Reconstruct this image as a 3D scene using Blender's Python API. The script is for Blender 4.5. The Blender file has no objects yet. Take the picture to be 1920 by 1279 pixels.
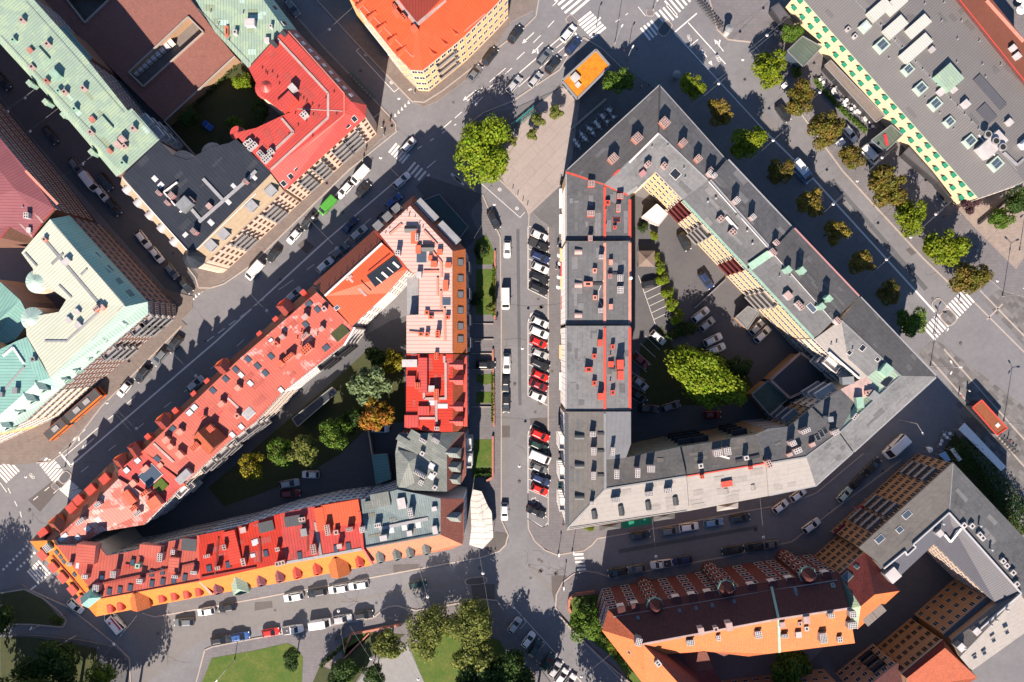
import bpy, bmesh, math, random
from math import radians, sin, cos, pi, atan2, hypot, floor
from mathutils import Vector, Matrix
from mathutils.bvhtree import BVHTree
from mathutils.geometry import tessellate_polygon

random.seed(7)
sc = bpy.context.scene
COL = sc.collection

# ------------------------------------------------------------------ camera, sky, sun
H = 186.6667            # drone height; 8 photo pixels to the metre on the ground
cam = bpy.data.cameras.new("camera")
cam.lens = 28; cam.sensor_width = 36; cam.clip_end = 2000
co = bpy.data.objects.new("camera", cam); COL.objects.link(co)
co.location = (0, 0, H); co.rotation_euler = (0, 0, 0)
sc.camera = co

SUN_EL = radians(38); SUN_AZ = radians(9)      # shadows fall up the picture, 9 degrees to the right
w = bpy.data.worlds.new("World"); sc.world = w; w.use_nodes = True
nt = w.node_tree; nt.nodes.clear()
sky = nt.nodes.new("ShaderNodeTexSky"); sky.sky_type = 'NISHITA'; sky.sun_disc = False
sky.sun_elevation = SUN_EL; sky.sun_rotation = pi + SUN_AZ; sky.air_density = 1.0; sky.dust_density = 0.0; sky.ozone_density = 3.0; sky.altitude = 1500
bg = nt.nodes.new("ShaderNodeBackground"); bg.inputs[1].default_value = 0.076
ow = nt.nodes.new("ShaderNodeOutputWorld")
nt.links.new(sky.outputs[0], bg.inputs[0]); nt.links.new(bg.outputs[0], ow.inputs[0])
sl = bpy.data.lights.new("sun", 'SUN'); sl.energy = 5.0; sl.angle = radians(0.5); sl.color = (1.0, 0.85, 0.715)
so = bpy.data.objects.new("sun", sl); COL.objects.link(so)
d = Vector((sin(SUN_AZ)*cos(SUN_EL), cos(SUN_AZ)*cos(SUN_EL), -sin(SUN_EL)))
so.rotation_euler = (-d).to_track_quat('Z', 'Y').to_euler(); so.location = (0, -100, 120)
sc.view_settings.view_transform = 'Standard'; sc.view_settings.look = 'None'
sc.view_settings.exposure = 1.08; sc.view_settings.gamma = 1
sc.cycles.max_bounces = 6; sc.cycles.diffuse_bounces = 1

# ------------------------------------------------------------------ coordinates
CX, CY, S = 960.0, 639.5, 8.0
def P(px, py, z=0.0):
    k = (H - z) / H
    return Vector(((px - CX) / S * k, (CY - py) / S * k, z))
def tile(c, r):
    y0 = (0, 320, 640, 959)[r]
    return lambda x, y: (c*480 + x/3.996, y0 + y/3.996)

# ------------------------------------------------------------------ materials
MATS = {}
def _new(name):
    m = bpy.data.materials.new(name); m.use_nodes = True
    nt = m.node_tree; nt.nodes.clear()
    out = nt.nodes.new("ShaderNodeOutputMaterial"); b = nt.nodes.new("ShaderNodeBsdfPrincipled")
    nt.links.new(b.outputs[0], out.inputs[0]); MATS[name] = m
    return m, nt, b
def _n(nt, t, **kw):
    n = nt.nodes.new(t)
    for k, v in kw.items():
        if k[0] == '_': setattr(n, k[1:], v)
    return n
def _noise(nt, scale, detail=4, rough=0.6, vec=None):
    n = nt.nodes.new("ShaderNodeTexNoise"); n.inputs['Scale'].default_value = scale
    n.inputs['Detail'].default_value = detail; n.inputs['Roughness'].default_value = rough
    if vec: nt.links.new(vec, n.inputs['Vector'])
    return n.outputs[0]
def _math(nt, op, a, b=None, c=None):
    n = nt.nodes.new("ShaderNodeMath"); n.operation = op
    for i, v in enumerate((a, b, c)):
        if v is None: continue
        if isinstance(v, (int, float)): n.inputs[i].default_value = v
        else: nt.links.new(v, n.inputs[i])
    return n.outputs[0]
def _mapr(nt, v, a, b, c, d):
    n = nt.nodes.new("ShaderNodeMapRange"); nt.links.new(v, n.inputs[0])
    for i, q in enumerate((a, b, c, d)): n.inputs[i+1].default_value = q
    return n.outputs[0]
def _mix(nt, f, a, b, mode='MIX'):
    n = nt.nodes.new("ShaderNodeMix"); n.data_type = 'RGBA'; n.blend_type = mode
    if isinstance(f, (int, float)): n.inputs[0].default_value = f
    else: nt.links.new(f, n.inputs[0])
    for i, v in ((6, a), (7, b)):
        if isinstance(v, tuple): n.inputs[i].default_value = v if len(v) == 4 else v + (1,)
        else: nt.links.new(v, n.inputs[i])
    return n.outputs[2]
def _bump(nt, b, h, strength, dist):
    n = nt.nodes.new("ShaderNodeBump"); n.inputs['Strength'].default_value = strength; n.inputs['Distance'].default_value = dist
    nt.links.new(h, n.inputs['Height']); nt.links.new(n.outputs[0], b.inputs['Normal'])
def _pos(nt):
    g = nt.nodes.new("ShaderNodeNewGeometry"); return g.outputs['Position']
def sc3(c, k): return (min(c[0]*k, 1), min(c[1]*k, 1), min(c[2]*k, 1), 1)

def plain(name, c, rough=0.6, metal=0.0, spec=None, var=0.0, coat=0.0):
    m, nt, b = _new(name)
    b.inputs['Roughness'].default_value = rough; b.inputs['Metallic'].default_value = metal
    if coat: b.inputs['Coat Weight'].default_value = coat; b.inputs['Coat Roughness'].default_value = .06
    if var:
        f = _noise(nt, 1.3, 3, .6, _pos(nt)); f = _mapr(nt, f, .35, .65, 0, 1)
        nt.links.new(_mix(nt, f, sc3(c, 1-var), sc3(c, 1+var)), b.inputs['Base Color'])
    else: b.inputs['Base Color'].default_value = (c[0], c[1], c[2], 1)
    return m
def felt(name, c, var=.36, warm=None):
    """mineral roofing felt laid in 1 m rolls"""
    m, nt, b = _new(name); p = _pos(nt)
    big = _mapr(nt, _noise(nt, .16, 4, .7, p), .3, .7, 0, 1); mid = _mapr(nt, _noise(nt, 1.1, 6, .78, p), .38, .66, 0, 1)
    fine = _mapr(nt, _noise(nt, 9, 2, .7, p), .3, .7, 0, 1)
    c1 = _mix(nt, big, sc3(c, 1-var), sc3(warm or c, 1+var))
    c2 = _mix(nt, _mapr(nt, mid, 0, 1, 0, .62), c1, sc3(c, 1+2.2*var))
    c3 = _mix(nt, _mapr(nt, fine, 0, 1, 0, .4), c2, sc3(c, .55))
    uv = nt.nodes.new("ShaderNodeUVMap"); sp = nt.nodes.new("ShaderNodeSeparateXYZ"); nt.links.new(uv.outputs[0], sp.inputs[0])
    fr = _math(nt, 'FRACT', _math(nt, 'DIVIDE', sp.outputs[1], 1.0)); ln = _math(nt, 'LESS_THAN', fr, .07)
    c4 = _mix(nt, _math(nt, 'MULTIPLY', ln, .35), c3, sc3(c, .45))
    nt.links.new(c4, b.inputs['Base Color']); b.inputs['Roughness'].default_value = .9
    _bump(nt, b, mid, .35, .05)
    return m
def seam(name, c, sp=.62, var=.12, patch=None, rough=.45, metal=0.0, pw=.5):
    """standing-seam sheet metal; seams run up the slope"""
    m, nt, b = _new(name); p = _pos(nt)
    uv = nt.nodes.new("ShaderNodeUVMap"); s = nt.nodes.new("ShaderNodeSeparateXYZ"); nt.links.new(uv.outputs[0], s.inputs[0])
    q = _math(nt, 'DIVIDE', s.outputs[0], sp); fr = _math(nt, 'FRACT', q); ln = _math(nt, 'LESS_THAN', fr, .17)
    cell = _math(nt, 'FLOOR', q); row = _math(nt, 'FLOOR', _math(nt, 'ADD', _math(nt, 'DIVIDE', s.outputs[1], 2.1), _math(nt, 'MULTIPLY', cell, .37)))
    cb = nt.nodes.new("ShaderNodeCombineXYZ"); nt.links.new(cell, cb.inputs[0]); nt.links.new(row, cb.inputs[1])
    wn = nt.nodes.new("ShaderNodeTexWhiteNoise"); nt.links.new(cb.outputs[0], wn.inputs['Vector'])
    big = _mapr(nt, _noise(nt, .25, 5, .7, p), .3, .7, 0, 1)
    mp = nt.nodes.new("ShaderNodeMapping"); nt.links.new(uv.outputs[0], mp.inputs[0]); mp.inputs['Scale'].default_value = (3.2, .35, 1)
    streak = _mapr(nt, _noise(nt, 1.0, 5, .7, mp.outputs[0]), .35, .7, 0, 1)
    base = _mix(nt, big, sc3(c, 1-var), sc3(c, 1+var))
    base = _mix(nt, _math(nt, 'MULTIPLY', wn.outputs[0], .35), base, sc3(c, 1-1.6*var))
    base = _mix(nt, _math(nt, 'MULTIPLY', streak, .4), base, sc3(c, 1-2.2*var))
    if patch:
        pn = _mapr(nt, _noise(nt, .33, 5, .65, p), pw, pw+.06, 0, .8)
        base = _mix(nt, pn, base, sc3(patch, 1))
    base = _mix(nt, _math(nt, 'MULTIPLY', ln, .6), base, sc3(c, .42))
    nt.links.new(base, b.inputs['Base Color']); b.inputs['Roughness'].default_value = rough; b.inputs['Metallic'].default_value = metal
    _bump(nt, b, ln, .6, .04)
    return m
def tiles(name, c, var=.22, sx=.33, sy=.36):
    m, nt, b = _new(name); p = _pos(nt)
    uv = nt.nodes.new("ShaderNodeUVMap"); br = nt.nodes.new("ShaderNodeTexBrick"); nt.links.new(uv.outputs[0], br.inputs[0])
    br.offset = 0; br.inputs['Scale'].default_value = 1; br.inputs['Brick Width'].default_value = sx; br.inputs['Row Height'].default_value = sy
    br.inputs['Mortar Size'].default_value = .03; br.inputs['Color1'].default_value = sc3(c, 1+var); br.inputs['Color2'].default_value = sc3(c, 1-var)
    br.inputs['Mortar'].default_value = sc3(c, .45)
    big = _mapr(nt, _noise(nt, .5, 5, .75, p), .3, .7, 0, 1)
    nt.links.new(_mix(nt, _math(nt, 'MULTIPLY', big, .5), br.outputs[0], sc3(c, .62)), b.inputs['Base Color'])
    b.inputs['Roughness'].default_value = .75; _bump(nt, b, br.outputs[1], -.5, .04)
    return m
def plaster(name, c, var=.1, band=0):
    m, nt, b = _new(name); p = _pos(nt)
    big = _mapr(nt, _noise(nt, .4, 5, .7, p), .3, .7, 0, 1)
    base = _mix(nt, big, sc3(c, 1-var), sc3(c, 1+var))
    if band:
        s = nt.nodes.new("ShaderNodeSeparateXYZ"); nt.links.new(p, s.inputs[0])
        ln = _math(nt, 'LESS_THAN', _math(nt, 'FRACT', _math(nt, 'DIVIDE', s.outputs[2], band)), .08)
        base = _mix(nt, _math(nt, 'MULTIPLY', ln, .5), base, sc3(c, 1.35))
    nt.links.new(base, b.inputs['Base Color']); b.inputs['Roughness'].default_value = .85
    return m
def brickw(name, c, var=.25):
    m, nt, b = _new(name); p = _pos(nt)
    uv = nt.nodes.new("ShaderNodeUVMap"); br = nt.nodes.new("ShaderNodeTexBrick"); nt.links.new(uv.outputs[0], br.inputs[0])
    br.inputs['Scale'].default_value = 1; br.inputs['Brick Width'].default_value = .5; br.inputs['Row Height'].default_value = .18
    br.inputs['Mortar Size'].default_value = .015; br.inputs['Color1'].default_value = sc3(c, 1+var); br.inputs['Color2'].default_value = sc3(c, 1-var)
    br.inputs['Mortar'].default_value = sc3(c, 1.1)
    big = _mapr(nt, _noise(nt, .5, 4, .7, p), .3, .7, 0, .5)
    nt.links.new(_mix(nt, big, br.outputs[0], sc3(c, .75)), b.inputs['Base Color']); b.inputs['Roughness'].default_value = .85
    return m
def ground(name, c, c2=None, s1=.07, s2=.9, f=.35, speck=0, slab=None, slabang=0, line=.6):
    m, nt, b = _new(name); p = _pos(nt); c2 = c2 or c
    a = _mapr(nt, _noise(nt, s1, 6, .72, p), .33, .67, 0, 1); e = _mapr(nt, _noise(nt, s2, 6, .8, p), .36, .66, 0, 1)
    g = _mapr(nt, _noise(nt, 14, 2, .6, p), .3, .7, 0, 1)
    base = _mix(nt, a, sc3(c, 1), sc3(c2, 1)); base = _mix(nt, _math(nt, 'MULTIPLY', e, f), base, sc3(c, .6)); base = _mix(nt, _math(nt, 'MULTIPLY', g, .25), base, sc3(c, 1.4))
    if speck:
        v = nt.nodes.new("ShaderNodeTexVoronoi"); v.inputs['Scale'].default_value = .35; nt.links.new(p, v.inputs['Vector'])
        base = _mix(nt, _mapr(nt, v.outputs[0], .04, .09, speck, 0), base, sc3(c, .35))
    if slab:
        mp = nt.nodes.new("ShaderNodeMapping"); nt.links.new(p, mp.inputs[0]); mp.inputs['Rotation'].default_value = (0, 0, slabang)
        br = nt.nodes.new("ShaderNodeTexBrick"); nt.links.new(mp.outputs[0], br.inputs[0]); br.inputs['Scale'].default_value = 1
        br.inputs['Brick Width'].default_value = slab[0]; br.inputs['Row Height'].default_value = slab[1]; br.inputs['Mortar Size'].default_value = slab[2]
        br.inputs['Color1'].default_value = (1, 1, 1, 1); br.inputs['Color2'].default_value = (slab[3],)*3 + (1,); br.inputs['Mortar'].default_value = (line,)*3 + (1,)
        base = _mix(nt, 1.0, base, br.outputs[0], 'MULTIPLY')
    nt.links.new(base, b.inputs['Base Color']); b.inputs['Roughness'].default_value = .92
    _bump(nt, b, e, .2, .03)
    return m
def leaf(name, c, c2, dark=.28):
    m, nt, b = _new(name)
    g = nt.nodes.new("ShaderNodeNewGeometry"); p = g.outputs['Position']
    r = g.outputs['Random Per Island']; oi = nt.nodes.new("ShaderNodeObjectInfo")
    n = _mapr(nt, _noise(nt, .55, 3, .6, p), .38, .62, 0, 1)
    base = _mix(nt, n, sc3(c, 1), sc3(c2, 1)); base = _mix(nt, _math(nt, 'MULTIPLY', r, .7), base, sc3(c, dark))
    nt.links.new(base, b.inputs['Base Color']); b.inputs['Roughness'].default_value = .6
    b.inputs['Specular IOR Level'].default_value = .25
    tr = nt.nodes.new("ShaderNodeBsdfTranslucent"); nt.links.new(base, tr.inputs[0]); mx = nt.nodes.new("ShaderNodeMixShader"); mx.inputs[0].default_value = .3
    out = [q for q in nt.nodes if q.type == 'OUTPUT_MATERIAL'][0]
    nt.links.new(b.outputs[0], mx.inputs[1]); nt.links.new(tr.outputs[0], mx.inputs[2]); nt.links.new(mx.outputs[0], out.inputs[0])
    return m

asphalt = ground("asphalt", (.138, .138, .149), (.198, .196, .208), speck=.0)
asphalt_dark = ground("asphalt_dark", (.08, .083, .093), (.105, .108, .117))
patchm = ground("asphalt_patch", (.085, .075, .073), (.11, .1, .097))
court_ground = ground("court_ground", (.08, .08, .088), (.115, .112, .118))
pave = ground("paving", (.14, .133, .142), (.185, .175, .184), slab=(.7, .7, .02, .9))
pave_lt = ground("square_paving", (.27, .22, .19), (.33, .27, .235), s1=.2, slab=(.5, .35, .02, .85))
pave_tan = ground("paving_tan", (.165, .137, .125), (.225, .185, .165), s1=.2, slab=(.5, .35, .02, .85))
plaza = ground("plaza_slabs", (.29, .25, .235), (.34, .295, .275), s1=.05, slab=(6.5, 2.6, .045, .93), slabang=radians(-46), line=.7)
plaza_grey = ground("plaza_grey", (.15, .145, .147), (.20, .192, .19), slab=(1.6, .9, .02, .55), slabang=radians(45))
boulev = ground("boulevard_walk", (.115, .115, .122), (.15, .148, .155), slab=(2.2, 2.2, .02, .9), slabang=radians(-48))
brickpave = ground("brick_paving", (.25, .105, .085), (.29, .125, .10), s1=.12, slab=(.4, .2, .02, .8))
kerbm = ground("kerb_stone", (.32, .275, .245), (.40, .345, .31))
paint = ground("road_paint", (.62, .59, .56), (.75, .72, .69), s2=1.6, f=.28)
grassm = ground("lawn", (.04, .10, .006), (.15, .145, .03), s1=.3, s2=2.5, f=.75)
grassd = ground("soil_shaded_lawn", (.035, .05, .015), (.07, .065, .025), s1=.3, s2=2, f=.6)  # planting soil, and lawns whose shade is put into the colour
gravel = ground("gravel_path", (.22, .22, .22), (.27, .265, .26))
sedum_o = ground("sedum_orange", (.50, .13, .006), (.60, .29, .008), s1=.7, s2=2.6, f=.55)
sedum_r = ground("sedum_rust", (.20, .055, .026), (.27, .09, .03), s1=.5, s2=2.6, f=.5)
woodm = ground("weathered_boards", (.19, .165, .15), (.26, .23, .21), slab=(3, .28, .03, .8), slabang=radians(49))
stepm = ground("stone_steps", (.25, .2, .18), (.3, .25, .22), slab=(9, .42, .06, .85), slabang=radians(-48))

red = seam("red_sheet", (.50, .068, .055), var=.16); redorange = seam("orange_red_sheet", (.68, .085, .025)); redhot = seam("scarlet_sheet", (.52, .035, .014), var=.16)
salmon = seam("salmon_sheet", (.48, .105, .072), var=.16); salmonp = seam("salmon_patched_sheet", (.48, .105, .072), patch=(.50, .33, .31), pw=.56)
pink = seam("pale_pink_sheet", (.60, .40, .35), sp=.8, var=.06); pinkred = seam("pink_red_sheet", (.48, .13, .095), patch=(.55, .36, .32), pw=.5)
mauve = seam("mauve_sheet", (.25, .088, .098)); darkred = seam("dark_red_sheet", (.26, .045, .03))
mint = seam("mint_copper", (.29, .395, .31), sp=.6, patch=(.34, .44, .30), pw=.52); cream = seam("pale_copper", (.50, .53, .43), sp=.65, var=.06)
teal = seam("teal_copper", (.22, .42, .37), sp=.65); aqua = seam("aqua_copper", (.40, .54, .47), sp=.65, var=.08)
rustc = seam("rust_brown_sheet", (.24, .065, .035)); verdig = seam("grey_green_metal", (.20, .22, .20), sp=.5, var=.3)
verdig2 = seam("slate_green_metal", (.18, .235, .24), sp=.5, var=.3)
blacks = seam("black_sheet", (.030, .036, .048), sp=.75, var=.2); greys = seam("grey_sheet", (.175, .168, .165), sp=.55, var=.06)
dgrey = seam("dark_grey_sheet", (.10, .10, .115), sp=.5, var=.08)
plum = seam("plum_sheet", (.07, .045, .06), sp=.5)
feltg = felt("grey_felt", (.080, .083, .090))
feltk = felt("charcoal_felt", (.072, .072, .076), .3); feltm = felt("mid_grey_felt", (.105, .108, .114), .3); feltl = felt("light_grey_felt", (.135, .14, .148), warm=(.15, .15, .15))
feltd = felt("dark_grey_felt", (.078, .08, .084), warm=(.09, .084, .075)); feltp = felt("pale_grey_felt", (.30, .28, .262), .12)  # pale on sunlit slopes, dark on north slopes: light put into felt colour
feltb = felt("brown_grey_felt", (.125, .117, .11), .22)
tile_or = tiles("orange_tiles", (.60, .165, .045), .12); tile_oy = tiles("yellow_orange_tiles", (.72, .185, .014), .14)
tile_br = tiles("brown_tiles", (.20, .065, .045)); tile_dk = tiles("dark_maroon_tiles", (.085, .017, .016), .35); tile_dr = tiles("deep_red_tiles", (.17, .026, .02), .3)
tile_sal = tiles("salmon_tiles", (.60, .19, .10), .12); tile_rr = tiles("rust_tiles", (.36, .08, .03), .2)
w_yel = plaster("yellow_render", (.62, .42, .19)); w_cream = plaster("cream_render", (.68, .52, .38)); w_white = plaster("white_render", (.80, .78, .76))
w_tan = plaster("tan_render", (.40, .26, .16)); w_och = plaster("ochre_render", (.36, .215, .115)); w_pinkc = plaster("pink_cream_render", (.66, .51, .40), band=3.6)
w_brick = brickw("brown_brick", (.17, .085, .062)); w_brickr = brickw("red_brick", (.135, .042, .040)); w_bricko = brickw("orange_brick", (.34, .14, .07))
w_cry = plaster("light_orange_render", (.72, .44, .20), band=3.7); w_grn = plaster("pale_green_render", (.4, .46, .34)); w_mk = plaster("market_cream_render", (.76, .58, .36), .05)
trim = plain("gutter_zinc", (.22, .22, .23), .5); trimw = plain("white_trim", (.62, .58, .56), .5); trimr = plain("red_trim", (.55, .06, .04), .5)
trimd = plain("dark_trim", (.05, .05, .055), .5); trimm = plain("mint_trim", (.34, .46, .36), .5); trimo = plain("orange_trim", (.6, .16, .05), .6)
glass = plain("window_glass", (.02, .026, .034), .12); glassb = plain("skylight_glass", (.06, .085, .12), .1); glassw = plain("bright_skylight_glass", (.50, .53, .56), .25)
whitem = plain("white_metal", (.72, .70, .68), .45, var=.05); darkm = plain("dark_metal", (.035, .035, .04), .5); greym = plain("grey_metal", (.28, .28, .29), .45, var=.1)
holem = plain("flue_dark", (.012, .012, .012), .9); brickc = brickw("chimney_brick", (.38, .15, .11)); pinkc = plaster("chimney_pink_render", (.38, .27, .25), .22)
whitec = plaster("chimney_white_render", (.42, .40, .40), .2); redc = plain("chimney_red_sheet", (.50, .07, .045), .5, var=.12); oranc = plain("chimney_orange_sheet", (.62, .12, .06), .5, var=.1)
greyc = plain("chimney_grey_sheet", (.20, .21, .22), .5, var=.1); mintc = plain("copper_sheet", (.25, .40, .31), .5, var=.1); blackc = plain("chimney_black_sheet", (.05, .055, .06), .5, var=.1)
salc = plain("chimney_salmon_sheet", (.60, .24, .18), .5, var=.1); mauvec = plain("chimney_mauve_sheet", (.4, .2, .2), .5)
greenfab = plain("green_fabric", (.0, .17, .10), .8, var=.08); whitefab = plain("white_fabric", (.78, .74, .68), .8, var=.04); redfab = plain("red_fabric", (.45, .03, .04), .8, var=.1)
beigefab = plain("beige_fabric", (.72, .47, .22), .8); brownwood = plain("brown_wood", (.16, .07, .035), .7, var=.2); greyfab = plain("taupe_fabric", (.17, .13, .11), .8, var=.06)
bluem = plain("blue_plastic", (.02, .10, .40), .5, var=.1); rubber = plain("tyre_rubber", (.02, .02, .02), .8); tealm = plain("teal_plastic", (.01, .22, .22), .5)
barkm = plain("bark", (.09, .06, .045), .9, var=.3); orangem = plain("orange_paint", (.85, .16, .01), .4); yellowm = plain("yellow_paint", (.8, .5, .02), .5)
headm = plain("headlight_glass", (.7, .72, .72), .15); tailm = plain("tail_light_red", (.4, .01, .01), .3); skin = plain("skin", (.5, .28, .2), .6)
wires = plain("wire_grey", (.22, .22, .23), .6)

# ------------------------------------------------------------------ mesh building
class MB:
    def __init__(s): s.v = []; s.f = []; s.m = []; s.mats = []
    def mi(s, mat):
        if mat not in s.mats: s.mats.append(mat)
        return s.mats.index(mat)
    def face(s, pts, mat):
        b = len(s.v); s.v += [Vector(p) for p in pts]; s.f.append(tuple(range(b, b+len(pts)))); s.m.append(s.mi(mat))
    def hexa(s, bot, top, mat, topmat=None, cap0=True):
        """bot/top: matching rings, counter-clockwise seen from above"""
        n = len(bot)
        for i in range(n):
            j = (i+1) % n; s.face([bot[i], bot[j], top[j], top[i]], mat)
        s.face(list(top), topmat or mat)
        if cap0: s.face(list(reversed(bot)), mat)
    def box(s, c, sz, mat, rz=0, topmat=None):
        x, y, z = sz[0]/2, sz[1]/2, sz[2]/2; R = Matrix.Rotation(rz, 3, 'Z'); c = Vector(c)
        q = [R @ Vector(p) for p in ((-x, -y, 0), (x, -y, 0), (x, y, 0), (-x, y, 0))]
        s.hexa([c+p-Vector((0, 0, z)) for p in q], [c+p+Vector((0, 0, z)) for p in q], mat, topmat)
    def cyl(s, c, r, h, mat, n=12, r2=None, topmat=None):
        c = Vector(c); r2 = r if r2 is None else r2
        a = [Vector((cos(2*pi*i/n), sin(2*pi*i/n), 0)) for i in range(n)]
        s.hexa([c+p*r for p in a], [c+p*max(r2, .004)+Vector((0, 0, h)) for p in a], mat, topmat)
    def tube(s, p0, p1, r, mat, n=6, r2=None):
        p0 = Vector(p0); p1 = Vector(p1); dz = (p1-p0)
        if dz.length < 1e-4: return
        q = dz.to_track_quat('Z', 'Y').to_matrix(); r2 = r if r2 is None else r2
        a = [q @ Vector((cos(2*pi*i/n), sin(2*pi*i/n), 0)) for i in range(n)]
        s.hexa([p0+p*r for p in a], [p1+p*r2 for p in a], mat)
    def prism(s, pts, z0, z1, mat, topmat=None):
        ar = sum(pts[i][0]*pts[(i+1) % len(pts)][1]-pts[(i+1) % len(pts)][0]*pts[i][1] for i in range(len(pts)))
        if ar < 0: pts = list(reversed(pts))
        s.hexa([Vector((p[0], p[1], z0)) for p in pts], [Vector((p[0], p[1], z1)) for p in pts], mat, topmat, cap0=False)
    def mesh(s, name, origin=None, smooth=False, weld=False):
        me = bpy.data.meshes.new(name)
        o = Vector(origin) if origin is not None else Vector((0, 0, 0))
        me.from_pydata([tuple(v-o) for v in s.v], [], s.f)
        for m in s.mats: me.materials.append(m)
        me.polygons.foreach_set("material_index", s.m)
        if weld:
            bm = bmesh.new(); bm.from_mesh(me); bmesh.ops.remove_doubles(bm, verts=bm.verts, dist=.002); bm.to_mesh(me); bm.free()
        if smooth: me.polygons.foreach_set("use_smooth", [True]*len(me.polygons))
        uv = me.uv_layers.new(name="UVMap").data
        for p in me.polygons:
            n = p.normal; h = hdir(n, [me.vertices[i].co for i in p.vertices]); t = n.cross(h)
            for li in p.loop_indices:
                c = me.vertices[me.loops[li].vertex_index].co + o
                uv[li].uv = (c.dot(h), c.dot(t))
        me.update(); return me
def hdir(n, vs):
    if abs(n.z) > .997 or n.length < .5:
        best = max(((vs[i]-vs[i-1]) for i in range(len(vs))), key=lambda e: e.length)
        best = Vector((best.x, best.y, 0))
        return best.normalized() if best.length > 1e-6 else Vector((1, 0, 0))
    return Vector((-n.y, n.x, 0)).normalized()
def link(name, data, parent=None, loc=(0, 0, 0), rz=0, mtx=None):
    o = bpy.data.objects.new(name, data); COL.objects.link(o)
    if parent is not None: o.parent = parent
    if mtx is not None: o.matrix_basis = mtx
    else: o.location = loc; o.rotation_euler = (0, 0, rz)
    return o
def tag(o, label, cat, group=None, kind=None):
    if label: o["label"] = label
    if cat: o["category"] = cat
    if group: o["group"] = group
    if kind: o["kind"] = kind
    return o
def struct(name, me): return tag(link(name, me), None, None, None, 'structure')
def thing(name, label, cat, loc, rz=0, group=None): return tag(link(name, None, None, loc, rz), label, cat, group)
ORD = "first second third fourth fifth sixth seventh eighth ninth tenth eleventh twelfth thirteenth fourteenth fifteenth sixteenth seventeenth eighteenth nineteenth twentieth twenty-first twenty-second twenty-third twenty-fourth twenty-fifth twenty-sixth twenty-seventh twenty-eighth twenty-ninth thirtieth".split()
CACHE = {}
def cached(key, fn):
    if key not in CACHE: CACHE[key] = fn()
    return CACHE[key]

# ------------------------------------------------------------------ buildings
def window_mesh(w_, h_, fr, gl):
    def f():
        b = MB(); t = .09
        for c, s_ in (((0, 0, h_/2-t/2), (w_, .1, t)), ((0, 0, -h_/2+t/2), (w_, .16, t)), ((-w_/2+t/2, 0, 0), (t, .1, h_-2*t)), ((w_/2-t/2, 0, 0), (t, .1, h_-2*t)), ((0, 0, 0), (t*.8, .08, h_-2*t))):
            b.box(c, s_, fr)
        b.box((0, -.01, 0), (w_-.1, .05, h_-.1), gl)
        return b.mesh("window")
    return cached(("win", w_, h_, fr.name, gl.name), f)
def balcony_mesh(w_, d_, m):
    def f():
        b = MB(); b.box((0, d_/2, .06), (w_, d_, .12), m)
        n = max(3, int(w_/.5))
        for x in (-w_/2+.04, w_/2-.04):
            b.box((x, d_/2, 1.08), (.06, d_, .05), m); b.box((x, d_/2, .6), (.03, d_, .75), m)
        b.box((0, d_-.04, 1.08), (w_, .06, .05), m); b.box((0, d_-.03, .6), (w_, .03, .75), m)
        return b.mesh("balcony")
    return cached(("bal", w_, d_, m.name), f)
def awning_mesh(w_, d_, m):
    def f():
        b = MB(); n = 6; r = []
        for i in range(n+1):
            a = pi/2*i/n; r.append((d_*sin(a), d_*(cos(a))))
        for i in range(n):
            y0, z0 = r[i]; y1, z1 = r[i+1]
            b.face([(-w_/2, y1, z1), (w_/2, y1, z1), (w_/2, y0, z0), (-w_/2, y0, z0)], m)
        for x in (-w_/2, w_/2): b.face([(x, 0, 0)] + [(x, y, z) for y, z in (r if x < 0 else r[::-1])], m)
        b.box((0, d_*.5, -.04), (w_*.98, d_*.96, .05), m)
        return b.mesh("awning")
    return cached(("awn", w_, d_, m.name), f)
def chim_mesh(w_, d_, h_, m, nx, ny, top):
    def f():
        b = MB(); b.box((0, 0, h_/2-.5), (w_, d_, h_+1), m, 0, top)
        if w_ < 2.5 and d_ < 2.7: b.box((0, 0, h_+.05), (w_+.1, d_+.1, .12), top)
        for i in range(nx):
            for j in range(ny):
                cx = (i+.5)/nx*w_-w_/2; cy = (j+.5)/ny*d_-d_/2
                if w_/nx < 1.0: b.box((cx, cy, h_+.13), (w_/nx*.5, d_/ny*.5, .05), holem)
        return b.mesh("chimney")
    return cached(("ch", w_, d_, h_, m.name, nx, ny, top.name), f)
def sky_mesh(w_, d_, gl, fr):
    def f():
        b = MB(); t = .1
        b.box((0, 0, .06), (w_, d_, .16), fr); b.box((0, 0, .15), (w_-2*t, d_-2*t, .05), gl)
        return b.mesh("skylight")
    return cached(("sk", w_, d_, gl.name, fr.name), f)
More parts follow.
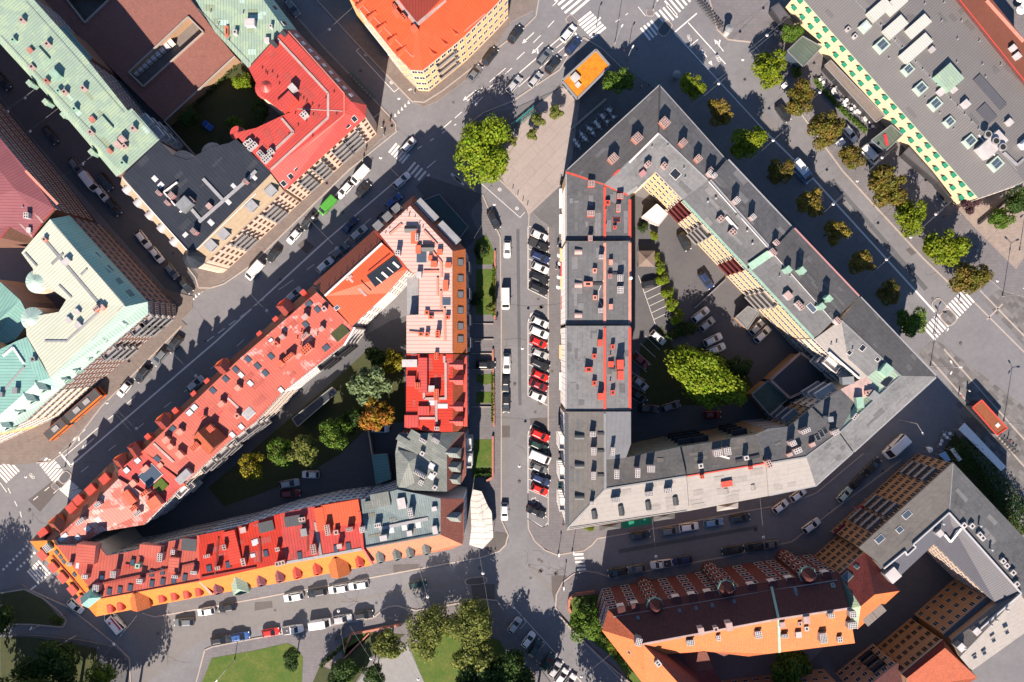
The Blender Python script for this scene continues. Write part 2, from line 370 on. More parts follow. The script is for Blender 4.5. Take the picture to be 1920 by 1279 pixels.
def dormer_mesh(w_, d_, h_, wall, roof, kind):
    def f():
        b = MB(); x = w_/2; y0 = -d_*.5; y1 = d_*.5
        if kind == 'flat':
            b.hexa([(-x, y0, -2), (x, y0, -2), (x, y1, -2), (-x, y1, -2)], [(-x, y0, h_), (x, y0, h_), (x, y1, h_*.82), (-x, y1, h_*.82)], wall, roof)
            b.box((0, y1+.03, h_*.35), (w_*.7, .06, h_*.6), glass)
            b.hexa([(-x-.1, y0, h_), (x+.1, y0, h_), (x+.1, y1+.15, h_*.8), (-x-.1, y1+.15, h_*.8)], [(-x-.1, y0, h_+.1), (x+.1, y0, h_+.1), (x+.1, y1+.15, h_*.8+.1), (-x-.1, y1+.15, h_*.8+.1)], roof)
        elif kind == 'round':
            n = 8; fr = [(x*cos(pi*i/n), h_*.45+h_*.55*sin(pi*i/n)) for i in range(n+1)]
            for i in range(n):
                a, c = fr[i], fr[i+1]
                b.face([(a[0], y1, a[1]), (a[0], y0, a[1]), (c[0], y0, c[1]), (c[0], y1, c[1])], roof)
            b.face([(x, y1, -2)] + [(a[0], y1, a[1]) for a in fr] + [(-x, y1, -2)], wall)
            b.face([(x, y0, -2), (x, y0, h_*.45), (x, y1, h_*.45), (x, y1, -2)], wall); b.face([(-x, y0, -2), (-x, y1, -2), (-x, y1, h_*.45), (-x, y0, h_*.45)], wall)
            b.box((0, y1+.02, h_*.3), (w_*.6, .05, h_*.6), glass)
        else:
            hr = h_+w_*.45; o = .12
            b.hexa([(-x, y0, -2), (x, y0, -2), (x, y1, -2), (-x, y1, -2)], [(-x, y0, h_), (x, y0, h_), (x, y1, h_), (-x, y1, h_)], wall)
            b.face([(-x, y1, h_), (x, y1, h_), (0, y1, hr)], wall)
            hip = y1-.5*w_ if kind == 'hip' else y1
            b.face([(-x-o, y1+o, h_-.06), (-x-o, y0-1.2, h_-.06), (0, y0-1.2, hr), (0, hip+o, hr)][::-1], roof)
            b.face([(x+o, y1+o, h_-.06), (x+o, y0-1.2, h_-.06), (0, y0-1.2, hr), (0, hip+o, hr)], roof)
            if kind == 'hip': b.face([(-x-o, y1+o, h_-.06), (x+o, y1+o, h_-.06), (0, hip+o, hr)], roof)
            b.box((0, y1+.03, h_*.45), (w_*.55, .06, h_*.7), glass)
        return b.mesh("dormer")
    return cached(("do", w_, d_, h_, wall.name, roof.name, kind), f)

WINLIM = 100
class Bld:
    def __init__(s, name, label, cat, c, wall, group=None, inset=.16):
        s.o = P(c[0], c[1], 0); s.root = thing(name, label, cat, s.o, 0, group)
        s.wallm = wall; s.inset = inset; s.roofs = []; s.wall = MB(); s.wins = 0; s.rest = MB(); s.restn = []
        s.edges = []; s.tri = []; s.tinfo = []; s.verts = []
    def roof(s, faces, base=0, fas=trim, th=.28, wall=True, wallm=None, name="roof"):
        b = MB()
        bm = bmesh.new(); vm = {}; mats = []
        def gv(p):
            k = (round(p[0], 1), round(p[1], 1), round(p[2], 2))
            if k not in vm: vm[k] = bm.verts.new(P(*p))
            return vm[k]
        for mat, pts in faces:
            vs = [gv(p) for p in pts]; f = bm.faces.new(vs); f.normal_update()
            if f.normal.z < 0: f.normal_flip()
            if mat not in mats: mats.append(mat)
            f.material_index = mats.index(mat)
        bm.normal_update()
        for f in bm.faces:
            h = hdir(f.normal, [v.co for v in f.verts])
            tess = tessellate_polygon([[v.co for v in f.verts]]); vs = [v.co.copy() for v in f.verts]
            for t in tess:
                b0 = len(s.verts); s.verts += [vs[i] for i in t]; s.tri.append((b0, b0+1, b0+2)); s.tinfo.append((f.normal.copy(), h, mats[f.material_index]))
            b.face([v.co.copy() for v in f.verts], mats[f.material_index])
        # boundary
        out = {}; bedges = [e for e in bm.edges if len(e.link_faces) == 1]
        vn = {}
        for e in bedges:
            f = e.link_faces[0]; lp = [l for l in f.loops if l.edge == e][0]
            a, c = lp.vert, lp.link_loop_next.vert
            dd = c.co-a.co; n = Vector((dd.y, -dd.x, 0))      # outward (ccw face)
            if n.length < 1e-6: continue
            n.normalize(); out[e] = (a, c, n)
            vn.setdefault(a, []).append(n); vn.setdefault(c, []).append(n)
        def off(v):
            ns = vn[v]
            if len(ns) == 2:
                m = ns[0]+ns[1]
                if m.length > .5: return -m * (1/max(.35, (1+ns[0].dot(ns[1])))) * s.inset
            return -ns[0]*s.inset
        for e, (a, c, n) in out.items():
            ca, cc = a.co.copy(), c.co.copy(); dz = Vector((0, 0, th)); s.edges.append((ca, cc))
            b.face([ca-dz, cc-dz, cc, ca], fas)
            if wall:
                oa, oc = ca+off(a), cc+off(c)
                (s.wall).face([Vector((oa.x, oa.y, base)), Vector((oc.x, oc.y, base)), oc-Vector((0, 0, .1)), oa-Vector((0, 0, .1))], wallm or s.wallm)
                b.face([ca-dz, Vector((oa.x, oa.y, ca.z-th)), Vector((oc.x, oc.y, cc.z-th)), cc-dz], fas)
        bm.free()
        o = link(name, b.mesh(name, s.o), s.root); s.roofs.append(o); s.bvh = None
        return o
    def hit(s, px, py, h=0):
        if s.bvh is None: s.bvh = BVHTree.FromPolygons(s.verts, s.tri)
        g = P(px, py, 0); org = Vector((0, 0, H-h)); dr = (g-Vector((0, 0, H))).normalized()
        loc, n, i, _ = s.bvh.ray_cast(org, dr)
        if loc is None:
            loc, n, i, _ = s.bvh.find_nearest(P(px, py, 16)); loc = Vector((P(px, py, loc.z+h).x, P(px, py, loc.z+h).y, loc.z))
        return loc, s.tinfo[i][0], s.tinfo[i][1]
    def part(s, name, me, loc, rz=0, mtx=None, sub=True):
        par = s.roofs[0] if (sub and s.roofs) else s.root
        if mtx is not None:
            m = Matrix.Translation(Vector(loc)-s.o) @ mtx; return link(name, me, par, mtx=m)
        return link(name, me, par, Vector(loc)-s.o, rz)
    def chim(s, items, mat=brickc, top=None, h=1.3):
        """items: (px,py,w,d[,nx,ny[,h]])"""
        for it in items:
            px, py, w_, d_ = it[:4]; nx, ny = (it[4], it[5]) if len(it) > 5 else (max(1, round(w_/.5)), max(1, round(d_/.5)))
            hh = it[6] if len(it) > 6 else h
            if nx*ny > 1: w_, d_ = w_*.82, d_*.82
            loc, n, hd = s.hit(px, py, hh)
            s.part("chimney", chim_mesh(w_, d_, hh, mat, nx, ny, top or mat), loc, atan2(hd.y, hd.x))
    def sky(s, items, w_=1.1, d_=1.4, gl=glassb, fr=darkm):
        for it in items:
            px, py = it[:2]; ww, dd = (it[2], it[3]) if len(it) > 3 else (w_, d_)
            loc, n, hd = s.hit(px, py, .1)
            t = n.cross(hd); m = Matrix((hd, t, n)).transposed().to_4x4()
            s.part("skylight", sky_mesh(ww, dd, gl, fr), loc, mtx=m)
    def dorm(s, items, w_=1.6, d_=1.8, h_=1.5, wall=whitem, roof=red, kind='gable', turn=0):
        for it in items:
            loc, n, hd = s.hit(it[0], it[1], h_*.6)
            v = Vector((n.x, n.y, 0))
            if v.length < .05: v = Vector((hd.y, -hd.x, 0))
            s.part("dormer", dormer_mesh(w_, d_, h_, wall, roof, kind), loc, atan2(v.y, v.x)-pi/2+turn)
    def lantern(s, items, fr, gl=glassb, h=.9):
        for px, py, w_, d_ in items:
            loc, n, hd = s.hit(px, py, h); b = MB(); x, y = w_/2, d_/2
            b.hexa([Vector(p) for p in ((-x, -y, -.3), (x, -y, -.3), (x, y, -.3), (-x, y, -.3))], [Vector(p) for p in ((-x*.9, -y*.9, h), (x*.9, -y*.9, h), (x*.9, y*.9, h), (-x*.9, y*.9, h))], fr)
            b.box((0, 0, h+.03), (w_*.62, d_*.62, .08), gl); b.box((0, 0, h+.06), (.06, d_*.6, .08), fr); s.part("skylight", b.mesh("skylight"), loc, atan2(hd.y, hd.x))
    def vents(s, items, r=.16, h=.7, mat=greym):
        me = cached(("vent", r, h, mat.name), lambda: vent_mesh(r, h, mat))
        for it in items:
            loc, n, hd = s.hit(it[0], it[1], h); s.part("vent", me, loc)
    def strip(s, name, pts, w_=.35, h=.12, mat=whitem, lift=.12, sub=True):
        """flat-topped rail, cap or walkway following the roof through photo points"""
        b = MB(); q = [s.hit(x, y, lift)[0]+Vector((0, 0, lift)) for x, y in pts]
        for a, c in zip(q, q[1:]):
            dd = c-a; L = dd.length
            if L < .05: continue
            nn = Vector((-dd.y, dd.x, 0)).normalized()*w_/2; up = Vector((0, 0, h))
            b.hexa([a-nn-up, c-nn-up, c+nn-up, a+nn-up], [a-nn, c-nn, c+nn, a+nn], mat)
        s.part(name, b.mesh(name, s.o), s.o)
    def facade(s, p0, p1, z, rows, cols, w_=1.2, h_=1.6, fr=trimw, gl=glass, z0=0, skip=(), off=None, lowskip=0, away=False):
        A, B = P(p0[0], p0[1], z), P(p1[0], p1[1], z); best = None
        for e0, e1 in s.edges:          # lay the windows exactly on the nearest wall line
            ed = Vector((e1.x-e0.x, e1.y-e0.y, 0)); le = ed.length
            if le < 1.5: continue
            ed.normalize(); fa = Vector((A.x-e0.x, A.y-e0.y, 0)); fb = Vector((B.x-e0.x, B.y-e0.y, 0)); da = (fa-ed*fa.dot(ed)).length; db = (fb-ed*fb.dot(ed)).length
            m_ = ((fa+fb)/2).dot(ed); sc_ = da+db+max(0, -m_, m_-le)*.5
            if best is None or sc_ < best[0]: best = (sc_, e0, ed, fa.dot(ed), fb.dot(ed), da+db)
        if best and best[5] < 3.5:
            _, e0, ed, ta, tb, _ = best; A = Vector((e0.x+ed.x*ta, e0.y+ed.y*ta, z)); B = Vector((e0.x+ed.x*tb, e0.y+ed.y*tb, z))
        u = (B-A); u.z = 0; L = u.length; u.normalize(); n = Vector((u.y, -u.x, 0))
        mid = (A+B)/2
        if (n.dot(-Vector((mid.x, mid.y, 0))) < 0) != away: n = -n
        oo = s.inset-.03 if off is None else off
        me = window_mesh(w_, h_, fr, gl); ang = atan2(n.y, n.x)-pi/2; sh = (z-z0)/rows
        fac = dict(A=A, u=u, L=L, n=n, ang=ang, z=z, z0=z0, sh=sh, rows=rows, cols=cols, s=s)
        for i in range(lowskip, rows):
            for j in range(cols):
                if (i, j) in skip: continue
                p = A+u*(L*(j+.5)/cols)-n*oo; p.z = z0+(i+.52)*sh
                if s.wins < WINLIM: s.part("window", me, p, ang, sub=False); s.wins += 1
                else: s.restn.append((me, p, ang))
        return fac
    def ext(s, p0, p1, z, rows, cols): return s.facade(p0, p1, z, rows, cols, 1.2, 1.7, away=True)
    def balc(s, f, ts, rows=None, w_=3.2, d_=1.3, mat=greym):
        for t in ts:
            for i in (rows or range(1, f['rows'])):
                p = f['A']+f['u']*(f['L']*t)-f['n']*(s.inset); p.z = f['z0']+i*f['sh']+.12
                s.part("balcony", balcony_mesh(w_, d_, mat), p, f['ang'], sub=False)
    def awn(s, f, mat=greenfab, w_=1.3, d_=.8, rows=None, dz=.75):
        for i in (rows if rows is not None else range(f['rows'])):
            for j in range(f['cols']):
                p = f['A']+f['u']*(f['L']*(j+.5)/f['cols'])-f['n']*(s.inset-.05); p.z = f['z0']+(i+.52)*f['sh']+dz-d_*.6
                s.part("awning", awning_mesh(w_, d_, mat), p, f['ang'], sub=False)
    def band(s, f, zs, mat=trimw, hh=.25, dd=.18):
        b = MB()
        for z in zs:
            c = f['A']+f['u']*f['L']/2-f['n']*(s.inset-dd/2+.002); c.z = z
            b.box(c, (f['L']-.1, dd, hh), mat, f['ang'])
        s.part("cornice", b.mesh("cornice", s.o), s.o, sub=False)
    def patches(s, n, mats, seed=1, smin=1.0, smax=3.5):
        rnd = random.Random(seed); A = []
        for t in s.tri: p = [s.verts[i] for i in t]; A.append((p[1]-p[0]).cross(p[2]-p[0]).length)
        by = {}
        for k in range(n):
            i = rnd.choices(range(len(s.tri)), A)[0]; p = [s.verts[j] for j in s.tri[i]]; u, v = rnd.random(), rnd.random()
            if u+v > 1: u, v = 1-u, 1-v
            c = p[0]+(p[1]-p[0])*u+(p[2]-p[0])*v; nn, hd, fm = s.tinfo[i]
            if nn.z < .5: continue
            t_ = nn.cross(hd); w_, h_ = rnd.uniform(smin, smax), rnd.uniform(.5, smin*1.4); q = [c+hd*w_/2*sx+t_*h_/2*sy for sx, sy in ((-1, -1), (1, -1), (1, 1), (-1, 1))]
            ok = True
            for e in q:
                l, _, _, _ = s.bvh.ray_cast(e+Vector((0, 0, 5)), Vector((0, 0, -1)))
                if l is None or abs(l.z-e.z) > .03: ok = False
            if not ok: continue
            off = nn*(.012+.002*k); f = [e+off for e in q]; m = rnd.choice(PV.get(fm.name, [None]))
            if m is None: continue
            by.setdefault(m.name, MB()).face(f if (f[1]-f[0]).cross(f[2]-f[0]).z > 0 else f[::-1], m)
            s.part("roof_patch", by.pop(m.name).mesh("roof_patch", s.o), s.o)
    def done(s):
        if s.wall.f: link("wall", s.wall.mesh("wall", s.o), s.root)
        if s.restn:
            b = MB()
            for me, p, ang in s.restn:
                M = Matrix.Translation(p) @ Matrix.Rotation(ang, 4, 'Z')
                mv = [M @ v.co for v in me.vertices]
                for pl in me.polygons: b.face([mv[i] for i in pl.vertices], me.materials[pl.material_index])
            o = link("window", b.mesh("window", s.o), s.root); o["kind"] = "stuff"
def vent_mesh(r, h, mat):
    b = MB(); b.cyl((0, 0, -.4), r*.7, h+.3, mat, 8); b.cyl((0, 0, h-.1), r, .08, mat, 8); b.cyl((0, 0, h-.02), r, .12, mat, 8, r*.3); return b.mesh("vent")

# ------------------------------------------------------------------ ground sheets
def sheet(name, pts, z, mat, st=True):
    q = [P(x, y, z) for x, y in pts]; b = MB()
    ar = sum(q[i].x*q[(i+1) % len(q)].y-q[(i+1) % len(q)].x*q[i].y for i in range(len(q)))
    b.face(q if ar > 0 else q[::-1], mat); me = b.mesh(name)
    return struct(name, me) if st else link(name, me)
SLN = [0]
def slab(name, pts, h, mat, side=None):
    SLN[0] += 1; h += SLN[0]*.0015
    b = MB(); b.prism([P(x, y, h) for x, y in pts], -.05, h, side or kerbm, mat); return struct(name, b.mesh(name))
def line_mb(b, pts, w_, z, mat, dash=None, h=0):
    q = [P(x, y, z) for x, y in pts]
    for a, c in zip(q, q[1:]):
        dd = c-a; L = dd.length; dd.normalize(); nn = Vector((-dd.y, dd.x, 0))*w_/2
        segs = [(0, L)] if not dash else [(t, min(t+dash[0], L)) for t in [i*(dash[0]+dash[1]) for i in range(int(L/(dash[0]+dash[1]))+1)] if t < L]
        for t0, t1 in segs:
            p0 = a+dd*t0; p1 = a+dd*t1
            if h: b.hexa([p0-nn-Vector((0, 0, h)), p1-nn-Vector((0, 0, h)), p1+nn-Vector((0, 0, h)), p0+nn-Vector((0, 0, h))], [p0-nn, p1-nn, p1+nn, p0+nn], mat, cap0=False)
            else: b.face([p0-nn, p1-nn, p1+nn, p0+nn], mat)
def kerb(pts, w_=.3, z=.17, mat=None):
    b = MB(); line_mb(b, pts, w_, z, mat or kerbm, h=.16); struct("kerb", b.mesh("kerb"))
# ------------------------------------------------------------------ ground
b = MB(); b.face([(-420, -320, 0), (420, -320, 0), (420, 320, 0), (-420, 320, 0)], asphalt); struct("ground", b.mesh("ground"))
Z1, Z2, Z3 = .004, .008, .012
t01, t11, t21, t31 = tile(0, 0), tile(1, 0), tile(2, 0), tile(3, 0)
t02, t12, t22, t32 = tile(0, 1), tile(1, 1), tile(2, 1), tile(3, 1)
t03, t13, t23, t33 = tile(0, 2), tile(1, 2), tile(2, 2), tile(3, 2)
t04, t14, t24, t34 = tile(0, 3), tile(1, 3), tile(2, 3), tile(3, 3)

# courtyards and gardens
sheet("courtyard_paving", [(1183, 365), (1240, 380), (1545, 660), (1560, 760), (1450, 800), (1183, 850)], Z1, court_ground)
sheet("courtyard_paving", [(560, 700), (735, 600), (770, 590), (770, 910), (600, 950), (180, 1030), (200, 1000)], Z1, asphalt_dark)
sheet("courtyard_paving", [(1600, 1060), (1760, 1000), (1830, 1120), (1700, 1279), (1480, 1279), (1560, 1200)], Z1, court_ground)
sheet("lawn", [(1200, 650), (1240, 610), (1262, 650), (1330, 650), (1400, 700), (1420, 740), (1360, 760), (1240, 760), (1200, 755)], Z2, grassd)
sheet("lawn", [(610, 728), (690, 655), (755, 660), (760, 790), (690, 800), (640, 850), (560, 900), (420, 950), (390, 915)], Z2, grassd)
sheet("garden", [(305, 232), (445, 112), (500, 170), (490, 260), (430, 300), (370, 290)], .20, grassd)
# lawns of the front gardens
for q in ([(893, 505), (926, 505), (926, 590), (893, 590)], [(893, 450), (912, 440), (926, 470), (926, 496), (893, 496)], [(889, 824), (922, 824), (922, 890), (885, 897)], [(893, 702), (924, 702), (924, 718), (910, 722), (893, 716)], [(893, 735), (922, 735), (922, 756), (893, 756)]):
    sheet("lawn", q, .152, grassm)
sheet("lawn", [t04(1585, 1100), t04(1918, 1040), (539, 1206), (554, 1213), (568, 1232), (566, 1290), t04(1510, 1290)], .162, grassm)
sheet("lawn", [(0, 1110), (40, 1105), (78, 1120), (118, 1165), (112, 1175), (0, 1170)], .162, grassd)  # lawn darkened: the park trees' shade put into its colour
sheet("lawn", [(0, 1195), (60, 1195), (180, 1215), (190, 1290), (0, 1290)], .162, grassd)  # same dark tone, tree shade carried by the lawn colour
sheet("lawn", [(768, 1212), (850, 1180), (935, 1200), (990, 1290), (800, 1290), (783, 1250)], .168, grassm)
sheet("lawn", [(640, 1198), (700, 1180), (692, 1195), (645, 1235)], .168, grassm)
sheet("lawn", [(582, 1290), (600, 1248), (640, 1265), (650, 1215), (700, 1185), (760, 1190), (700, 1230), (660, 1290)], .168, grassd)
sheet("lawn", [(1065, 1120), (1120, 1115), (1200, 1240), (1230, 1290), (1190, 1290), (1150, 1235), (1070, 1170)], .168, grassm)
sheet("lawn", [(1760, 860), (1790, 810), (1900, 960), (1925, 1000), (1900, 1010)], .162, grassd)

# pavements (raised) with kerb stones
slab("pavement", [(885, 400), (880, 355), (905, 365), (925, 415), (938, 440), (938, 975), (952, 1003), (936, 1034), (905, 1045), (780, 1068), (640, 1093), (480, 1123), (290, 1157), (266, 1150), (245, 1130), (600, 1020), (840, 980), (850, 700), (850, 480)], .12, pave)
kerb([(905, 365), (925, 415), (938, 445), (940, 600), (940, 975), (953, 1003), (948, 1022), (936, 1034), (905, 1045), (480, 1123), (290, 1157), (266, 1150)])
slab("pavement", [(1062, 400), (1028, 425), (1028, 985), (1016, 990), (992, 974), (992, 1006), (1010, 1022), (1045, 1041), (1074, 1036), (1095, 1033), (1120, 1010), (1245, 988), (1380, 962), (1530, 925), (1620, 850), (1640, 832), (1560, 800), (1100, 940)], .12, pave)
kerb([(1028, 425), (1028, 985)]); kerb([(990, 974), (991, 992), (1002, 1014), (1022, 1032), (1045, 1041), (1074, 1036), (1095, 1033), (1110, 1022), (1120, 1010), (1132, 1008), (1245, 988), (1380, 962), (1480, 944), (1530, 925), (1620, 850)])
slab("pavement", [(1120, 1074), (1145, 1083), (1357, 1045), (1440, 1026), (1485, 1016), (1560, 959), (1690, 862), (1760, 900), (1600, 1080), (1200, 1180), (1270, 1290), (1190, 1290), (1080, 1190), (1048, 1152), (1041, 1115), (1055, 1092), (1082, 1075)], .12, pave)
kerb([(1162, 1084), (1145, 1083), (1120, 1074), (1098, 1071), (1075, 1077), (1055, 1092), (1043, 1115), (1042, 1140), (1060, 1168), (1080, 1190), (1130, 1240), (1180, 1290)])
kerb([(1145, 1083), (1357, 1045), (1440, 1026), (1485, 1016), (1560, 959), (1690, 862)])
# brick wall edge round the corner garden
# bottom pavements and park paths
slab("pavement", [(372, 1290), (385, 1219), (398, 1213), (480, 1197), (700, 1159), (717, 1144), (742, 1136), (780, 1145), (815, 1139), (905, 1124), (940, 1140), (965, 1190), (1040, 1290), (700, 1300)], .12, pave)
kerb([(365, 1290), (384, 1219), (398, 1213), (480, 1197), (700, 1159), (717, 1144), (728, 1138), (744, 1136), (762, 1141), (780, 1145), (815, 1139), (905, 1124), (932, 1126), (945, 1145)])
slab("path", [(660, 1290), (700, 1245), (725, 1215), (765, 1212), (800, 1290)], .15, gravel, gravel)
slab("steps", [(600, 1245), (640, 1205), (642, 1230), (642, 1262)], .16, stepm)
slab("pavement", [(0, 1105), (40, 1095), (55, 1106), (100, 1140), (124, 1165), (110, 1180), (0, 1172)], .12, pave); kerb([(0, 1112), (46, 1105), (80, 1122), (112, 1148), (124, 1165), (118, 1176), (60, 1171), (0, 1170)])
kerb([(55, 1106), (130, 1140), (215, 1208), (242, 1235), (245, 1290)])
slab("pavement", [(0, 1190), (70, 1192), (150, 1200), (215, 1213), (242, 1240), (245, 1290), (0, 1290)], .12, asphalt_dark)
# north side of the diagonal street
slab("pavement", [(-10, 868), (-10, 800), (75, 745), (95, 830), (90, 850), (68, 868), (25, 872)], .12, pave_tan)
slab("pavement", [(95, 862), (72, 850), (90, 790), (330, 590), (350, 610), (190, 757), (132, 830)], .12, pave_tan)
kerb([(68, 868), (95, 866), (132, 838), (190, 762), (262, 690), (340, 612)])
slab("pavement", [(-10, 800), (-10, 645), (230, 545), (300, 540), (345, 552), (362, 556), (360, 580), (330, 612), (130, 790), (60, 862), (-10, 872)], .12, pave_tan)
slab("pavement", [(362, 553), (385, 545), (470, 498), (655, 318), (715, 260), (742, 245), (742, 232), (728, 215), (604, 86), (520, -10), (480, -10), (300, 260), (235, 350), (345, 480), (372, 515)], .12, pave_tan)
kerb([(350, 500), (366, 520), (372, 540), (395, 540)]) ; kerb([(395, 540), (420, 532), (470, 498), (560, 410), (655, 318), (745, 245)])
slab("pavement", [(585, -10), (657, 69), (768, 188), (795, 200), (820, 190), (900, 130), (960, 40), (1000, 20), (1010, -10)], .12, pave_tan); kerb([(775, 190), (795, 192), (830, 170), (985, 50), (1005, 30), (1012, -10)]); kerb([(775, 192), (768, 186), (657, 69), (585, -10)]); kerb([(742, 245), (742, 232), (728, 215), (604, 86), (520, -10)])
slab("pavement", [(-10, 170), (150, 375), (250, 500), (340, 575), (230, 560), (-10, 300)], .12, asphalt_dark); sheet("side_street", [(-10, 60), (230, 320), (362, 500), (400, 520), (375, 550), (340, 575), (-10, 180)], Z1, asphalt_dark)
# plaza with trees and kiosk
slab("pavement", [(985, 385), (925, 325), (880, 255), (900, 215), (960, 205), (1065, 160), (1090, 75), (1130, 90), (1165, 120), (1260, 190), (1500, 430), (1720, 670), (1705, 710), (1640, 640), (1235, 190), (1060, 330), (1055, 480), (1040, 480), (1040, 430), (1030, 425), (1010, 410)], .12, boulev)
sheet("plaza", [(930, 318), (960, 230), (1050, 165), (1090, 170), (1072, 300), (1062, 320), (1054, 345), (992, 403), (985, 390), (950, 350)], .150, plaza)
kerb([(880, 255), (925, 325), (985, 385), (992, 403), (991, 428)])
kerb([(870, 240), (905, 212), (960, 190), (1050, 130), (1080, 80), (1095, 70), (1130, 92), (1180, 140)])
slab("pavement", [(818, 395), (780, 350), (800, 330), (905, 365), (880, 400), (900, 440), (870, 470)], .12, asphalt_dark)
# boulevard east side and the square beyond
slab("pavement", [(1330, -10), (1350, 60), (1370, 75), (1410, 78), (1500, 190), (1580, 322), (1732, 485), (1800, 545), (1840, 510), (1880, 545), (1930, 560), (1930, -10)], .12, pave)
kerb([(1328, -10), (1345, 55), (1365, 74), (1410, 79), (1440, 120), (1500, 210), (1580, 320), (1732, 485), (1795, 545)], mat=trimo if False else kerbm)
sheet("plaza", [(1755, 345), (1835, 375), (1930, 300), (1930, 470), (1905, 505), (1830, 430)], .150, pave_lt)
sheet("plaza", [(1775, 700), (1745, 690), (1720, 660), (1745, 640), (1810, 590), (1870, 545), (1930, 520), (1930, 960), (1800, 780)], Z1, plaza_grey)
sheet("tram_road", [(1830, 555), (1850, 570), (1930, 660), (1930, 770), (1760, 640), (1745, 640)], Z2, asphalt)
b = MB()
for a in (((1822, 562), (1930, 670)), ((1838, 545), (1930, 640)), ((1770, 655), (1930, 835)), ((1748, 678), (1925, 880)), ((1850, 600), (1880, 570))): line_mb(b, a, .35, .016, kerbm)
struct("granite_strip", b.mesh("granite_strip"))
sheet("cycle_lane", [(262, 1118), (0, 1395), (-10, 1380), (240, 1108)], Z1, asphalt_dark) if False else None
# patches in the asphalt
for q in ([t03(210, 1190), t03(400, 1040), t03(490, 1060), t03(300, 1279)], [t13(1795, 632), t13(1903, 632), t13(1903, 720), t13(1795, 720)], [t24(295, 480), t24(410, 480), t24(425, 715), t24(330, 720), t24(298, 600)],
          [t14(1025, 400), t14(1225, 395), t14(1225, 440), t14(1035, 470)], [t14(-10, 680), t14(120, 670), t14(125, 720), t14(-10, 745)], [t12(310, 560), t12(365, 510), t12(440, 570), t12(380, 625)],
          [t23(135, 580), t23(270, 575), t23(270, 770), t23(135, 640)], [t14(1610, 545), t14(1790, 545), t14(1790, 660), t14(1625, 670)], [t32(1030, 590), t32(1065, 575), t32(1110, 615), t32(1075, 640)]):
    sheet("asphalt_patch", q, .15 if q[0] == t14(1025, 400) else Z2, patchm)
sheet("asphalt_repair", [(380, 1122), (640, 1093), (640, 1148), (385, 1196), (265, 1290), (250, 1160)], Z1, ground("asphalt_cool", (.15, .143, .142), (.18, .172, .17)))
sheet("pavement_repair", [t14(1790, 150), t14(1890, 165), t14(1890, 230), t14(1800, 320), t14(1715, 285)], .152, patchm)

# ------------------------------------------------------------------ road markings
mk = MB(); ZM = .02
def bars(c0, c1, n, L, ang, w_=.5, z=ZM):
    """zebra: n bars between photo points c0 and c1, each L metres long at image angle ang"""
    for i in range(n):
        t = i/(n-1); x = c0[0]+(c1[0]-c0[0])*t; y = c0[1]+(c1[1]-c0[1])*t
        c = P(x, y, z); u = Vector((cos(radians(ang)), sin(radians(ang)), 0)); nn = Vector((-u.y, u.x, 0))*w_/2
        mk.face([c-u*L/2-nn, c+u*L/2-nn, c+u*L/2+nn, c-u*L/2+nn], paint)
bars(t21(400, -60), t21(500, 60), 5, 6.5, 40, .55); bars(t21(540, 130), t21(650, 245), 7, 4.2, 38, .55)
bars(t21(1000, 255), t21(1075, 200), 4, 3.6, -52, .5); bars(t21(1115, 140), t21(1200, 85), 4, 3.8, -50, .5); bars(t21(1190, 60), t21(1290, -40), 5, 4.4, -50, .5)
bars(t11(1025, 1110), t11(1120, 1190), 6, 2.8, 50, .5); bars(t11(1165, 1250), t11(1270, 1340), 5, 2.8, 50, .5)
bars(t12(1490, 50), t12(1530, 80), 3, 2.4, -45, .5)
bars(t03(340, 890), t03(440, 1020), 8, 3.6, 48, .45); bars(t03(490, 1080), t03(570, 1150), 7, 3.4, 45, .45); bars(t03(10, 1010), t03(100, 930), 6, 4.0, -48, .45)
bars(t04(250, 495), t04(330, 420), 6, 4.2, -48, .45)
bars(t24(500, 322), t24(520, 435), 5, 2.2, 3, .5)
bars(t32(1380, 1060), t32(1500, 940), 7, 4.0, -48, .5); bars(t32(1210, 1220), t32(1310, 1120), 6, 4.0, -48, .5)
def L(pts, w_=.15, dash=None, z=ZM): line_mb(mk, pts, w_, z, paint, dash)
L([(132, 874), (405, 640), (612, 450)], .38); L([(612, 450), (765, 320)], .28)
L([t12(0, 1000), t12(220, 860), t12(660, 540), t12(930, 295)], .14, (2.2, 4)); L([t03(400, 1140), t03(1380, 380), t03(1918, -90)], .14, (2.2, 6))
L([t02(1550, 1279), t02(1918, 1010)], .22, (2, 1.2))
L([t03(480, 865), t03(745, 640)], .16); L([t03(810, 585), t03(885, 525)], .16); L([t03(950, 470), t03(1015, 410)], .16); L([t03(420, 800), t03(535, 940)], .45)
L([t04(20, 440), t04(220, 240)], .55, (.55, .55)); L([t04(125, 440), t04(270, 300)], .55, (.55, .55))
L([t03(250, 1190), t03(480, 1000)], .16, (1.4, 2)); L([t03(60, 1100), t03(150, 1279)], .16, (1.4, 2)); L([t04(150, 0), t04(210, 240)], .16, (1.4, 2)); L([t03(0, 1060), t03(50, 1130)], .16)
L([t04(225, 590), t04(270, 555)], .4)
L([t21(5, 590), t21(370, 275)], .22); L([t21(50, 650), t21(390, 355)], .16); L([t21(470, 245), t21(555, 335)], .4); L([t21(330, 360), t21(380, 320)], .16)
L([t21(35, 445), t21(95, 390)], .16); L([t21(270, 205), t21(315, 155)], .16); L([t21(160, 320), t21(215, 265)], .16); L([t21(305, 45), t21(345, 5)], .16)
L([t11(1490, 885), t11(1918, 510)], .16, (2.2, 3)); L([t11(1390, 970), t11(1465, 905)], .2); L([t11(1280, 1260), t11(1345, 1205)], .2); L([t11(1210, 1115), t11(1500, 930)], .2, (1.2, 2.2)); L([t11(1580, 760), t11(1918, 470)], .16, (5, 2))
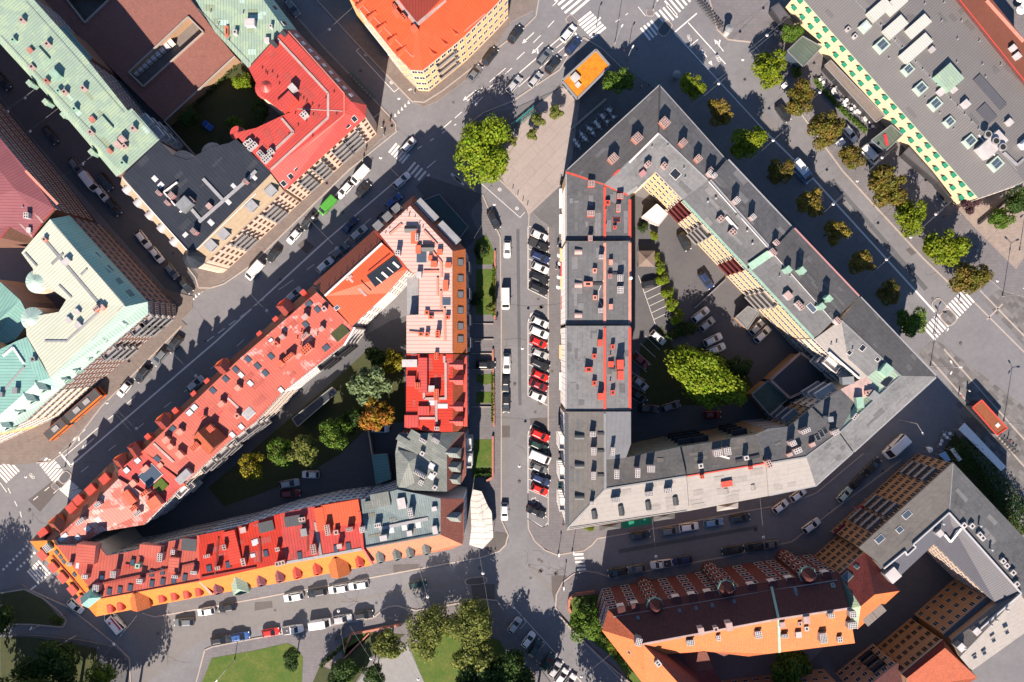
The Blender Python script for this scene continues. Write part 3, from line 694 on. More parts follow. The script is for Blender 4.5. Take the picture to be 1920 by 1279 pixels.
L([t21(775, 165), t21(870, 100)], .14, (1.2, 1.6)); L([t21(945, 50), t21(1000, 120)], .14)
L([t21(1215, 245), t21(1385, 100)], .3); L([t21(1215, 245), (1440, 252)], .22); L([(1440, 252), t32(330, 50), t32(1250, 1060)], .4)
L([t21(1320, 170), t21(1600, 480)], .22); L([t21(1320, 355), t21(1395, 295)], .22)
L([t11(795, 345), t11(750, 380), t11(1035, 690), t11(1090, 645)], .14)
L([(867, 337), (905, 372)], .12); L([(900, 342), (975, 408), (984, 398)], .12); L([t12(1590, 205), t12(1625, 178), t12(1750, 300)], .1)
for a, c in ((t24(120, 75), t24(235, 130)),): L([a, c], .16)
# triangles of the give-way lines
def tris(a, c, n, ang, s_=.6):
    u = Vector((cos(radians(ang)), sin(radians(ang)), 0)); v = Vector((-u.y, u.x, 0))
    for i in range(n):
        t = i/(n-1); p = P(a[0]+(c[0]-a[0])*t, a[1]+(c[1]-a[1])*t, ZM)
        mk.face([p-v*.28, p+v*.28, p-u*s_*1.4][::-1] if False else [p-v*.3, p+u*s_*1.5, p+v*.3], paint)
tris(t11(1045, 875), t11(1170, 755), 6, 100); tris(t02(1450, 970), t02(1620, 810), 9, 110)
# arrows
def arrow(p, ang, L_=4.5, turn=0):
    u = Vector((cos(radians(ang)), sin(radians(ang)), 0)); v = Vector((-u.y, u.x, 0)); c = P(p[0], p[1], ZM)
    mk.face([c-u*L_/2-v*.1, c+u*(L_/2-1)-v*.1, c+u*(L_/2-1)+v*.1, c-u*L_/2+v*.1], paint)
    mk.face([c+u*(L_/2-1.1)-v*.45, c+u*L_/2, c+u*(L_/2-1.1)+v*.45], paint)
    if turn:
        q = c+u*.3; mk.face([q+v*.1*turn, q+v*.9*turn+u*.7, q+v*1.1*turn+u*.4, q+v*.15*turn-u*.35][::turn], paint)
arrow(t21(120, 285), 223, 3.8); arrow(t21(190, 360), 225, 3.8, 1); arrow(t21(425, 395), 215, 3); arrow(t11(1600, 715), 218, 4); arrow(t03(590, 705), 222, 4, 1); arrow(t03(655, 770), 222, 4)
arrow(t21(1550, 340), 128, 3.6, -1); arrow(t21(1450, 415), 125, 3.4); arrow(t21(1480, 460), -55, 2.4); arrow(t11(1665, 760), 225, 3)
# slanted parking bays along the grey street
for (ya, yb, ys) in ((425, 545, (445, 466, 485, 505, 525)), (587, 745, (603, 624, 644, 664, 683, 703, 724)), (797, 955, (817, 838, 858, 878, 898, 918))):
    x0 = 990; L([(996, ya), (990, ya+18 if ya > 500 else ya), (990, yb-3), (1026, yb+15)], .14)
    if ya > 500: L([(990, ya+14), (1000, ya-2), (1012, ya+4)], .14)
    for y in ys: L([(990, y), (1027, y+15)], .11)
L([(990, 925), (990, 972), (1020, 990), (1027, 980)], .14)
# wheelchair sign bay: ring and stroke
def ring(p, r, n=16, z=ZM, w_=.12):
    c = P(p[0], p[1], z)
    for i in range(n):
        a0, a1 = 2*pi*i/n, 2*pi*(i+1)/n
        mk.face([c+Vector((cos(a0), sin(a0), 0))*(r-w_), c+Vector((cos(a0), sin(a0), 0))*r, c+Vector((cos(a1), sin(a1), 0))*r, c+Vector((cos(a1), sin(a1), 0))*(r-w_)], paint)
def wheelchair(p, s_=1.0):
    ring(p, .6*s_); x, y = p; L([(x+3*s_, y-6*s_), (x+4*s_, y), (x+8*s_, y+1), (x+10*s_, y+5*s_)], .12); 
wheelchair((1001, 938)); wheelchair((895, 385))
for p in (t11(825, 408), t11(1015, 618), t12(1825, 142), t22(37, 283)):
    ring(p, .42); L([(p[0]-2.6, p[1]), (p[0]+2.6, p[1])], .08); L([(p[0], p[1]-2.6), (p[0], p[1]+2.6)], .08)
def bikesign(p, ang):
    u = (cos(radians(ang)), -sin(radians(ang)))
    for k in (-3.6, 3.6): ring((p[0]+u[0]*k, p[1]+u[1]*k), .36, 12, w_=.09)
    v = (-u[1], u[0]); a = (p[0]-u[0]*3.6, p[1]-u[1]*3.6); c = (p[0]+u[0]*3.6, p[1]+u[1]*3.6); m_ = (p[0]+v[0]*3, p[1]+v[1]*3)
    L([a, p, (c[0]+v[0]*3-u[0], c[1]+v[1]*3-u[1]), c], .09); L([a, (m_[0]-u[0]*1.5, m_[1]-u[1]*1.5), p], .09); L([(m_[0]-u[0]*1.5, m_[1]-u[1]*1.5), (c[0]+v[0]*3-u[0], c[1]+v[1]*3-u[1])], .09)
bikesign(t12(1280, 110), -50); bikesign(t21(1330, 285), -60); bikesign(t21(1545, 440), -60); bikesign(t03(240, 1010), -45)
# courtyard bays
L([(1197, 517), (1230, 612)], .1)
for i in range(6): L([(1203+i*4.5, 537+i*12.5), (1240+i*4.2, 520+i*12.5)], .1)
for i in range(4): L([(1183+i*9, 672-i*14+0), (1213+i*8, 698-i*14)], .1)
for i in range(3): L([(1183, 697+i*24), (1210, 713+i*24)], .1)
# bays at the foot of the picture
L([t24(0, 700), t24(520, 1279)], .14); L([(1090, 1279), (1110, 1300)], .14)
for q in ((70, 775), (160, 885), (250, 985), (340, 1080), (430, 1175)): L([t24(*q), t24(q[0]-75, q[1]+85)], .11)
L([t24(70, 775), t24(105, 830), t24(60, 880)], .11)
struct("road_marking", mk.mesh("road_marking"))
# islands
def isle(p, rx, ry, ang, mat=pave):
    c = P(p[0], p[1], 0); n = 20; R = Matrix.Rotation(radians(ang), 3, 'Z'); b = MB()
    pts = [c+R @ Vector((rx*(abs(cos(2*pi*i/n))**.6)*(1 if cos(2*pi*i/n) > 0 else -1), ry*(abs(sin(2*pi*i/n))**.6)*(1 if sin(2*pi*i/n) > 0 else -1), 0)) for i in range(n)]
    b.prism(pts, -.02, .13, kerbm); q = [c+(p_-c)*.86 for p_ in pts]; b.face([Vector((p_.x, p_.y, .135)) for p_ in q], mat); struct("traffic_island", b.mesh("traffic_island"))
isle(t03(488, 1020), 1.6, 1.1, 50, asphalt_dark); isle(t03(415, 1090), 1.0, .7, -45); isle(t14(1648, 520), 2.7, .9, 6, patchm); isle(t21(1145, 215), 2.0, 1.3, 55, asphalt_dark); isle(t21(450, 160), 1.6, 1.1, -45); isle(t21(1035, 95), 1.0, .9, 0); isle(t32(1280, 1010), 1.7, 1.4, -45, asphalt); isle(t32(1350, 1100), 2.0, 1.6, -48, plaza_grey)

rm = random.Random(11)
for x, y in [(1010, 560), (965, 720), (972, 900), (1000, 1080), (700, 1125), (520, 1150), (300, 1190), (1060, 1090), (850, 190), (930, 140), (700, 300), (640, 400), (520, 520), (380, 640), (250, 760), (120, 900), (60, 960), (1300, 1010), (1420, 990), (1560, 960), (1650, 880), (1400, 150), (1480, 250), (1560, 340), (1650, 450), (1750, 560), (1800, 640), (1140, 1200), (1110, 60), (1190, 90), (330, 470), (150, 330), (680, 130), (1018, 395), (1030, 700), (900, 1070), (460, 1250)]:
    p = P(x+rm.uniform(-6, 6), y+rm.uniform(-6, 6), 0); bb = MB(); bb.cyl((p.x, p.y, .0), .34, .16 if rm.random() < .2 else .012, patchm if rm.random() < .6 else darkm, 14); struct("manhole_cover", bb.mesh("manhole_cover"))
tar = MB()
for k in range(46):
    x, y = rm.choice([(960, 640), (980, 820), (1050, 1060), (640, 1120), (420, 1170), (330, 1230), (60, 950), (170, 880), (900, 150), (1050, 60), (1130, 70), (1480, 260), (1600, 400), (1720, 530), (1160, 1220), (980, 1050)]); x += rm.uniform(-45, 45)*.5; y += rm.uniform(-40, 40)*.5; a = rm.uniform(0, 3.14); pts = []
    for j in range(rm.randint(3, 7)): pts.append((x, y)); a += rm.uniform(-.7, .7); x += cos(a)*rm.uniform(4, 11); y += sin(a)*rm.uniform(4, 11)
    line_mb(tar, pts, rm.uniform(.05, .11), .012+.0001*k, patchm)
struct("tar_seam", tar.mesh("tar_seam"))

for q in ([(945, 600), (953, 600), (955, 900), (947, 900)], [(968, 430), (974, 430), (978, 760), (972, 760)], [(1420, 215), (1432, 208), (1640, 440), (1628, 448)], [(1560, 345), (1566, 340), (1740, 540), (1733, 546)], [(200, 850), (208, 858), (420, 670), (412, 662)], [(420, 1160), (900, 1082), (901, 1090), (421, 1168)], [(620, 540), (626, 546), (830, 345), (824, 339)], [(1080, 130), (1088, 136), (940, 262), (932, 256)], [(1160, 1030), (1420, 985), (1421, 992), (1161, 1038)], [(1000, 1060), (1120, 1190), (1112, 1198), (992, 1068)]):
    sheet("asphalt_trench", q, .006, asphalt_dark if q[0][0] in (968, 1560, 620, 1160) else MATS["asphalt_cool"])
for x, y in [(1000+rm.uniform(0, 22), 440+rm.uniform(0, 520)) for _ in range(26)]+[(1000+rm.uniform(-30, 60), 1060+rm.uniform(-30, 30)) for _ in range(8)]:
    p = P(x, y, 0); bb = MB(); n = 9; r0 = rm.uniform(.2, .6); bb.face([Vector((p.x+cos(6.283*i/n)*r0*rm.uniform(.6, 1.2), p.y+sin(6.283*i/n)*r0*rm.uniform(.6, 1.2), .0105)) for i in range(n)], patchm); struct("oil_stain", bb.mesh("oil_stain"))
PARA = plain("parapet_grey", (.40, .40, .42), .6); RUSTR = ground("rust_roof_gravel", (.13, .042, .026), (.17, .055, .032)); FP2 = felt("pale_felt_patch", (.26, .245, .23), .1); FG2 = felt("grey_felt_patch", (.105, .106, .11), .2); FG3 = felt("light_felt_patch", (.155, .155, .16), .2); FB2 = felt("brown_felt_patch", (.13, .12, .112), .15)
MINT2 = seam("brown_stained_copper", (.27, .33, .22), .6); RED2 = seam("faded_red_sheet", (.42, .075, .06), .6); SAL2 = seam("dark_salmon_sheet", (.40, .085, .06), .6); BLK2 = seam("black_sheet_b", (.045, .05, .06), .75); GRY2 = seam("grey_sheet_b", (.145, .14, .138), .55, .06); VER2 = seam("rusty_green_metal", (.19, .18, .14), .5, .3)
PV = {feltg.name: [FG2, FG3], feltp.name: [FP2], feltl.name: [FG3, FG2], feltb.name: [FB2, FG2], feltd.name: [FB2, FG2], feltk.name: [FG2], feltm.name: [FG2, FG3], mint.name: [MINT2, aqua], red.name: [RED2], redhot.name: [RED2], salmon.name: [SAL2, SAL2, red], salmonp.name: [SAL2, pinkred], pinkred.name: [SAL2, pink], blacks.name: [BLK2], greys.name: [GRY2], verdig.name: [VER2, verdig2], verdig2.name: [VER2, verdig], tile_dk.name: [tile_dr]}
tanf = felt('tan_felt', (.34, .26, .17), .12)
maroonf = plain('maroon_panels', (.13, .022, .03), .7)
# ================================================================== BUILDINGS
# ---------- block of grey felt roofs round the triangular courtyard
B = Bld("apartment_building", "grey felt roofed corner building at the northern tip, with red flashings and brick chimneys", "building", (1235, 300), w_yel)
B.roof([(feltk, [(1060, 320, 17), (1237, 158, 17), (1235, 250, 18.8), (1133, 345, 18.8)]),
        (feltg, [(1237, 158, 17), (1363, 299, 17), (1328, 338, 18.8), (1235, 250, 18.8)]),
        (feltl, [(1235, 250, 18.8), (1328, 338, 18.8), (1280, 374, 17.4), (1230, 322, 17.4)]),
        (feltl, [(1133, 345, 18.8), (1235, 250, 18.8), (1230, 322, 17.4), (1197, 352, 17.4), (1177, 366, 17.4)])])
B.chim([(*t21(1147, 915), 2.2, 1.9, 4, 4), (*t21(940, 1032), 2.2, 2, 4, 4), (*t21(760, 1185), 2.2, 1.8, 4, 4), (*t21(1285, 1067), 1.5, 1.7, 3, 4), (*t21(1398, 1187), 1.5, 1.5, 3, 3), (*t21(1495, 1275), 1.4, 1, 3, 2)], brickc, pinkc, h=1.8)
B.chim([(*t21(1020, 1230), 1.4, 1.2, 2, 2, 1.5), (*t21(1145, 1240), 1.5, 1.2, 2, 2, 1.4)], pinkc)
B.strip("ridge_cap", [(1235, 250), (1180, 305)], .4, .1, trimw); B.strip("ridge_cap", [(1237, 162), (1235, 250)], .35, .1, trimd); B.strip("ridge_cap", [(1235, 250), (1326, 337)], .3, .1, greym)
B.strip("flashing", [(1061, 323), (1132, 345), (1162, 318)], .45, .08, redc, .05); B.strip("flashing", [(1133, 346), (1177, 366)], .4, .08, redc, .05); B.strip("gutter", [(1177, 364), (1196, 351)], .7, .2, greym, .1)
B.strip("gutter", [(1064, 318), (1236, 160)], .22, .1, greym, .02); B.strip("gutter", [(1238, 162), (1361, 299)], .22, .1, greym, .02)
B.sky([(*t22(1225, 25), 2, 1.8)], gl=glass, fr=trimw); B.chim([(*t22(980, 20), 1.2, 1, 1, 1, .8)], mauvec)
B.vents([t21(1170, 1090), t21(1050, 1100), t21(1290, 1260), t22(1300, 50)])
f = B.facade((1230, 322), (1280, 374), 17.4, 5, 6, 1.0, 1.7); f = B.facade((1206, 344), (1230, 322), 17.4, 5, 2, 1.0, 1.7)
B.hit(960, 640); B.patches(26, [feltg, feltb, feltl, feltd], 1); B.ext((1062, 318), (1236, 159), 17, 5, 9); B.ext((1238, 159), (1363, 299), 17, 5, 8); B.done()
for (x, y, dx, dy, w_) in ((t21(900, 790)[0], t21(900, 790)[1], 0, 0, 5.6), (t21(480, 1185)[0], t21(480, 1185)[1], 0, 0, 5.6)): pass

def wing_house(label, y0, y1, dz, walls, roofm, ax, capm, wn=None):
    B = Bld("apartment_building", label, "building", (1115, (y0+y1)/2), walls)
    a, c = y0, y1
    ti = 22/122 if y0 < 400 else 0
    B.roof([(roofm, [(1060, a, 16.5+dz), (1133, a+(25 if y0 < 400 else 0), 18+dz), (1133, c, 18+dz), (1060, c, 16.5+dz)]),
            (roofm, [(1133, a+(25 if y0 < 400 else 0), 18+dz), (1182, a+(46 if y0 < 400 else 0), 17+dz), (1182, c, 17+dz), (1133, c, 18+dz)])], fas=trim)
    B.strip("ridge_cap", [(1134, y0+(28 if y0 < 400 else 3)), (1134, y1-3)], .55, .14, capm, .12)
    B.strip("gutter", [(1181, y0+(52 if y0 < 400 else 3)), (1181, y1-3)], .6, .12, capm if y0 < 800 else trim, .06)
    B.strip("gutter", [(1061.5, y0+4), (1061.5, y1-3)], .3, .1, greym, .04)
    return B
B = wing_house("grey felt roofed house with red ridge flashing, northernmost along the slanted parking bays", 322, 450, 0, w_yel, feltg, 0, redc)
B.chim([(*t22(595, 95), 1.5, 1.7, 4, 4), (*t22(590, 320), 1.3, 1.8, 3, 4), (*t22(587, 505), 1.3, 1.0, 4, 3), (*t22(810, 190), 1.2, 1.5, 3, 4), (*t22(798, 280), 1.8, 1.0, 5, 3)], redc, pinkc, h=1.7)
B.chim([(*t22(716, 240), .9, .9, 1, 1, .8), (*t22(770, 425), .6, .6, 1, 1, .7)], redc); B.sky([(*t22(782, 370), 1.0, 1.7)], gl=glass, fr=redc); B.vents([t22(706, 405), t22(704, 290)], mat=redc)
B.facade((1060, 345), (1060, 448), 16.5, 5, 10, 1.2, 1.8); B.hit(960, 640); B.patches(26, [feltg, feltb, feltl, feltd], 2); B.done()
B = wing_house("grey felt roofed house with salmon ridge cap, second from the north in the straight wing", 452, 609, 1.0, w_cream, feltm, 0, salc)
B.dorm([t22(497, 607), t22(497, 857), t22(497, 1083)], 1.1, 1.6, .7, salc, pinkc, 'round', turn=pi)
B.chim([(*t22(670, 645), .9, 1.2, 3, 3), (*t22(664, 1048), 1.1, 1.1, 3, 3), (*t22(812, 805), 1.6, 1.4, 3, 3), (*t22(812, 893), 1.6, 1.5, 3, 4)], pinkc, whitec, h=1.6)
B.chim([(*t22(620, 750), .9, .8, 1, 1), (*t22(570, 850), .9, 1.8, 1, 1), (*t22(622, 952), .9, .8, 1, 1), (*t22(740, 686), 1, .7, 1, 1), (*t22(740, 1020), 1, .7, 1, 1)], salc, h=.9)
B.strip("walkway", [t22(605, 848), t22(680, 848)], .6, .06, darkm, .25); B.strip("walkway", [t22(715, 768), t22(800, 770)], .5, .05, darkm, .3); B.strip("cable", [t22(686, 820), t22(650, 900), t22(650, 970), t22(685, 1030)], .08, .05, whitem, .08)
B.strip("snow_rail", [t22(420, 545), t22(420, 1105)], .08, .06, darkm, .3); B.chim([(*t22(735, 790), 1, .9, 2, 2, 1)], mauvec); B.vents([t22(890, 805)], r=.4, h=1, mat=whitem)
B.facade((1060, 455), (1060, 606), 17.5, 5, 14, 1.2, 1.8); B.hit(960, 640); B.patches(26, [feltg, feltb, feltl, feltd], 3); B.done()
B = wing_house("mottled grey felt roofed house with red chimneys, third from the north in the straight wing", 611, 770, 2.0, w_yel, feltl, 0, redc)
B.chim([(*t23(617, 112), .9, .8, 1, 1, 1), (*t23(575, 212), .9, 1.5, 1, 1, 1.3), (*t23(617, 315), .9, .8, 1, 1, 1), (*t23(665, 414), 1.3, 1, 1, 1, 1.8), (*t23(755, 42), .9, .7, 1, 1, 1), (*t23(740, 172), 1.1, 1.1, 1, 1, .6), (*t23(812, 175), 1.9, 1.3, 1, 1, 2.6), (*t23(815, 255), 1.8, 1.2, 1, 1, 2), (*t23(755, 385), .9, .8, 1, 1, 1), (*t23(660, 12), 1.3, .8, 1, 1, 1.6)], redc)
B.strip("walkway", [t23(725, 195), t23(770, 205)], .5, .06, darkm, .3); B.vents([t23(738, 105), t23(738, 300)], mat=redc)
B.facade((1060, 614), (1060, 767), 18.5, 6, 14, 1.2, 1.8); B.hit(960, 640); B.patches(26, [feltg, feltb, feltl, feltd], 4); B.done()
B = Bld("apartment_building", "grey felt roofed corner house above the emerald green shop awning", "building", (1150, 900), w_tan)
B.roof([(feltb, [(1060, 772, 19), (1134, 772, 20.5), (1135, 917, 20.5), (1061, 995, 19)]), (felt("bluish_felt", (.17, .175, .19), .1), [(1134, 772, 20.5), (1183, 772, 19.6), (1183, 832, 19.6), (1174, 858, 19.6), (1137, 862, 20.3)]),
        (feltd, [(1137, 862, 20.3), (1174, 858, 19.6), (1275, 838, 19.4), (1287, 893, 20.5), (1135, 917, 20.5)]),
        (feltp, [(1135, 917, 20.5), (1287, 893, 20.5), (1292, 958, 19), (1061, 995, 19)])])  # south slope paler, north slope darker: sunlight put into the felt colours
B.dorm([t23(505, 718), t23(505, 935), t23(505, 1172)], 1.2, 2.0, .7, blackc, blackc, 'round', turn=pi)
B.dorm([t24(618, 25), t24(820, 0), t23(1022, 1232), t23(1227, 1197), t23(818, 1262)], 1.1, 1.8, .7, blackc, blackc, 'round')
B.chim([(*t23(605, 697), 1.2, 1.3, 3, 3), (*t23(612, 825), 1.8, 1.2, 4, 3), (*t23(612, 1008), 1.8, 1, 4, 3), (*t23(755, 826), 1.8, .9, 4, 2), (*t23(785, 997), 1.1, 2.2, 2, 4), (*t23(942, 987), 1.1, 2.2, 2, 4, 2.2), (*t23(1042, 957), 1.8, 1.5, 4, 3, 2.2)], pinkc, whitec, h=1.7)
B.chim([(*t23(778, 1190), 2.1, 1.1, 5, 3), (*t23(1030, 1145), 1.8, 1.1, 5, 3), (*t23(1175, 1120), 1.8, 1.1, 4, 3), (*t23(601, 1215), .8, 1, 2, 3)], greyc, whitec, h=1.6)
B.strip("ridge_cap", [(1134, 775), (1135, 917)], .5, .14, greyc); B.strip("ridge_cap", [(1135, 917), (1286, 893)], .3, .12, greyc); B.strip("ridge_cap", [(1135, 917), (1064, 991)], .3, .1, greyc)
for q in (692, 822, 1003): B.strip("walkway", [t23(640, q), t23(692, q)], .5, .05, darkm, .3)
B.strip("walkway", [(1064, 776), (1066, 985)], 1.4, .1, seam("edge_sheet", (.085, .09, .1), .5), .03, ); B.strip("snow_rail", [t24(430, 130), t24(1310, 0)], .12, .08, darkm, .3)
f = B.facade((1183, 856), (1275, 838), 19.4, 6, 14, 1.1, 1.7, gl=mintc, fr=w_tan); f = B.facade((1061, 778), (1061, 990), 19, 6, 18, 1.2, 1.8)
B.balc(f, [.28, .56, .84], rows=[1, 2, 3, 4], w_=3, d_=1.2, mat=whitem); B.hit(960, 640); B.patches(26, [feltg, feltb, feltl, feltd], 5); B.ext((1062, 995), (1292, 958), 19, 5, 11); B.done()
f = None
B = Bld("apartment_building", "felt roofed house with sunlit-toned south slope and red ridge line, mid southern wing", "building", (1360, 900), w_och)
B.roof([(feltp, [(1287, 893, 19.5), (1437, 869, 19.5), (1441, 930, 18), (1292, 958, 18)]), (feltd, [(1287, 893, 19.5), (1275, 838, 18.4), (1335, 829, 18.4), (1371, 822, 18.4), (1418, 814, 18.4), (1437, 869, 19.5)])])  # sunlit slope in pale felt, north slope in dark: light in the colour
B.strip("ridge_cap", [(1288, 893), (1436, 869)], .25, .1, redc); B.chim([(*t23(1545, 837), 2, 1.6, 4, 4, 1.9), (*t23(1615, 826), 1.6, 1.8, 3, 4, 1.9)], pinkc, whitec)
B.chim([(*t23(1425, 1015), .9, .8, 2, 2, .8), (*t23(1610, 1068), 2.2, 1.1, 1, 1, .7), (*t23(1788, 948), 1, .7, 3, 2, .7)], salc, redc); B.chim([(*t23(1415, 935), .9, .9, 1, 1, 1.2), (*t23(1757, 875), .9, .8, 1, 1, 1.4)], greyc, whitec)
B.strip("walkway", [t23(1515, 845), t23(1630, 878)], .4, .1, trimw, .25); B.strip("snow_rail", [t23(1675, 900), t23(1855, 860)], .6, .06, darkm, .25); B.dorm([t23(1605, 1125), t23(1808, 1095)], .9, 1.2, .4, feltp, feltp, 'round')
f = B.facade((1277, 838), (1335, 829), 18.4, 5, 9, 1.1, 1.7, gl=mintc, fr=w_tan); f2 = B.facade((1371, 822), (1418, 814), 18.4, 5, 8, 1.1, 1.7, gl=mintc, fr=w_tan); B.balc(f, [.25, .75], mat=darkm); B.balc(f2, [.5], mat=darkm)
B.hit(960, 640); B.patches(26, [feltg, feltb, feltl, feltd], 6); B.ext((1293, 958), (1441, 930), 18, 5, 7); B.done()
B = Bld("apartment_building", "felt roofed house at the bend, sunlit-toned outer slopes, three small skylights on its inner slope", "building", (1510, 840), w_och)
B.roof([(feltp, [(1437, 869, 20), (1512, 857, 20), (1530, 912, 18.5), (1441, 930, 18.5)]), (feltl, [(1512, 857, 20), (1573, 812, 20), (1600, 849, 18.5), (1530, 912, 18.5)]),  # slopes paler towards the sun, the light carried by the felt colour
        (feltg, [(1437, 869, 20), (1418, 814, 19), (1440, 804, 19), (1480, 800, 19), (1522, 764, 19), (1573, 812, 20), (1512, 857, 20)])])
B.chim([(*t33(285, 672), 2.2, .9, 4, 2, 2.2), (*t33(190, 765), 1.4, 1.2, 3, 3, 2), (*t33(510, 682), 1.6, 1, 4, 2, 1.8), (*t33(225, 820), 1.8, 1.2, 3, 2, .8)], pinkc, whitec); B.sky([t33(375, 722), t33(403, 697), t33(430, 673)], 1.0, 1.3, glass, trim)
B.strip("ridge_cap", [(1438, 869), (1511, 857), (1572, 812)], .3, .1, greyc); B.strip("gutter", [(1443, 929), (1530, 911), (1599, 849)], .3, .1, greym, .02); B.chim([(*t33(335, 775), 1, .7, 1, 1, .7), (*t33(165, 850), 1, .6, 1, 1, .7), (*t33(8, 920), 1.2, 1.8, 2, 3, 1.4)], salc, pinkc)
f = B.facade((1440, 804), (1480, 800), 19, 5, 6, 1.2, 1.6); f = B.facade((1480, 800), (1522, 764), 19, 5, 6, 1.2, 1.6, fr=w_tan); B.balc(f, [.35], w_=3.4, d_=1.6, mat=greym); B.hit(960, 640); B.patches(26, [feltg, feltb, feltl, feltd], 7); B.ext((1441, 930), (1530, 912), 18.5, 5, 4); B.ext((1530, 912), (1600, 849), 18.5, 5, 4); B.done()
B = Bld("corner_building", "grey felt roofed eastern corner building with mint copper roof terraces", "building", (1650, 720), w_cream)
B.roof([(feltl, [(1573, 812, 19.5), (1690, 705, 19.5), (1756, 706, 18), (1600, 849, 18)]), (feltk, [(1612, 555, 18), (1756, 706, 18), (1690, 705, 19.5), (1577, 600, 19.5)]),  # sunny slope lighter than the north-east one: light put into felt tones
        (feltg, [(1573, 812, 19.5), (1522, 764, 18.5), (1576, 730, 18.5), (1604, 757, 18.5)]), (pinkc, [(1576, 730, 18.5), (1612, 712, 18.5), (1627, 706, 19), (1642, 730, 19), (1604, 757, 18.5)]),
        (mint, [(1573, 812, 19.5), (1604, 757, 18.5), (1642, 730, 19), (1627, 706, 19), (1660, 680, 19.3), (1690, 705, 19.5)]),
        (feltl, [(1577, 600, 19.5), (1690, 705, 19.5), (1660, 680, 19.3), (1627, 706, 19), (1590, 672, 19)]), (pinkred if False else feltp, [(1527, 636, 18.3), (1577, 600, 19.5), (1590, 672, 19), (1627, 706, 19), (1612, 712, 18.5), (1560, 668, 18.3)])], wall=True)
B.strip("ridge_cap", [(1575, 811), (1688, 706)], .35, .12, greyc); B.strip("ridge_cap", [(1578, 601), (1688, 704)], .35, .12, greyc); B.strip("gutter", [(1602, 847), (1755, 708)], .3, .1, greym, .02); B.strip("gutter", [(1614, 557), (1755, 704)], .3, .1, greym, .02)
B.chim([(*t33(690, 460), 2.2, 1.4, 1, 1, 1.4), (*t33(890, 215), 2.2, 1.9, 1, 1, 1.2)], mintc); B.chim([(*t33(800, 410), 1.7, 1.7, 1, 1, 1)], greyc); B.chim([(*t33(655, 565), 1.6, .8, 3, 1, .8)], whitec); B.chim([(*t33(600, 295), 1.5, 2.4, 1, 1, .6)], greyc)
B.strip("parapet", [t33(460, 80), t33(690, 280)], .25, .8, whitem, .8); B.sky([t33(708, 50), (*t33(610, 85), 1, 1), (*t33(820, 135), .9, .9)], gl=glass, fr=trimw); B.vents([t33(480, 25), t33(520, 10), t33(640, 60)])
B.chim([(*t33(470, 585), 1.0, 1.0, 1, 1, 3)], greyc); B.chim([(*t33(745, 385), .8, .8, 1, 1, .9), (*t33(770, 380), 1, 1, 2, 2, 1)], salc, pinkc)
B.sky([(*t33(890, 300), 2.4, 1.6)], gl=glass, fr=trim); B.dorm([(1668, 640)], 2, 1.4, .5, feltb, feltb, 'flat') if False else None
f = B.facade((1527, 636), (1560, 668), 18.3, 5, 4, 1.2, 1.6); f = B.facade((1560, 668), (1612, 712), 18.3, 5, 5, 1.2, 1.6); B.balc(f, [.3, .75], w_=4, d_=1.8, mat=whitem); f = B.facade((1522, 764), (1576, 730), 18.5, 5, 5, 1.2, 1.5); B.balc(f, [.7], w_=4.4, d_=1.6, mat=whitem)
B.hit(960, 640); B.patches(26, [feltg, feltb, feltl, feltd], 8); B.ext((1600, 849), (1756, 706), 18, 5, 9); B.ext((1612, 555), (1756, 706), 18, 5, 9); B.done()
B = Bld("apartment_building", "grey felt roofed house with mint copper strip and yellow courtyard front", "building", (1510, 530), w_yel)
B.roof([(feltm, [(1446, 470, 19.4), (1562, 602, 19.4), (1527, 636, 18), (1402, 504, 18)])], wall=True)
B.roof([(feltk, [(1488, 427, 18.6), (1612, 555, 18.6), (1563, 602, 20.4), (1447, 471, 20.4)])], wallm=w_white)
B.strip("gutter", [(1404, 504), (1526, 635)], .6, .12, mintc, .05); B.strip("valley_sheet", [(1406, 501), (1447, 473)], 1.6, .08, mintc, .06); B.strip("ridge_cap", [(1490, 428), (1611, 555)], .35, .1, mauvec, .04)
B.chim([(*t32(155, 740), 1.2, 1, 1, 1, 2.4), (*t32(260, 748), 1.3, 1, 1, 1, 2.4), (*t32(460, 957), 1.2, 1, 1, 1, 2.4), (*t32(408, 1017), 1.2, 1, 1, 1, 2.4)], mintc); B.chim([(*t32(155, 935), 1.6, 1.2, 1, 1, 1.2), (*t32(240, 1010), 2.4, 1.1, 4, 2, 1.2), (*t32(65, 537), 1.3, 1, 3, 2), (*t32(40, 610), 1.8, 1, 4, 2), (*t32(525, 1125), 1.8, 1, 4, 2)], whitec, pinkc)
B.sky([(*t32(328, 1027), 2.2, 1.2)], gl=glassb, fr=trimw); B.vents([t32(90, 790), t32(170, 790)])
B.facade((1402, 504), (1442, 546), 18, 5, 7, .9, 1.6); f = B.facade((1442, 546), (1484, 590), 18, 5, 6, .9, 1.6); B.balc(f, [.25], w_=4.2, mat=greym); B.facade((1484, 590), (1526, 635), 18, 5, 7, .9, 1.6)
B.hit(960, 640); B.patches(26, [feltg, feltb, feltl, feltd], 9); B.ext((1488, 427), (1612, 555), 18.6, 5, 8); B.done()
B = Bld("apartment_building", "grey felt roofed house with maroon balconies on its yellow courtyard front", "building", (1390, 400), w_yel)
B.roof([(feltm, [(1328, 338, 18.6), (1446, 470, 18.6), (1402, 504, 17.4), (1280, 374, 17.4)])])
B.roof([(feltg, [(1363, 299, 18), (1488, 427, 18), (1447, 471, 19.8), (1329, 339, 19.8)])], wallm=w_white)
B.strip("ridge_cap", [(1332, 337), (1447, 467)], .35, .15, greym, .1); B.strip("gutter", [(1366, 299), (1486, 426)], .3, .1, greym, .02); B.strip("gutter", [(1281, 376), (1401, 503)], .5, .12, mintc, .05)
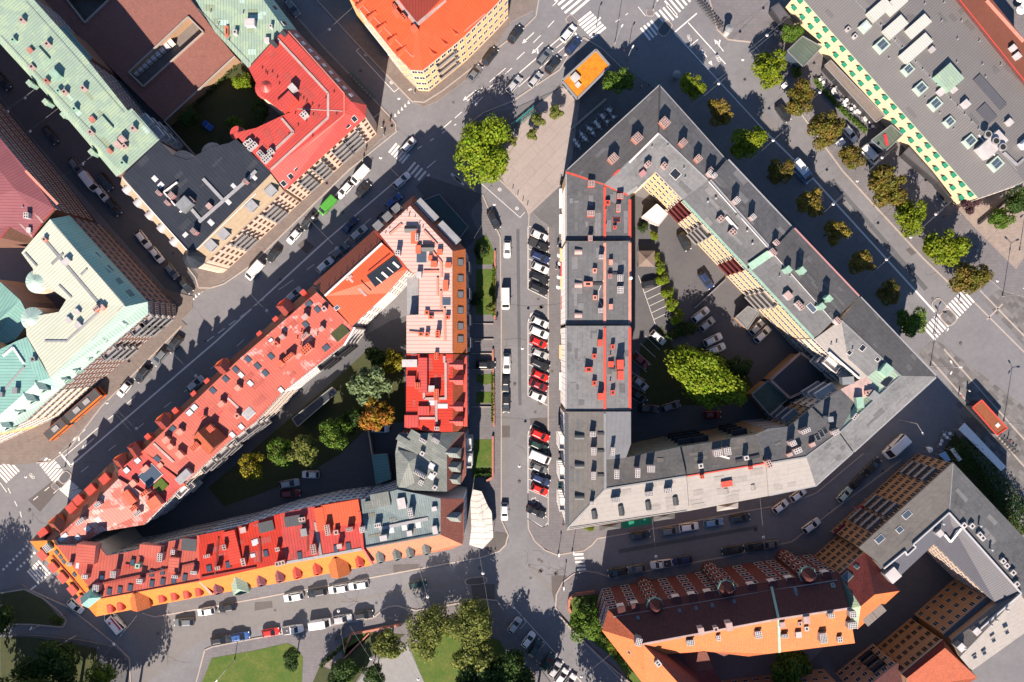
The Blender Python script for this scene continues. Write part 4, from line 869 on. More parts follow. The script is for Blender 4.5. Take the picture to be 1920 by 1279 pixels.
B.chim([(*t22(1685, 222), 1.4, 1.4, 3, 3, 1.8), (*t22(1808, 347), 1.2, 1.2, 3, 3, 1.8), (*t22(1490, 20), 1.6, 1.2, 4, 3, 1.6), (*t22(1520, 35), 1, 1, 2, 2, 1.5)], pinkc, whitec); B.chim([(*t22(1565, 362), 1.4, 1.4, 2, 2, 1.2), (*t22(1655, 460), 1.6, 1.4, 2, 2, 1.2)], greyc, pinkc)
B.strip("duct", [t22(1605, 345), t22(1690, 440)], .6, .4, trimw, .5); B.vents([t22(1470, 230), t22(1530, 205), t22(1765, 450), t22(1805, 545)], r=.25)
B.chim([(*t22(1700, 345), 1.2, .6, 1, 1, .5)], greyc)
f = B.facade((1281, 376), (1322, 420), 17.4, 5, 7, .9, 1.6); B.balc(f, [.22], w_=3.6, d_=.9, mat=maroonf); f = B.facade((1322, 420), (1362, 463), 17.4, 5, 6, .9, 1.6); B.balc(f, [.2], w_=3.2, d_=1.4, mat=greym); f = B.facade((1362, 463), (1401, 503), 17.4, 5, 6, .9, 1.6); B.balc(f, [.75], w_=3.4, d_=.9, mat=maroonf)
B.hit(960, 640); B.patches(26, [feltg, feltb, feltl, feltd], 10); B.ext((1363, 299), (1488, 427), 18, 5, 8); B.done()

# ---------- triangular block of red roofs
B = Bld("corner_building", "pale pink sheet roofed corner building with orange mansard, northern tip of the red roofed block", "building", (800, 530), w_bricko)
B.roof([(pink, [(769, 386, 17.5), (849, 471, 17.5), (849, 662, 17.5), (762, 662, 17.5), (762, 592, 17.5), (785, 590, 17.5), (786, 522, 17.5), (767, 506, 17.5), (712, 439, 17.5)]),
        (darkred, [(775, 367, 14.3), (873, 467, 14.3), (849, 471, 17.5), (769, 386, 17.5)]), (tile_or, [(873, 467, 14.3), (876, 662, 14.3), (849, 662, 17.5), (849, 471, 17.5)]), (darkred, [(775, 367, 14.3), (769, 386, 17.5), (712, 439, 17.5), (702, 430, 14.3)])])
B.roof([(greym, [(763, 520, 14), (785, 520, 14), (785, 590, 14), (763, 590, 14)])])
B.sky([t12(1530, 687), t12(1530, 808), t12(1530, 928), t12(1530, 1046), t12(1530, 1165), t12(1530, 1262)], 1.5, 1.7, greyc, darkm)
B.sky([(*t12(1240, 645), 2.6, 2.2), (*t12(1428, 982), 1.6, 1.8)], gl=glassb, fr=greym); B.dorm([t12(1180, 440), t12(1305, 580)], 1.3, 1.3, .8, whitem, darkm)
B.chim([(*t12(1185, 490), 3.2, 1.4, 1, 1, 1), (*t12(1215, 590), 1.6, 1, 1, 1, .8), (*t12(1375, 610), 1.1, 1, 1, 1, .9), (*t12(1332, 700), 1.2, 1.2, 1, 1, 1.1), (*t12(1440, 708), 1, 1.2, 1, 1, .9), (*t12(1305, 655), 1, .8, 1, 1, .8), (*t12(1420, 860), 2.2, 1, 1, 1, 1.1), (*t12(1280, 1065), .9, .9, 1, 1, .6), (*t12(1310, 1100), .6, .9, 1, 1, .9), (*t12(1435, 1100), .8, .8, 1, 1, .9), (*t12(1280, 1228), .8, .8, 1, 1, 1), (*t12(1360, 1225), 1.9, 1, 3, 1, 1.6), (*t12(1235, 1225), .7, .9, 1, 1, .7)], oranc)
B.chim([(*t12(1205, 500), 1.8, .6, 4, 1, 1.6), (*t12(1220, 780), 1.2, 1, 1, 1, 1.2), (*t12(1060, 615), 1.2, 1.2, 2, 2, 1.8)], pinkc, whitec)
for q in ([(1260, 450), (1355, 555)], [(1325, 610), (1388, 690), (1390, 800)], [(1000, 480), (1090, 400)], [(1360, 800), (1360, 940)], [(1255, 755), (1370, 755)], [(1385, 900), (1385, 1040)], [(1300, 1065), (1400, 1065)], [(1412, 1030), (1415, 1279)], [(1145, 1210), (1250, 1220)]): B.strip("pipe", [t12(*p) for p in q], .45, .3, salc, .35)
B.strip("snow_rail", [(848, 474), (848, 660)], .1, .1, salc, .3); B.vents([t12(x, y) for x, y in ((1130, 300), (1150, 318), (1085, 330), (1190, 345), (1060, 350), (1225, 390), (1145, 340), (1000, 430), (970, 465), (1250, 420))], r=.12, h=.4, mat=darkm)
B.chim([(*t12(1235, 590), 3.2, 2.6, 1, 1, .8)], pinkc) if False else None
B.dorm([t12(1280, 300), t12(1445, 470)], 5.6, 1.6, 1.2, darkm, greym, 'flat'); B.dorm([t12(1058, 288), t12(988, 350), t12(918, 415)], 1.7, 1.6, 1.4, greym, feltl, 'flat')
f = B.facade((873, 467), (876, 662), 14.3, 4, 14, 1.2, 1.8); B.balc(f, [.16, .42, .68, .9], w_=2.2, d_=.8, mat=greym)
B.done()
B = Bld("apartment_building", "bright orange-red sheet roofed house with a glazed roof slot, beside the pale pink corner roof", "building", (670, 530), w_white)
B.roof([(rustc, [(702, 431, 14), (717, 456, 17), (609, 555, 17), (587, 532, 14)]), (redorange, [(717, 456, 17), (767, 503, 16), (726, 550, 15), (660, 612, 15), (609, 555, 17)])])
B.sky([(*t12(965, 755), 7.4, 3.0)], gl=glass, fr=darkm); 
for i in range(4): B.strip("glazing_bar", [(t12(900+i*42, 800-i*38)), (t12(945+i*42, 840-i*38))], .5 if i % 2 else .2, .08, trimw, .4)
B.strip("ridge_cap", [t12(945, 545), t12(515, 938)], .45, .12, trimw, .15); B.strip("walkway", [t12(680, 790), t12(825, 938)], .5, .15, pinkc, .2); B.strip("walkway", [t12(675, 820), t12(720, 785)], .5, .15, pinkc, .2)
B.strip("snow_rail", [t12(785, 825), t12(862, 900)], .15, .3, darkm, .3); B.strip("snow_rail", [t12(840, 755), t12(1000, 625)], .15, .3, darkred, .3); B.strip("fire_wall", [t12(890, 450), t12(1030, 600), t12(1140, 740), t12(1190, 770)], .5, .9, darkred, .8)
B.sky([(*t12(605, 1027), 1.1, .9)], gl=glassb, fr=trimw); B.vents([t12(540+i*45, 872-i*41) for i in range(9)], r=.12, h=.3, mat=darkred)
f = B.facade((767, 503), (726, 550), 15, 4, 4, 1.1, 1.6, gl=glass); f = B.facade((726, 550), (662, 610), 15, 4, 5, 1.1, 1.6, skip=[(i, j) for i in range(4) for j in (0, 1)]); B.ext((702, 431), (587, 532), 14, 4, 7); B.done()
B = Bld("apartment_building", "salmon sheet roofed house with pink and grey weathered patches along the diagonal street", "building", (560, 650), w_white)
B.roof([(rustc, [(587, 535, 14), (594, 548, 16.5), (450, 672, 16.5), (443, 664, 14)]), (salmonp, [(594, 548, 16.5), (665, 617, 15), (645, 645, 15), (540, 727, 15), (528, 738, 15), (450, 672, 16.5)])])
B.sky([(*t12(395, 998), 1.5, 1.1), t12(460, 1040), t12(372, 1152), (*t13(525, 48), 1.5, 1.2), t13(112, 112), t13(70, 238), t13(12, 185)]); B.sky([(*t12(110, 1270), 1.1, .8), t13(188, 365)], gl=glassw)
B.chim([(*t12(365, 1095), 1.2, .9, 1, 1, 1.6), (*t12(490, 1185), 1, .8, 1, 1, 1.2), (*t12(195, 1245), 1, .8, 1, 1, 1.4), (*t12(365, 1235), 1.8, .8, 4, 2, 1.2), (*t12(510, 1035), .9, .9, 1, 1, .8)], salc, pinkc)
B.chim([(*t13(375, 60), 2.8, 1.8, 4, 3, 1.6), (*t13(245, 120), 2.8, 1.0, 5, 2, 1.6), (*t13(180, 165), 1, 1, 1, 1, 1.4), (*t13(150, 20), .8, .8, 1, 1, .8)], salc, oranc)
B.strip("parapet", [t12(740, 1175), t13(660, 30)], .4, .4, whitem, .3); B.dorm([t12(210, 1010)], 2.6, 1.8, .6, redc, darkred, 'hip'); B.dorm([t12(355, 915), t12(150, 1115), t12(30, 1225)], 1.0, .9, .5, redc, redc, 'flat')
B.chim([(*t12(630, 1215), 3.4, 2.4, 1, 1, .2)], whitec, grassd); B.vents([t12(335, 1210), t12(455, 1235), t12(305, 1260), t13(330, 30)], mat=salc)
f = B.facade((665, 617), (645, 645), 15, 4, 3, 1.1, 1.5); f = B.facade((645, 645), (592, 686), 15, 4, 6, 1.1, 1.5); B.balc(f, [.2, .8], w_=4, mat=darkm); B.facade((592, 686), (530, 736), 15, 4, 9, 1, 1.5); B.hit(960, 640); B.patches(26, [SAL2, pinkred, SAL2, red], 13); B.ext((587, 535), (443, 664), 14, 4, 9); B.done()
B = Bld("apartment_building", "salmon red sheet roofed house with many chimneys in the middle of the diagonal wing", "building", (400, 790), w_cream)
B.roof([(rustc, [(443, 664, 14), (450, 672, 16.5), (268, 845, 16.5), (262, 836, 14)]), (salmon, [(450, 672, 16.5), (530, 736, 15), (480, 790, 15), (425, 832, 15), (347, 905, 15), (268, 845, 16.5)])])
B.sky([t03(1858, 135), t03(1765, 212), t03(1690, 282), t03(1595, 368), (*t03(1292, 655), 1.3, 1.1), t03(1178, 880)], gl=glassb); B.sky([t03(1805, 252), t03(1875, 315), (*t03(1455, 495), 1.4, 1.3), (*t03(1420, 535), 1.4, 1.3), t03(1808, 640), t03(1740, 700)], gl=glassw)
B.chim([(*t03(1460, 790), 2.4, 1.4, 5, 4, 2.2), (*t03(1575, 655), 1.4, 1.5, 3, 4, 2), (*t03(1520, 570), 1, .6, 3, 1, 1.4)], salc, oranc); B.chim([(*t03(1780, 350), 1, 1, 1, 1, 1.3), (*t03(1655, 470), 1.2, .9, 1, 1, 1.5), (*t03(1240, 740), 1.3, 1, 1, 1, 1.3), (*t03(1345, 850), 1.1, 1.6, 1, 1, 1.4), (*t03(1775, 560), .9, .9, 1, 1, 1.2), (*t03(1275, 790), 1, .9, 1, 1, 1.2), (*t03(1345, 680), 1.2, 1, 1, 1, 1.2)], salc)
B.chim([(*t03(1425, 600), .9, .9, 1, 1, 1)], yellowm) if False else None
B.strip("walkway", [t03(1705, 425), t03(1785, 500)], .5, .12, pinkc, .2); B.strip("walkway", [t03(1150, 765), t03(1300, 905)], .5, .12, pinkc, .2); B.sky([(*t03(1862, 540), 2.4, 2)], gl=greym, fr=trimw)
B.dorm([t03(1590, 740)], 5, 3.5, 1.2, tile_rr, tile_rr, 'gable', turn=0); B.dorm([t03(1665, 180), t03(1220, 590)], 2.6, 1.8, .6, trimo, darkred, 'hip'); B.dorm([t03(1555, 300), t03(1455, 395), t03(1315, 520), t03(1110, 715)], 1.0, .9, .5, redc, redc, 'flat')
B.chim([(*t03(1370, 1015), 3.4, 1.6, 1, 1, 1.4)], whitec, greym); B.strip("fire_wall", [t03(1062, 825), t03(1385, 1080)], .5, .6, redc, .5)
f = B.facade((529, 738), (480, 790), 15, 4, 7, 1, 1.5); f = B.facade((480, 790), (425, 832), 15, 4, 6, 1.1, 1.5); B.balc(f, [.3, .7], w_=3.4, mat=greym); f = B.facade((425, 832), (348, 904), 15, 4, 9, 1.1, 1.5); B.balc(f, [.25, .6], w_=3.4, mat=greym); B.hit(960, 640); B.patches(26, [SAL2, pinkred, SAL2, red], 14); B.ext((443, 664), (262, 836), 14, 4, 12); B.done()
B = Bld("apartment_building", "low red sheet roofed house with glass canopy and planted roof terrace near the western tip", "building", (280, 900), w_cream)
B.roof([(rustc, [(262, 836, 13.5), (268, 845, 15.5), (222, 882, 15.5), (212, 866, 13.5)]), (red, [(268, 845, 15.5), (347, 905, 14.5), (310, 943, 14.5), (296, 940, 14.5), (222, 898, 15.5), (222, 882, 15.5)])])
B.sky([(*t03(1030, 893), 1.3, 1.3), (*t03(948, 967), 1.3, 1.3)], gl=glassw); B.sky([t03(910, 1070)], .9, .9); B.sky([(*t03(1125, 1005), 4.2, 3.4)], gl=glassb, fr=trimw); B.chim([(*t03(1200, 930), 1, .9, 1, 1, 1), (*t03(995, 1065), 1.2, 1.2, 1, 1, 1), (*t03(1085, 955), 1.6, .9, 1, 1, .8)], salc)
B.chim([(*t03(1205, 1080), 2.4, 2.2, 1, 1, .2)], brownwood, grassm); B.strip("parapet", [t03(1060, 830), t03(1370, 1085)], .4, .3, redc, .2); B.dorm([t03(905, 890)], 2.4, 2, .6, trimo, darkred, 'hip'); B.dorm([t03(1010, 800)], 2, 2, 1, darkred, darkred, 'hip')
f = B.facade((346, 906), (311, 942), 14.5, 4, 4, 1.2, 1.5); B.balc(f, [.5], w_=3, mat=whitem); B.hit(960, 640); B.patches(20, [red, RED2, RED2], 15); B.done()
B = Bld("corner_building", "pinkish sheet roofed western tip house with rust brown mansard towards the diagonal street", "building", (170, 980), w_white)
B.roof([(rustc, [(210, 866, 12.6), (222, 898, 16), (160, 959, 16), (100, 1013, 16), (56, 1015, 12.6)]), (pinkred, [(222, 898, 16), (296, 940, 15), (310, 943, 14.8), (270, 984, 14.8), (190, 997, 14.8), (150, 1022, 15.2), (110, 1020, 16), (100, 1013, 16), (160, 959, 16)])])
B.sky([(*t04(485, 182), 1.2, .9), (*t04(457, 208), 1.2, .9), t04(580, 195), t04(655, 130), t04(735, 60), t03(855, 1238)], 1.1, 1.1, gl=glassw, fr=trimw); B.chim([(*t03(1080, 1140), 2, .9, 3, 2, 1.6), (*t03(1150, 1215), 2.6, 2.4, 1, 1, 1.4), (*t03(1000, 1250), 1.6, 1, 3, 2, 1.2)], salc, oranc)
B.chim([(*t04(600, 75), 2.2, .9, 4, 2, 1.4), (*t04(1030, 15), 1.8, .8, 4, 2, 1.2), (*t03(730, 1225), 1.6, 1, 3, 2, 1.2)], pinkc, whitec); B.dorm([t03(790, 1030), t03(685, 1110), t03(590, 1190), t03(540, 1245), t04(330, 160)], 1.9, 1.6, 1.2, redc, redc, 'flat'); B.dorm([t04(430, 80)], 2.6, 2.2, 1.2, trimo, rustc, 'hip')
B.chim([(*t03(965, 1170), 1.5, 3.2, 1, 1, 1.2)], oranc)
B.facade((310, 944), (270, 984), 14.8, 3, 4, 1.3, 1.7); B.facade((270, 984), (190, 997), 14.8, 3, 4, 1.3, 1.7); B.hit(960, 640); B.patches(26, [SAL2, pinkred, SAL2, red], 16); B.done()
def ridgebox(B, items, mat=trimr, h=1.6):
    B.chim(items, mat, h=h)
B = Bld("apartment_building", "coral red sheet roofed house with yellow-orange skirt at the south-western tip of the red block", "building", (270, 1080), w_cream)
B.roof([(tile_oy, [(56, 1015, 13.9), (100, 1013, 17.3), (105, 1022, 17.3), (183, 1122, 17.3), (180, 1156, 13.9)]), (salmon, [(105, 1022, 17.3), (150, 1024, 16.9), (180, 1018, 16.7), (200, 1042, 16.7), (240, 1035, 16.3), (310, 1017, 16.3), (372, 1004, 16.3), (375, 1090, 17.3), (183, 1122, 17.3)]),
        (tile_oy, [(180, 1156, 13.9), (183, 1122, 17.3), (375, 1090, 17.3), (397, 1115, 13.9)])])
B.sky([t04(x, y) for x, y in ((425, 305), (455, 340), (480, 375), (560, 472), (818, 600), (898, 588), (975, 572), (1135, 465), (1218, 450), (1138, 540), (1220, 525), (1385, 495), (1302, 515), (992, 383))], 1.0, 1.4); B.sky([(*t04(582, 395), .7, 1.8)], gl=glassw, fr=trimw); B.sky([t04(763, 495)], 1, 1, gl=glassw, fr=darkm)
B.chim([(*t04(848, 473), 1.2, 1.6, 3, 4, 1.8), (*t04(718, 575), 1.4, 1.6, 3, 4, 1.6), (*t04(635, 490), 1.4, .9, 3, 2, 1.4), (*t04(1197, 345), 1.2, 2, 2, 4, 1.8), (*t04(1045, 525), 1.4, 1.1, 3, 2, 1.4), (*t04(1295, 305), .9, 1.1, 2, 2, 1.4), (*t04(1310, 490), 1.5, .6, 3, 1, 1.4), (*t04(1450, 460), 1.5, .7, 4, 1, 1.4), (*t04(520, 395), 1.1, .7, 3, 2, 1)], mauvec, whitec)
B.chim([(*t04(640, 320), 4, 4, 1, 1, 1.6)], salc, salmon); B.chim([(*t04(1030, 410), .9, .9, 1, 1, 1.4)], mintc)
B.chim([(*t04(352, 275), 1.8, 1.5, 4, 3, 1.5)], mintc, whitec); B.dorm([(t04(700, 630)[0], t04(700, 630)[1])], 2.6, 2.2, 1, mintc, teal, 'hip', turn=-pi/4)
B.dorm([t04(325, 325), t04(405, 415), t04(475, 495), t04(550, 585), t04(620, 665)], 1.9, 1.5, 1.0, pinkc, redc, 'flat'); B.dorm([t04(825, 728), t04(900, 712), t04(1210, 652), t04(1303, 636), t04(1395, 622), t04(1485, 604)], 1.4, 1.7, .9, redc, redc, 'round'); B.dorm([t04(1055, 680)], 3.8, 2.6, .9, tile_or, tile_or, 'gable')
B.strip("snow_rail", [t04(745, 655), t04(1490, 520)], .12, .15, darkred, .25); B.strip("snow_rail", [t04(390, 330), t04(640, 620)], .3, .15, darkred, .25); B.strip("walkway", [t04(770, 540), t04(1100, 470), t04(1490, 380)], .4, .1, darkred, .25); B.strip("fire_wall", [t04(1485, 180), t04(1492, 520), t04(1585, 622)], .5, .7, redc, .6)
B.chim([(*t04(1415, 250), 3.2, 2.6, 1, 1, .3)], redc, blackc); B.chim([(*t04(1300, 400), 2.2, 3, 1, 1, .8), (*t04(1130, 300), 5, 2.6, 1, 1, .8)], salc, salmon)
B.facade((200, 1042), (240, 1035), 16.3, 4, 3, 1.2, 1.6); f = B.facade((240, 1035), (310, 1017), 16.3, 4, 6, 1.2, 1.6); B.facade((310, 1017), (371, 1004), 16.3, 4, 6, 1.2, 1.6); B.hit(960, 640); B.patches(26, [SAL2, pinkred, SAL2, red], 17); B.ext((180, 1156), (397, 1115), 13.9, 4, 11); B.done()
B = Bld("apartment_building", "scarlet sheet roofed house with orange skirt and a copper green hipped dormer", "building", (455, 1040), w_white)
B.roof([(redhot, [(375, 1090, 17.8), (372, 1004, 16.8), (440, 990, 16.8), (525, 963, 16.8), (535, 1055, 17.8)]), (tile_oy, [(375, 1090, 17.8), (535, 1055, 17.8), (546, 1089, 14.4), (397, 1115, 14.4)])])
B.chim([(*t04(1550, 335), 1.6, .7, 3, 2, 1.2), (*t04(1630, 425), 1.2, .8, 2, 2, 1.2), (*t04(1822, 380), 1, 1.8, 1, 3, 1.4), (*t04(1680, 270), .8, 1.3, 1, 2, 1.8), (*t04(1820, 140), 1.2, 1.1, 1, 1, 1), (*t14(160, 285), 1, .9, 2, 1, 1.2), (*t14(180, 390), 2.4, 1.1, 3, 1, 1.5)], redc, pinkc)
B.sky([t04(1567, 428), t04(1710, 400), (*t14(75, 315), 1, 1.4)]); B.sky([(*t04(1905, 235), 1, 1.2), (*t04(1895, 330), 1, .8), (*t14(0, 225), .9, 1.1)], gl=glassw, fr=trimw); B.chim([(*t14(75, 115), 3.2, 2.2, 1, 1, .5)], redc, blackc); B.chim([(*t04(1740, 270), 2.6, 7, 1, 1, .7)], redc, redhot)
B.strip("walkway", [t04(1610, 480), t04(1635, 200)], .35, .1, darkred, .25); B.strip("walkway", [t14(35, 390), t14(25, 200)], .4, .1, darkred, .25); B.strip("snow_rail", [t04(1505, 495), t04(1918, 420)], .25, .2, darkred, .3)
B.dorm([t04(1635, 585), t14(40, 525), t14(180, 495)], 1.6, 1.7, .7, mauvec, mauve, 'hip'); B.dorm([t04(1800, 560)], 3.2, 3, .8, mintc, mint, 'hip'); B.facade((374, 1004), (440, 990), 16.8, 5, 6, 1.2, 1.6); B.facade((440, 990), (524, 963), 16.8, 5, 5, 1.1, 1.5); B.hit(960, 640); B.patches(14, [redhot, RED2], 18); B.ext((397, 1115), (546, 1089), 14.4, 4, 7); B.done()
B = Bld("apartment_building", "red sheet roofed house with bright orange skirt, next to the grey-green roofed corner", "building", (610, 1000), w_white)
B.roof([(red, [(535, 1055, 17.8), (525, 963, 16.8), (610, 945, 16.8), (675, 937, 16.8), (682, 1030, 17.8)]), (tile_oy, [(535, 1055, 17.8), (682, 1030, 17.8), (697, 1060, 14.4), (546, 1089, 14.4)])])
B.chim([(*t14(535, 140), 1.2, 2.6, 2, 5, 1.8), (*t14(430, 285), 1.2, 2.4, 2, 4, 1.6), (*t14(700, 135), 1.6, .9, 4, 2, 1.8), (*t14(600, 158), .9, .9, 1, 1, 1.2), (*t14(625, 262), 1, .9, 1, 1, 1.4), (*t14(345, 60), 1.6, 1, 2, 1, 1)], oranc, pinkc); B.chim([(*t14(797, 138), 1.3, 1.3, 3, 3, 1.6)], whitec); B.chim([(*t14(358, 158), 1.2, 1.5, 1, 1, 1)], greyc)
B.sky([t14(600, 280), t14(692, 262), t14(328, 330)], 1, 1.6, glassb, darkm); B.chim([(*t14(290, 70), 4.4, 2.2, 1, 1, .5)], redc, blackc); B.chim([(*t14(640, 20), 8, 5, 1, 1, .6), (*t14(480, 60), 2, 5, 1, 1, .7)], redc, redorange)
B.strip("walkway", [t14(445, 80), t14(485, 325)], .6, .12, greym, .2); B.strip("walkway", [t14(390, 170), t14(385, 300)], .35, .1, darkred, .2); B.strip("snow_rail", [t14(225, 385), t14(800, 282)], .6, .12, greym, .1); B.strip("fire_wall", [t14(775, 0), t14(800, 285), t14(870, 400)], .5, .8, redc, .7)
B.dorm([t14(310, 468), t14(460, 440), t14(778, 382)], 1.5, 1.7, .7, redc, redc, 'hip'); B.dorm([t14(625, 425)], 4, 3, .8, tile_or, tile_or, 'gable')
f = B.facade((526, 963), (610, 945), 16.8, 5, 5, .8, 1.2); f = B.facade((610, 945), (675, 937), 16.8, 5, 5, 1, 1.5); B.hit(960, 640); B.patches(20, [red, RED2, RED2], 19); B.ext((546, 1089), (697, 1060), 14.4, 4, 7); B.done()
B = Bld("corner_building", "grey-green metal roofed corner house with salmon and brown tiled skirt", "building", (780, 980), w_white)
B.roof([(verdig2, [(684, 1029, 17.5), (677, 937, 17), (745, 918, 17.5), (826, 935, 18), (826, 1003, 17.5)]), (tile_sal, [(684, 1029, 17.5), (826, 1003, 17.5), (867, 1021, 14.1), (845, 1030, 14.1), (700, 1057, 14.1)]),
        (tile_br, [(826, 1003, 17.5), (826, 935, 18), (870, 935, 14.5), (870, 1010, 14.1), (867, 1021, 14.1)])])
B.chim([(*t14(1157, 15), 1, 2.4, 2, 4, 2.2), (*t14(1340, 140), 1, 1.6, 1, 1, 1.2), (*t14(955, 200), 1.4, 1, 1, 1, 1.6), (*t14(1150, 165), 1, 1, 1, 1, 1.2), (*t14(910, 105), 1.6, 1, 3, 1, 1.2), (*t13(1090, 1215), 1.6, 2.2, 1, 1, .8), (*t13(1335, 1255), 1, .8, 1, 1, .8)], whitec); B.sky([t14(1015, 138), t14(1112, 118), t14(1217, 100)], 1.1, 1.3, glassw, trimw)
B.dorm([t14(930, 345), t14(1055, 325), t14(1155, 305), t14(1275, 283)], 1.5, 2.1, .8, verdig, verdig, 'hip'); B.dorm([t14(1505, 40)], 1.8, 1.8, .9, verdig, verdig, 'hip'); B.strip("walkway", [t14(920, 130), t14(1290, 55)], .7, .15, greym, .2); B.strip("snow_rail", [t14(820, 268), t14(1380, 165)], .15, .15, darkm, .25)
B.chim([(*t13(930, 1190), 4, 3, 1, 1, .8), (*t13(850, 1230), 1.8, 1.8, 1, 1, .6)], greyc, verdig); B.strip("ridge_cap", [(684, 1028), (696, 1056)], .4, .15, redc, .1)
B.facade((678, 937), (744, 918), 17, 5, 9, 1.1, 1.6); f = B.facade((870, 940), (870, 1008), 14.5, 5, 5, 1.2, 1.8); B.hit(960, 640); B.patches(26, [verdig, verdig2, VER2], 20); B.ext((700, 1057), (845, 1030), 14.1, 4, 7); B.done()
B = Bld("apartment_building", "bright red sheet roofed house with grey roof walkways, facing the parking street", "building", (815, 735), w_brick)
B.roof([(redhot, [(762, 664, 17), (849, 664, 17), (849, 810, 17), (803, 810, 17), (761, 802, 17)]), (tile_rr, [(849, 664, 17), (873, 664, 14.3), (874, 790, 14.3), (870, 808, 14.3), (849, 810, 17)])])
B.chim([(*t13(1210, 333), 1.5, 1.1, 4, 2, 1.6), (*t13(1350, 400), 2.8, 1.1, 6, 2, 1.8), (*t13(1352, 110), 1.8, .9, 5, 2, 1.2)], oranc); B.chim([(*t13(1315, 355), 1.2, 1.2, 1, 1, 1.2), (*t13(1150, 165), 1.6, 3.2, 1, 1, .7)], whitec); B.chim([(*t13(1250, 255), 7.4, 1.8, 1, 1, 1.2)], redc, red); B.chim([(*t13(1160, 300), 2.2, 1.8, 1, 1, .8), (*t13(1255, 520), 1.8, 2.4, 1, 1, .7), (*t13(1165, 600), 2.6, 3, 1, 1, .6)], redc, red)
B.sky([(*t13(1317, 460), 1.1, 1.2), (*t13(1397, 485), 1, 2.2)], gl=glassw, fr=trimw)
for q in ([(1410, 110), (1410, 160)], [(1420, 160), (1422, 420)], [(1257, 340), (1258, 430), (1430, 428)], [(1350, 425), (1352, 620)], [(1220, 577), (1350, 577)]): B.strip("walkway", [t13(*p) for p in q], .5, .15, pinkc, .3)
B.dorm([t13(1520, 175), t13(1520, 290), t13(1520, 487), t13(1520, 597)], 1.8, 1.6, .9, redc, red, 'gable'); B.strip("gutter", [(872, 668), (873, 800)], .8, .2, redc, .1); B.chim([(*t13(1355, 655), .9, 1.2, 1, 2, 1)], pinkc)
f = B.facade((873, 666), (874, 788), 14.3, 4, 9, 1.2, 1.8); B.hit(960, 640); B.patches(20, [red, RED2, RED2], 21); B.done()
B = Bld("apartment_building", "weathered green-grey metal roofed house with brown tiled eastern skirt and three pointed dormers", "building", (800, 870), w_brickr)
B.roof([(verdig, [(748, 812, 17), (803, 812, 17.5), (868, 810, 15.6), (838, 843, 18), (838, 922, 18), (745, 918, 17), (741, 850, 16.5)]), (tile_br, [(868, 810, 15.6), (872, 812, 14.6), (874, 890, 14), (866, 905, 14), (838, 922, 18), (838, 843, 18)])])
B.chim([(*t13(1225, 1000), .8, 3.4, 1, 7, 2.2), (*t13(1235, 1060), 1.1, 1, 2, 2, 1.6), (*t13(1250, 745), .7, 1.8, 1, 4, 1.4), (*t13(1345, 745), .9, 1.8, 3, 5, 1.4), (*t13(1245, 842), .8, .8, 1, 1, 1.2), (*t13(1340, 1097), .8, .8, 1, 1, 1), (*t13(1340, 993), .7, .7, 1, 1, 1)], whitec); B.sky([(*t13(1317, 935), 1.2, 1.3), (*t13(1315, 1013), 1.2, 1.3)], gl=glassw, fr=trimw)
B.dorm([t13(1500, 835), t13(1500, 940), t13(1500, 1030)], 1.9, 1.9, .8, verdig, verdig, 'hip'); B.chim([(*t13(1180, 745), 3.8, 3.2, 1, 1, .6), (*t13(1100, 740), 1.2, 2.8, 1, 1, 1)], greyc, verdig); B.strip("walkway", [t13(1245, 860), t13(1243, 940)], .5, .1, darkm, .2)
b_ = MB(); apex = B.hit(*t13(1150, 900))[0]+Vector((0, 0, .8)); q = [P(*t13(*p), 17.1) for p in ((1060, 810), (1240, 850), (1200, 1095), (1065, 1110))]
for i in range(4): b_.face([q[(i+1) % 4], q[i], apex] if False else [q[i], q[(i+1) % 4], apex][::-1], verdig)
B.part("hipped_roof", b_.mesh("hipped_roof", B.o), B.o)
f = B.facade((873, 815), (874, 888), 14.2, 4, 5, 1.2, 1.8); B.balc(f, [.3, .75], w_=2.6, mat=whitem); B.hit(960, 640); B.patches(26, [verdig, verdig2, VER2], 22); B.done()

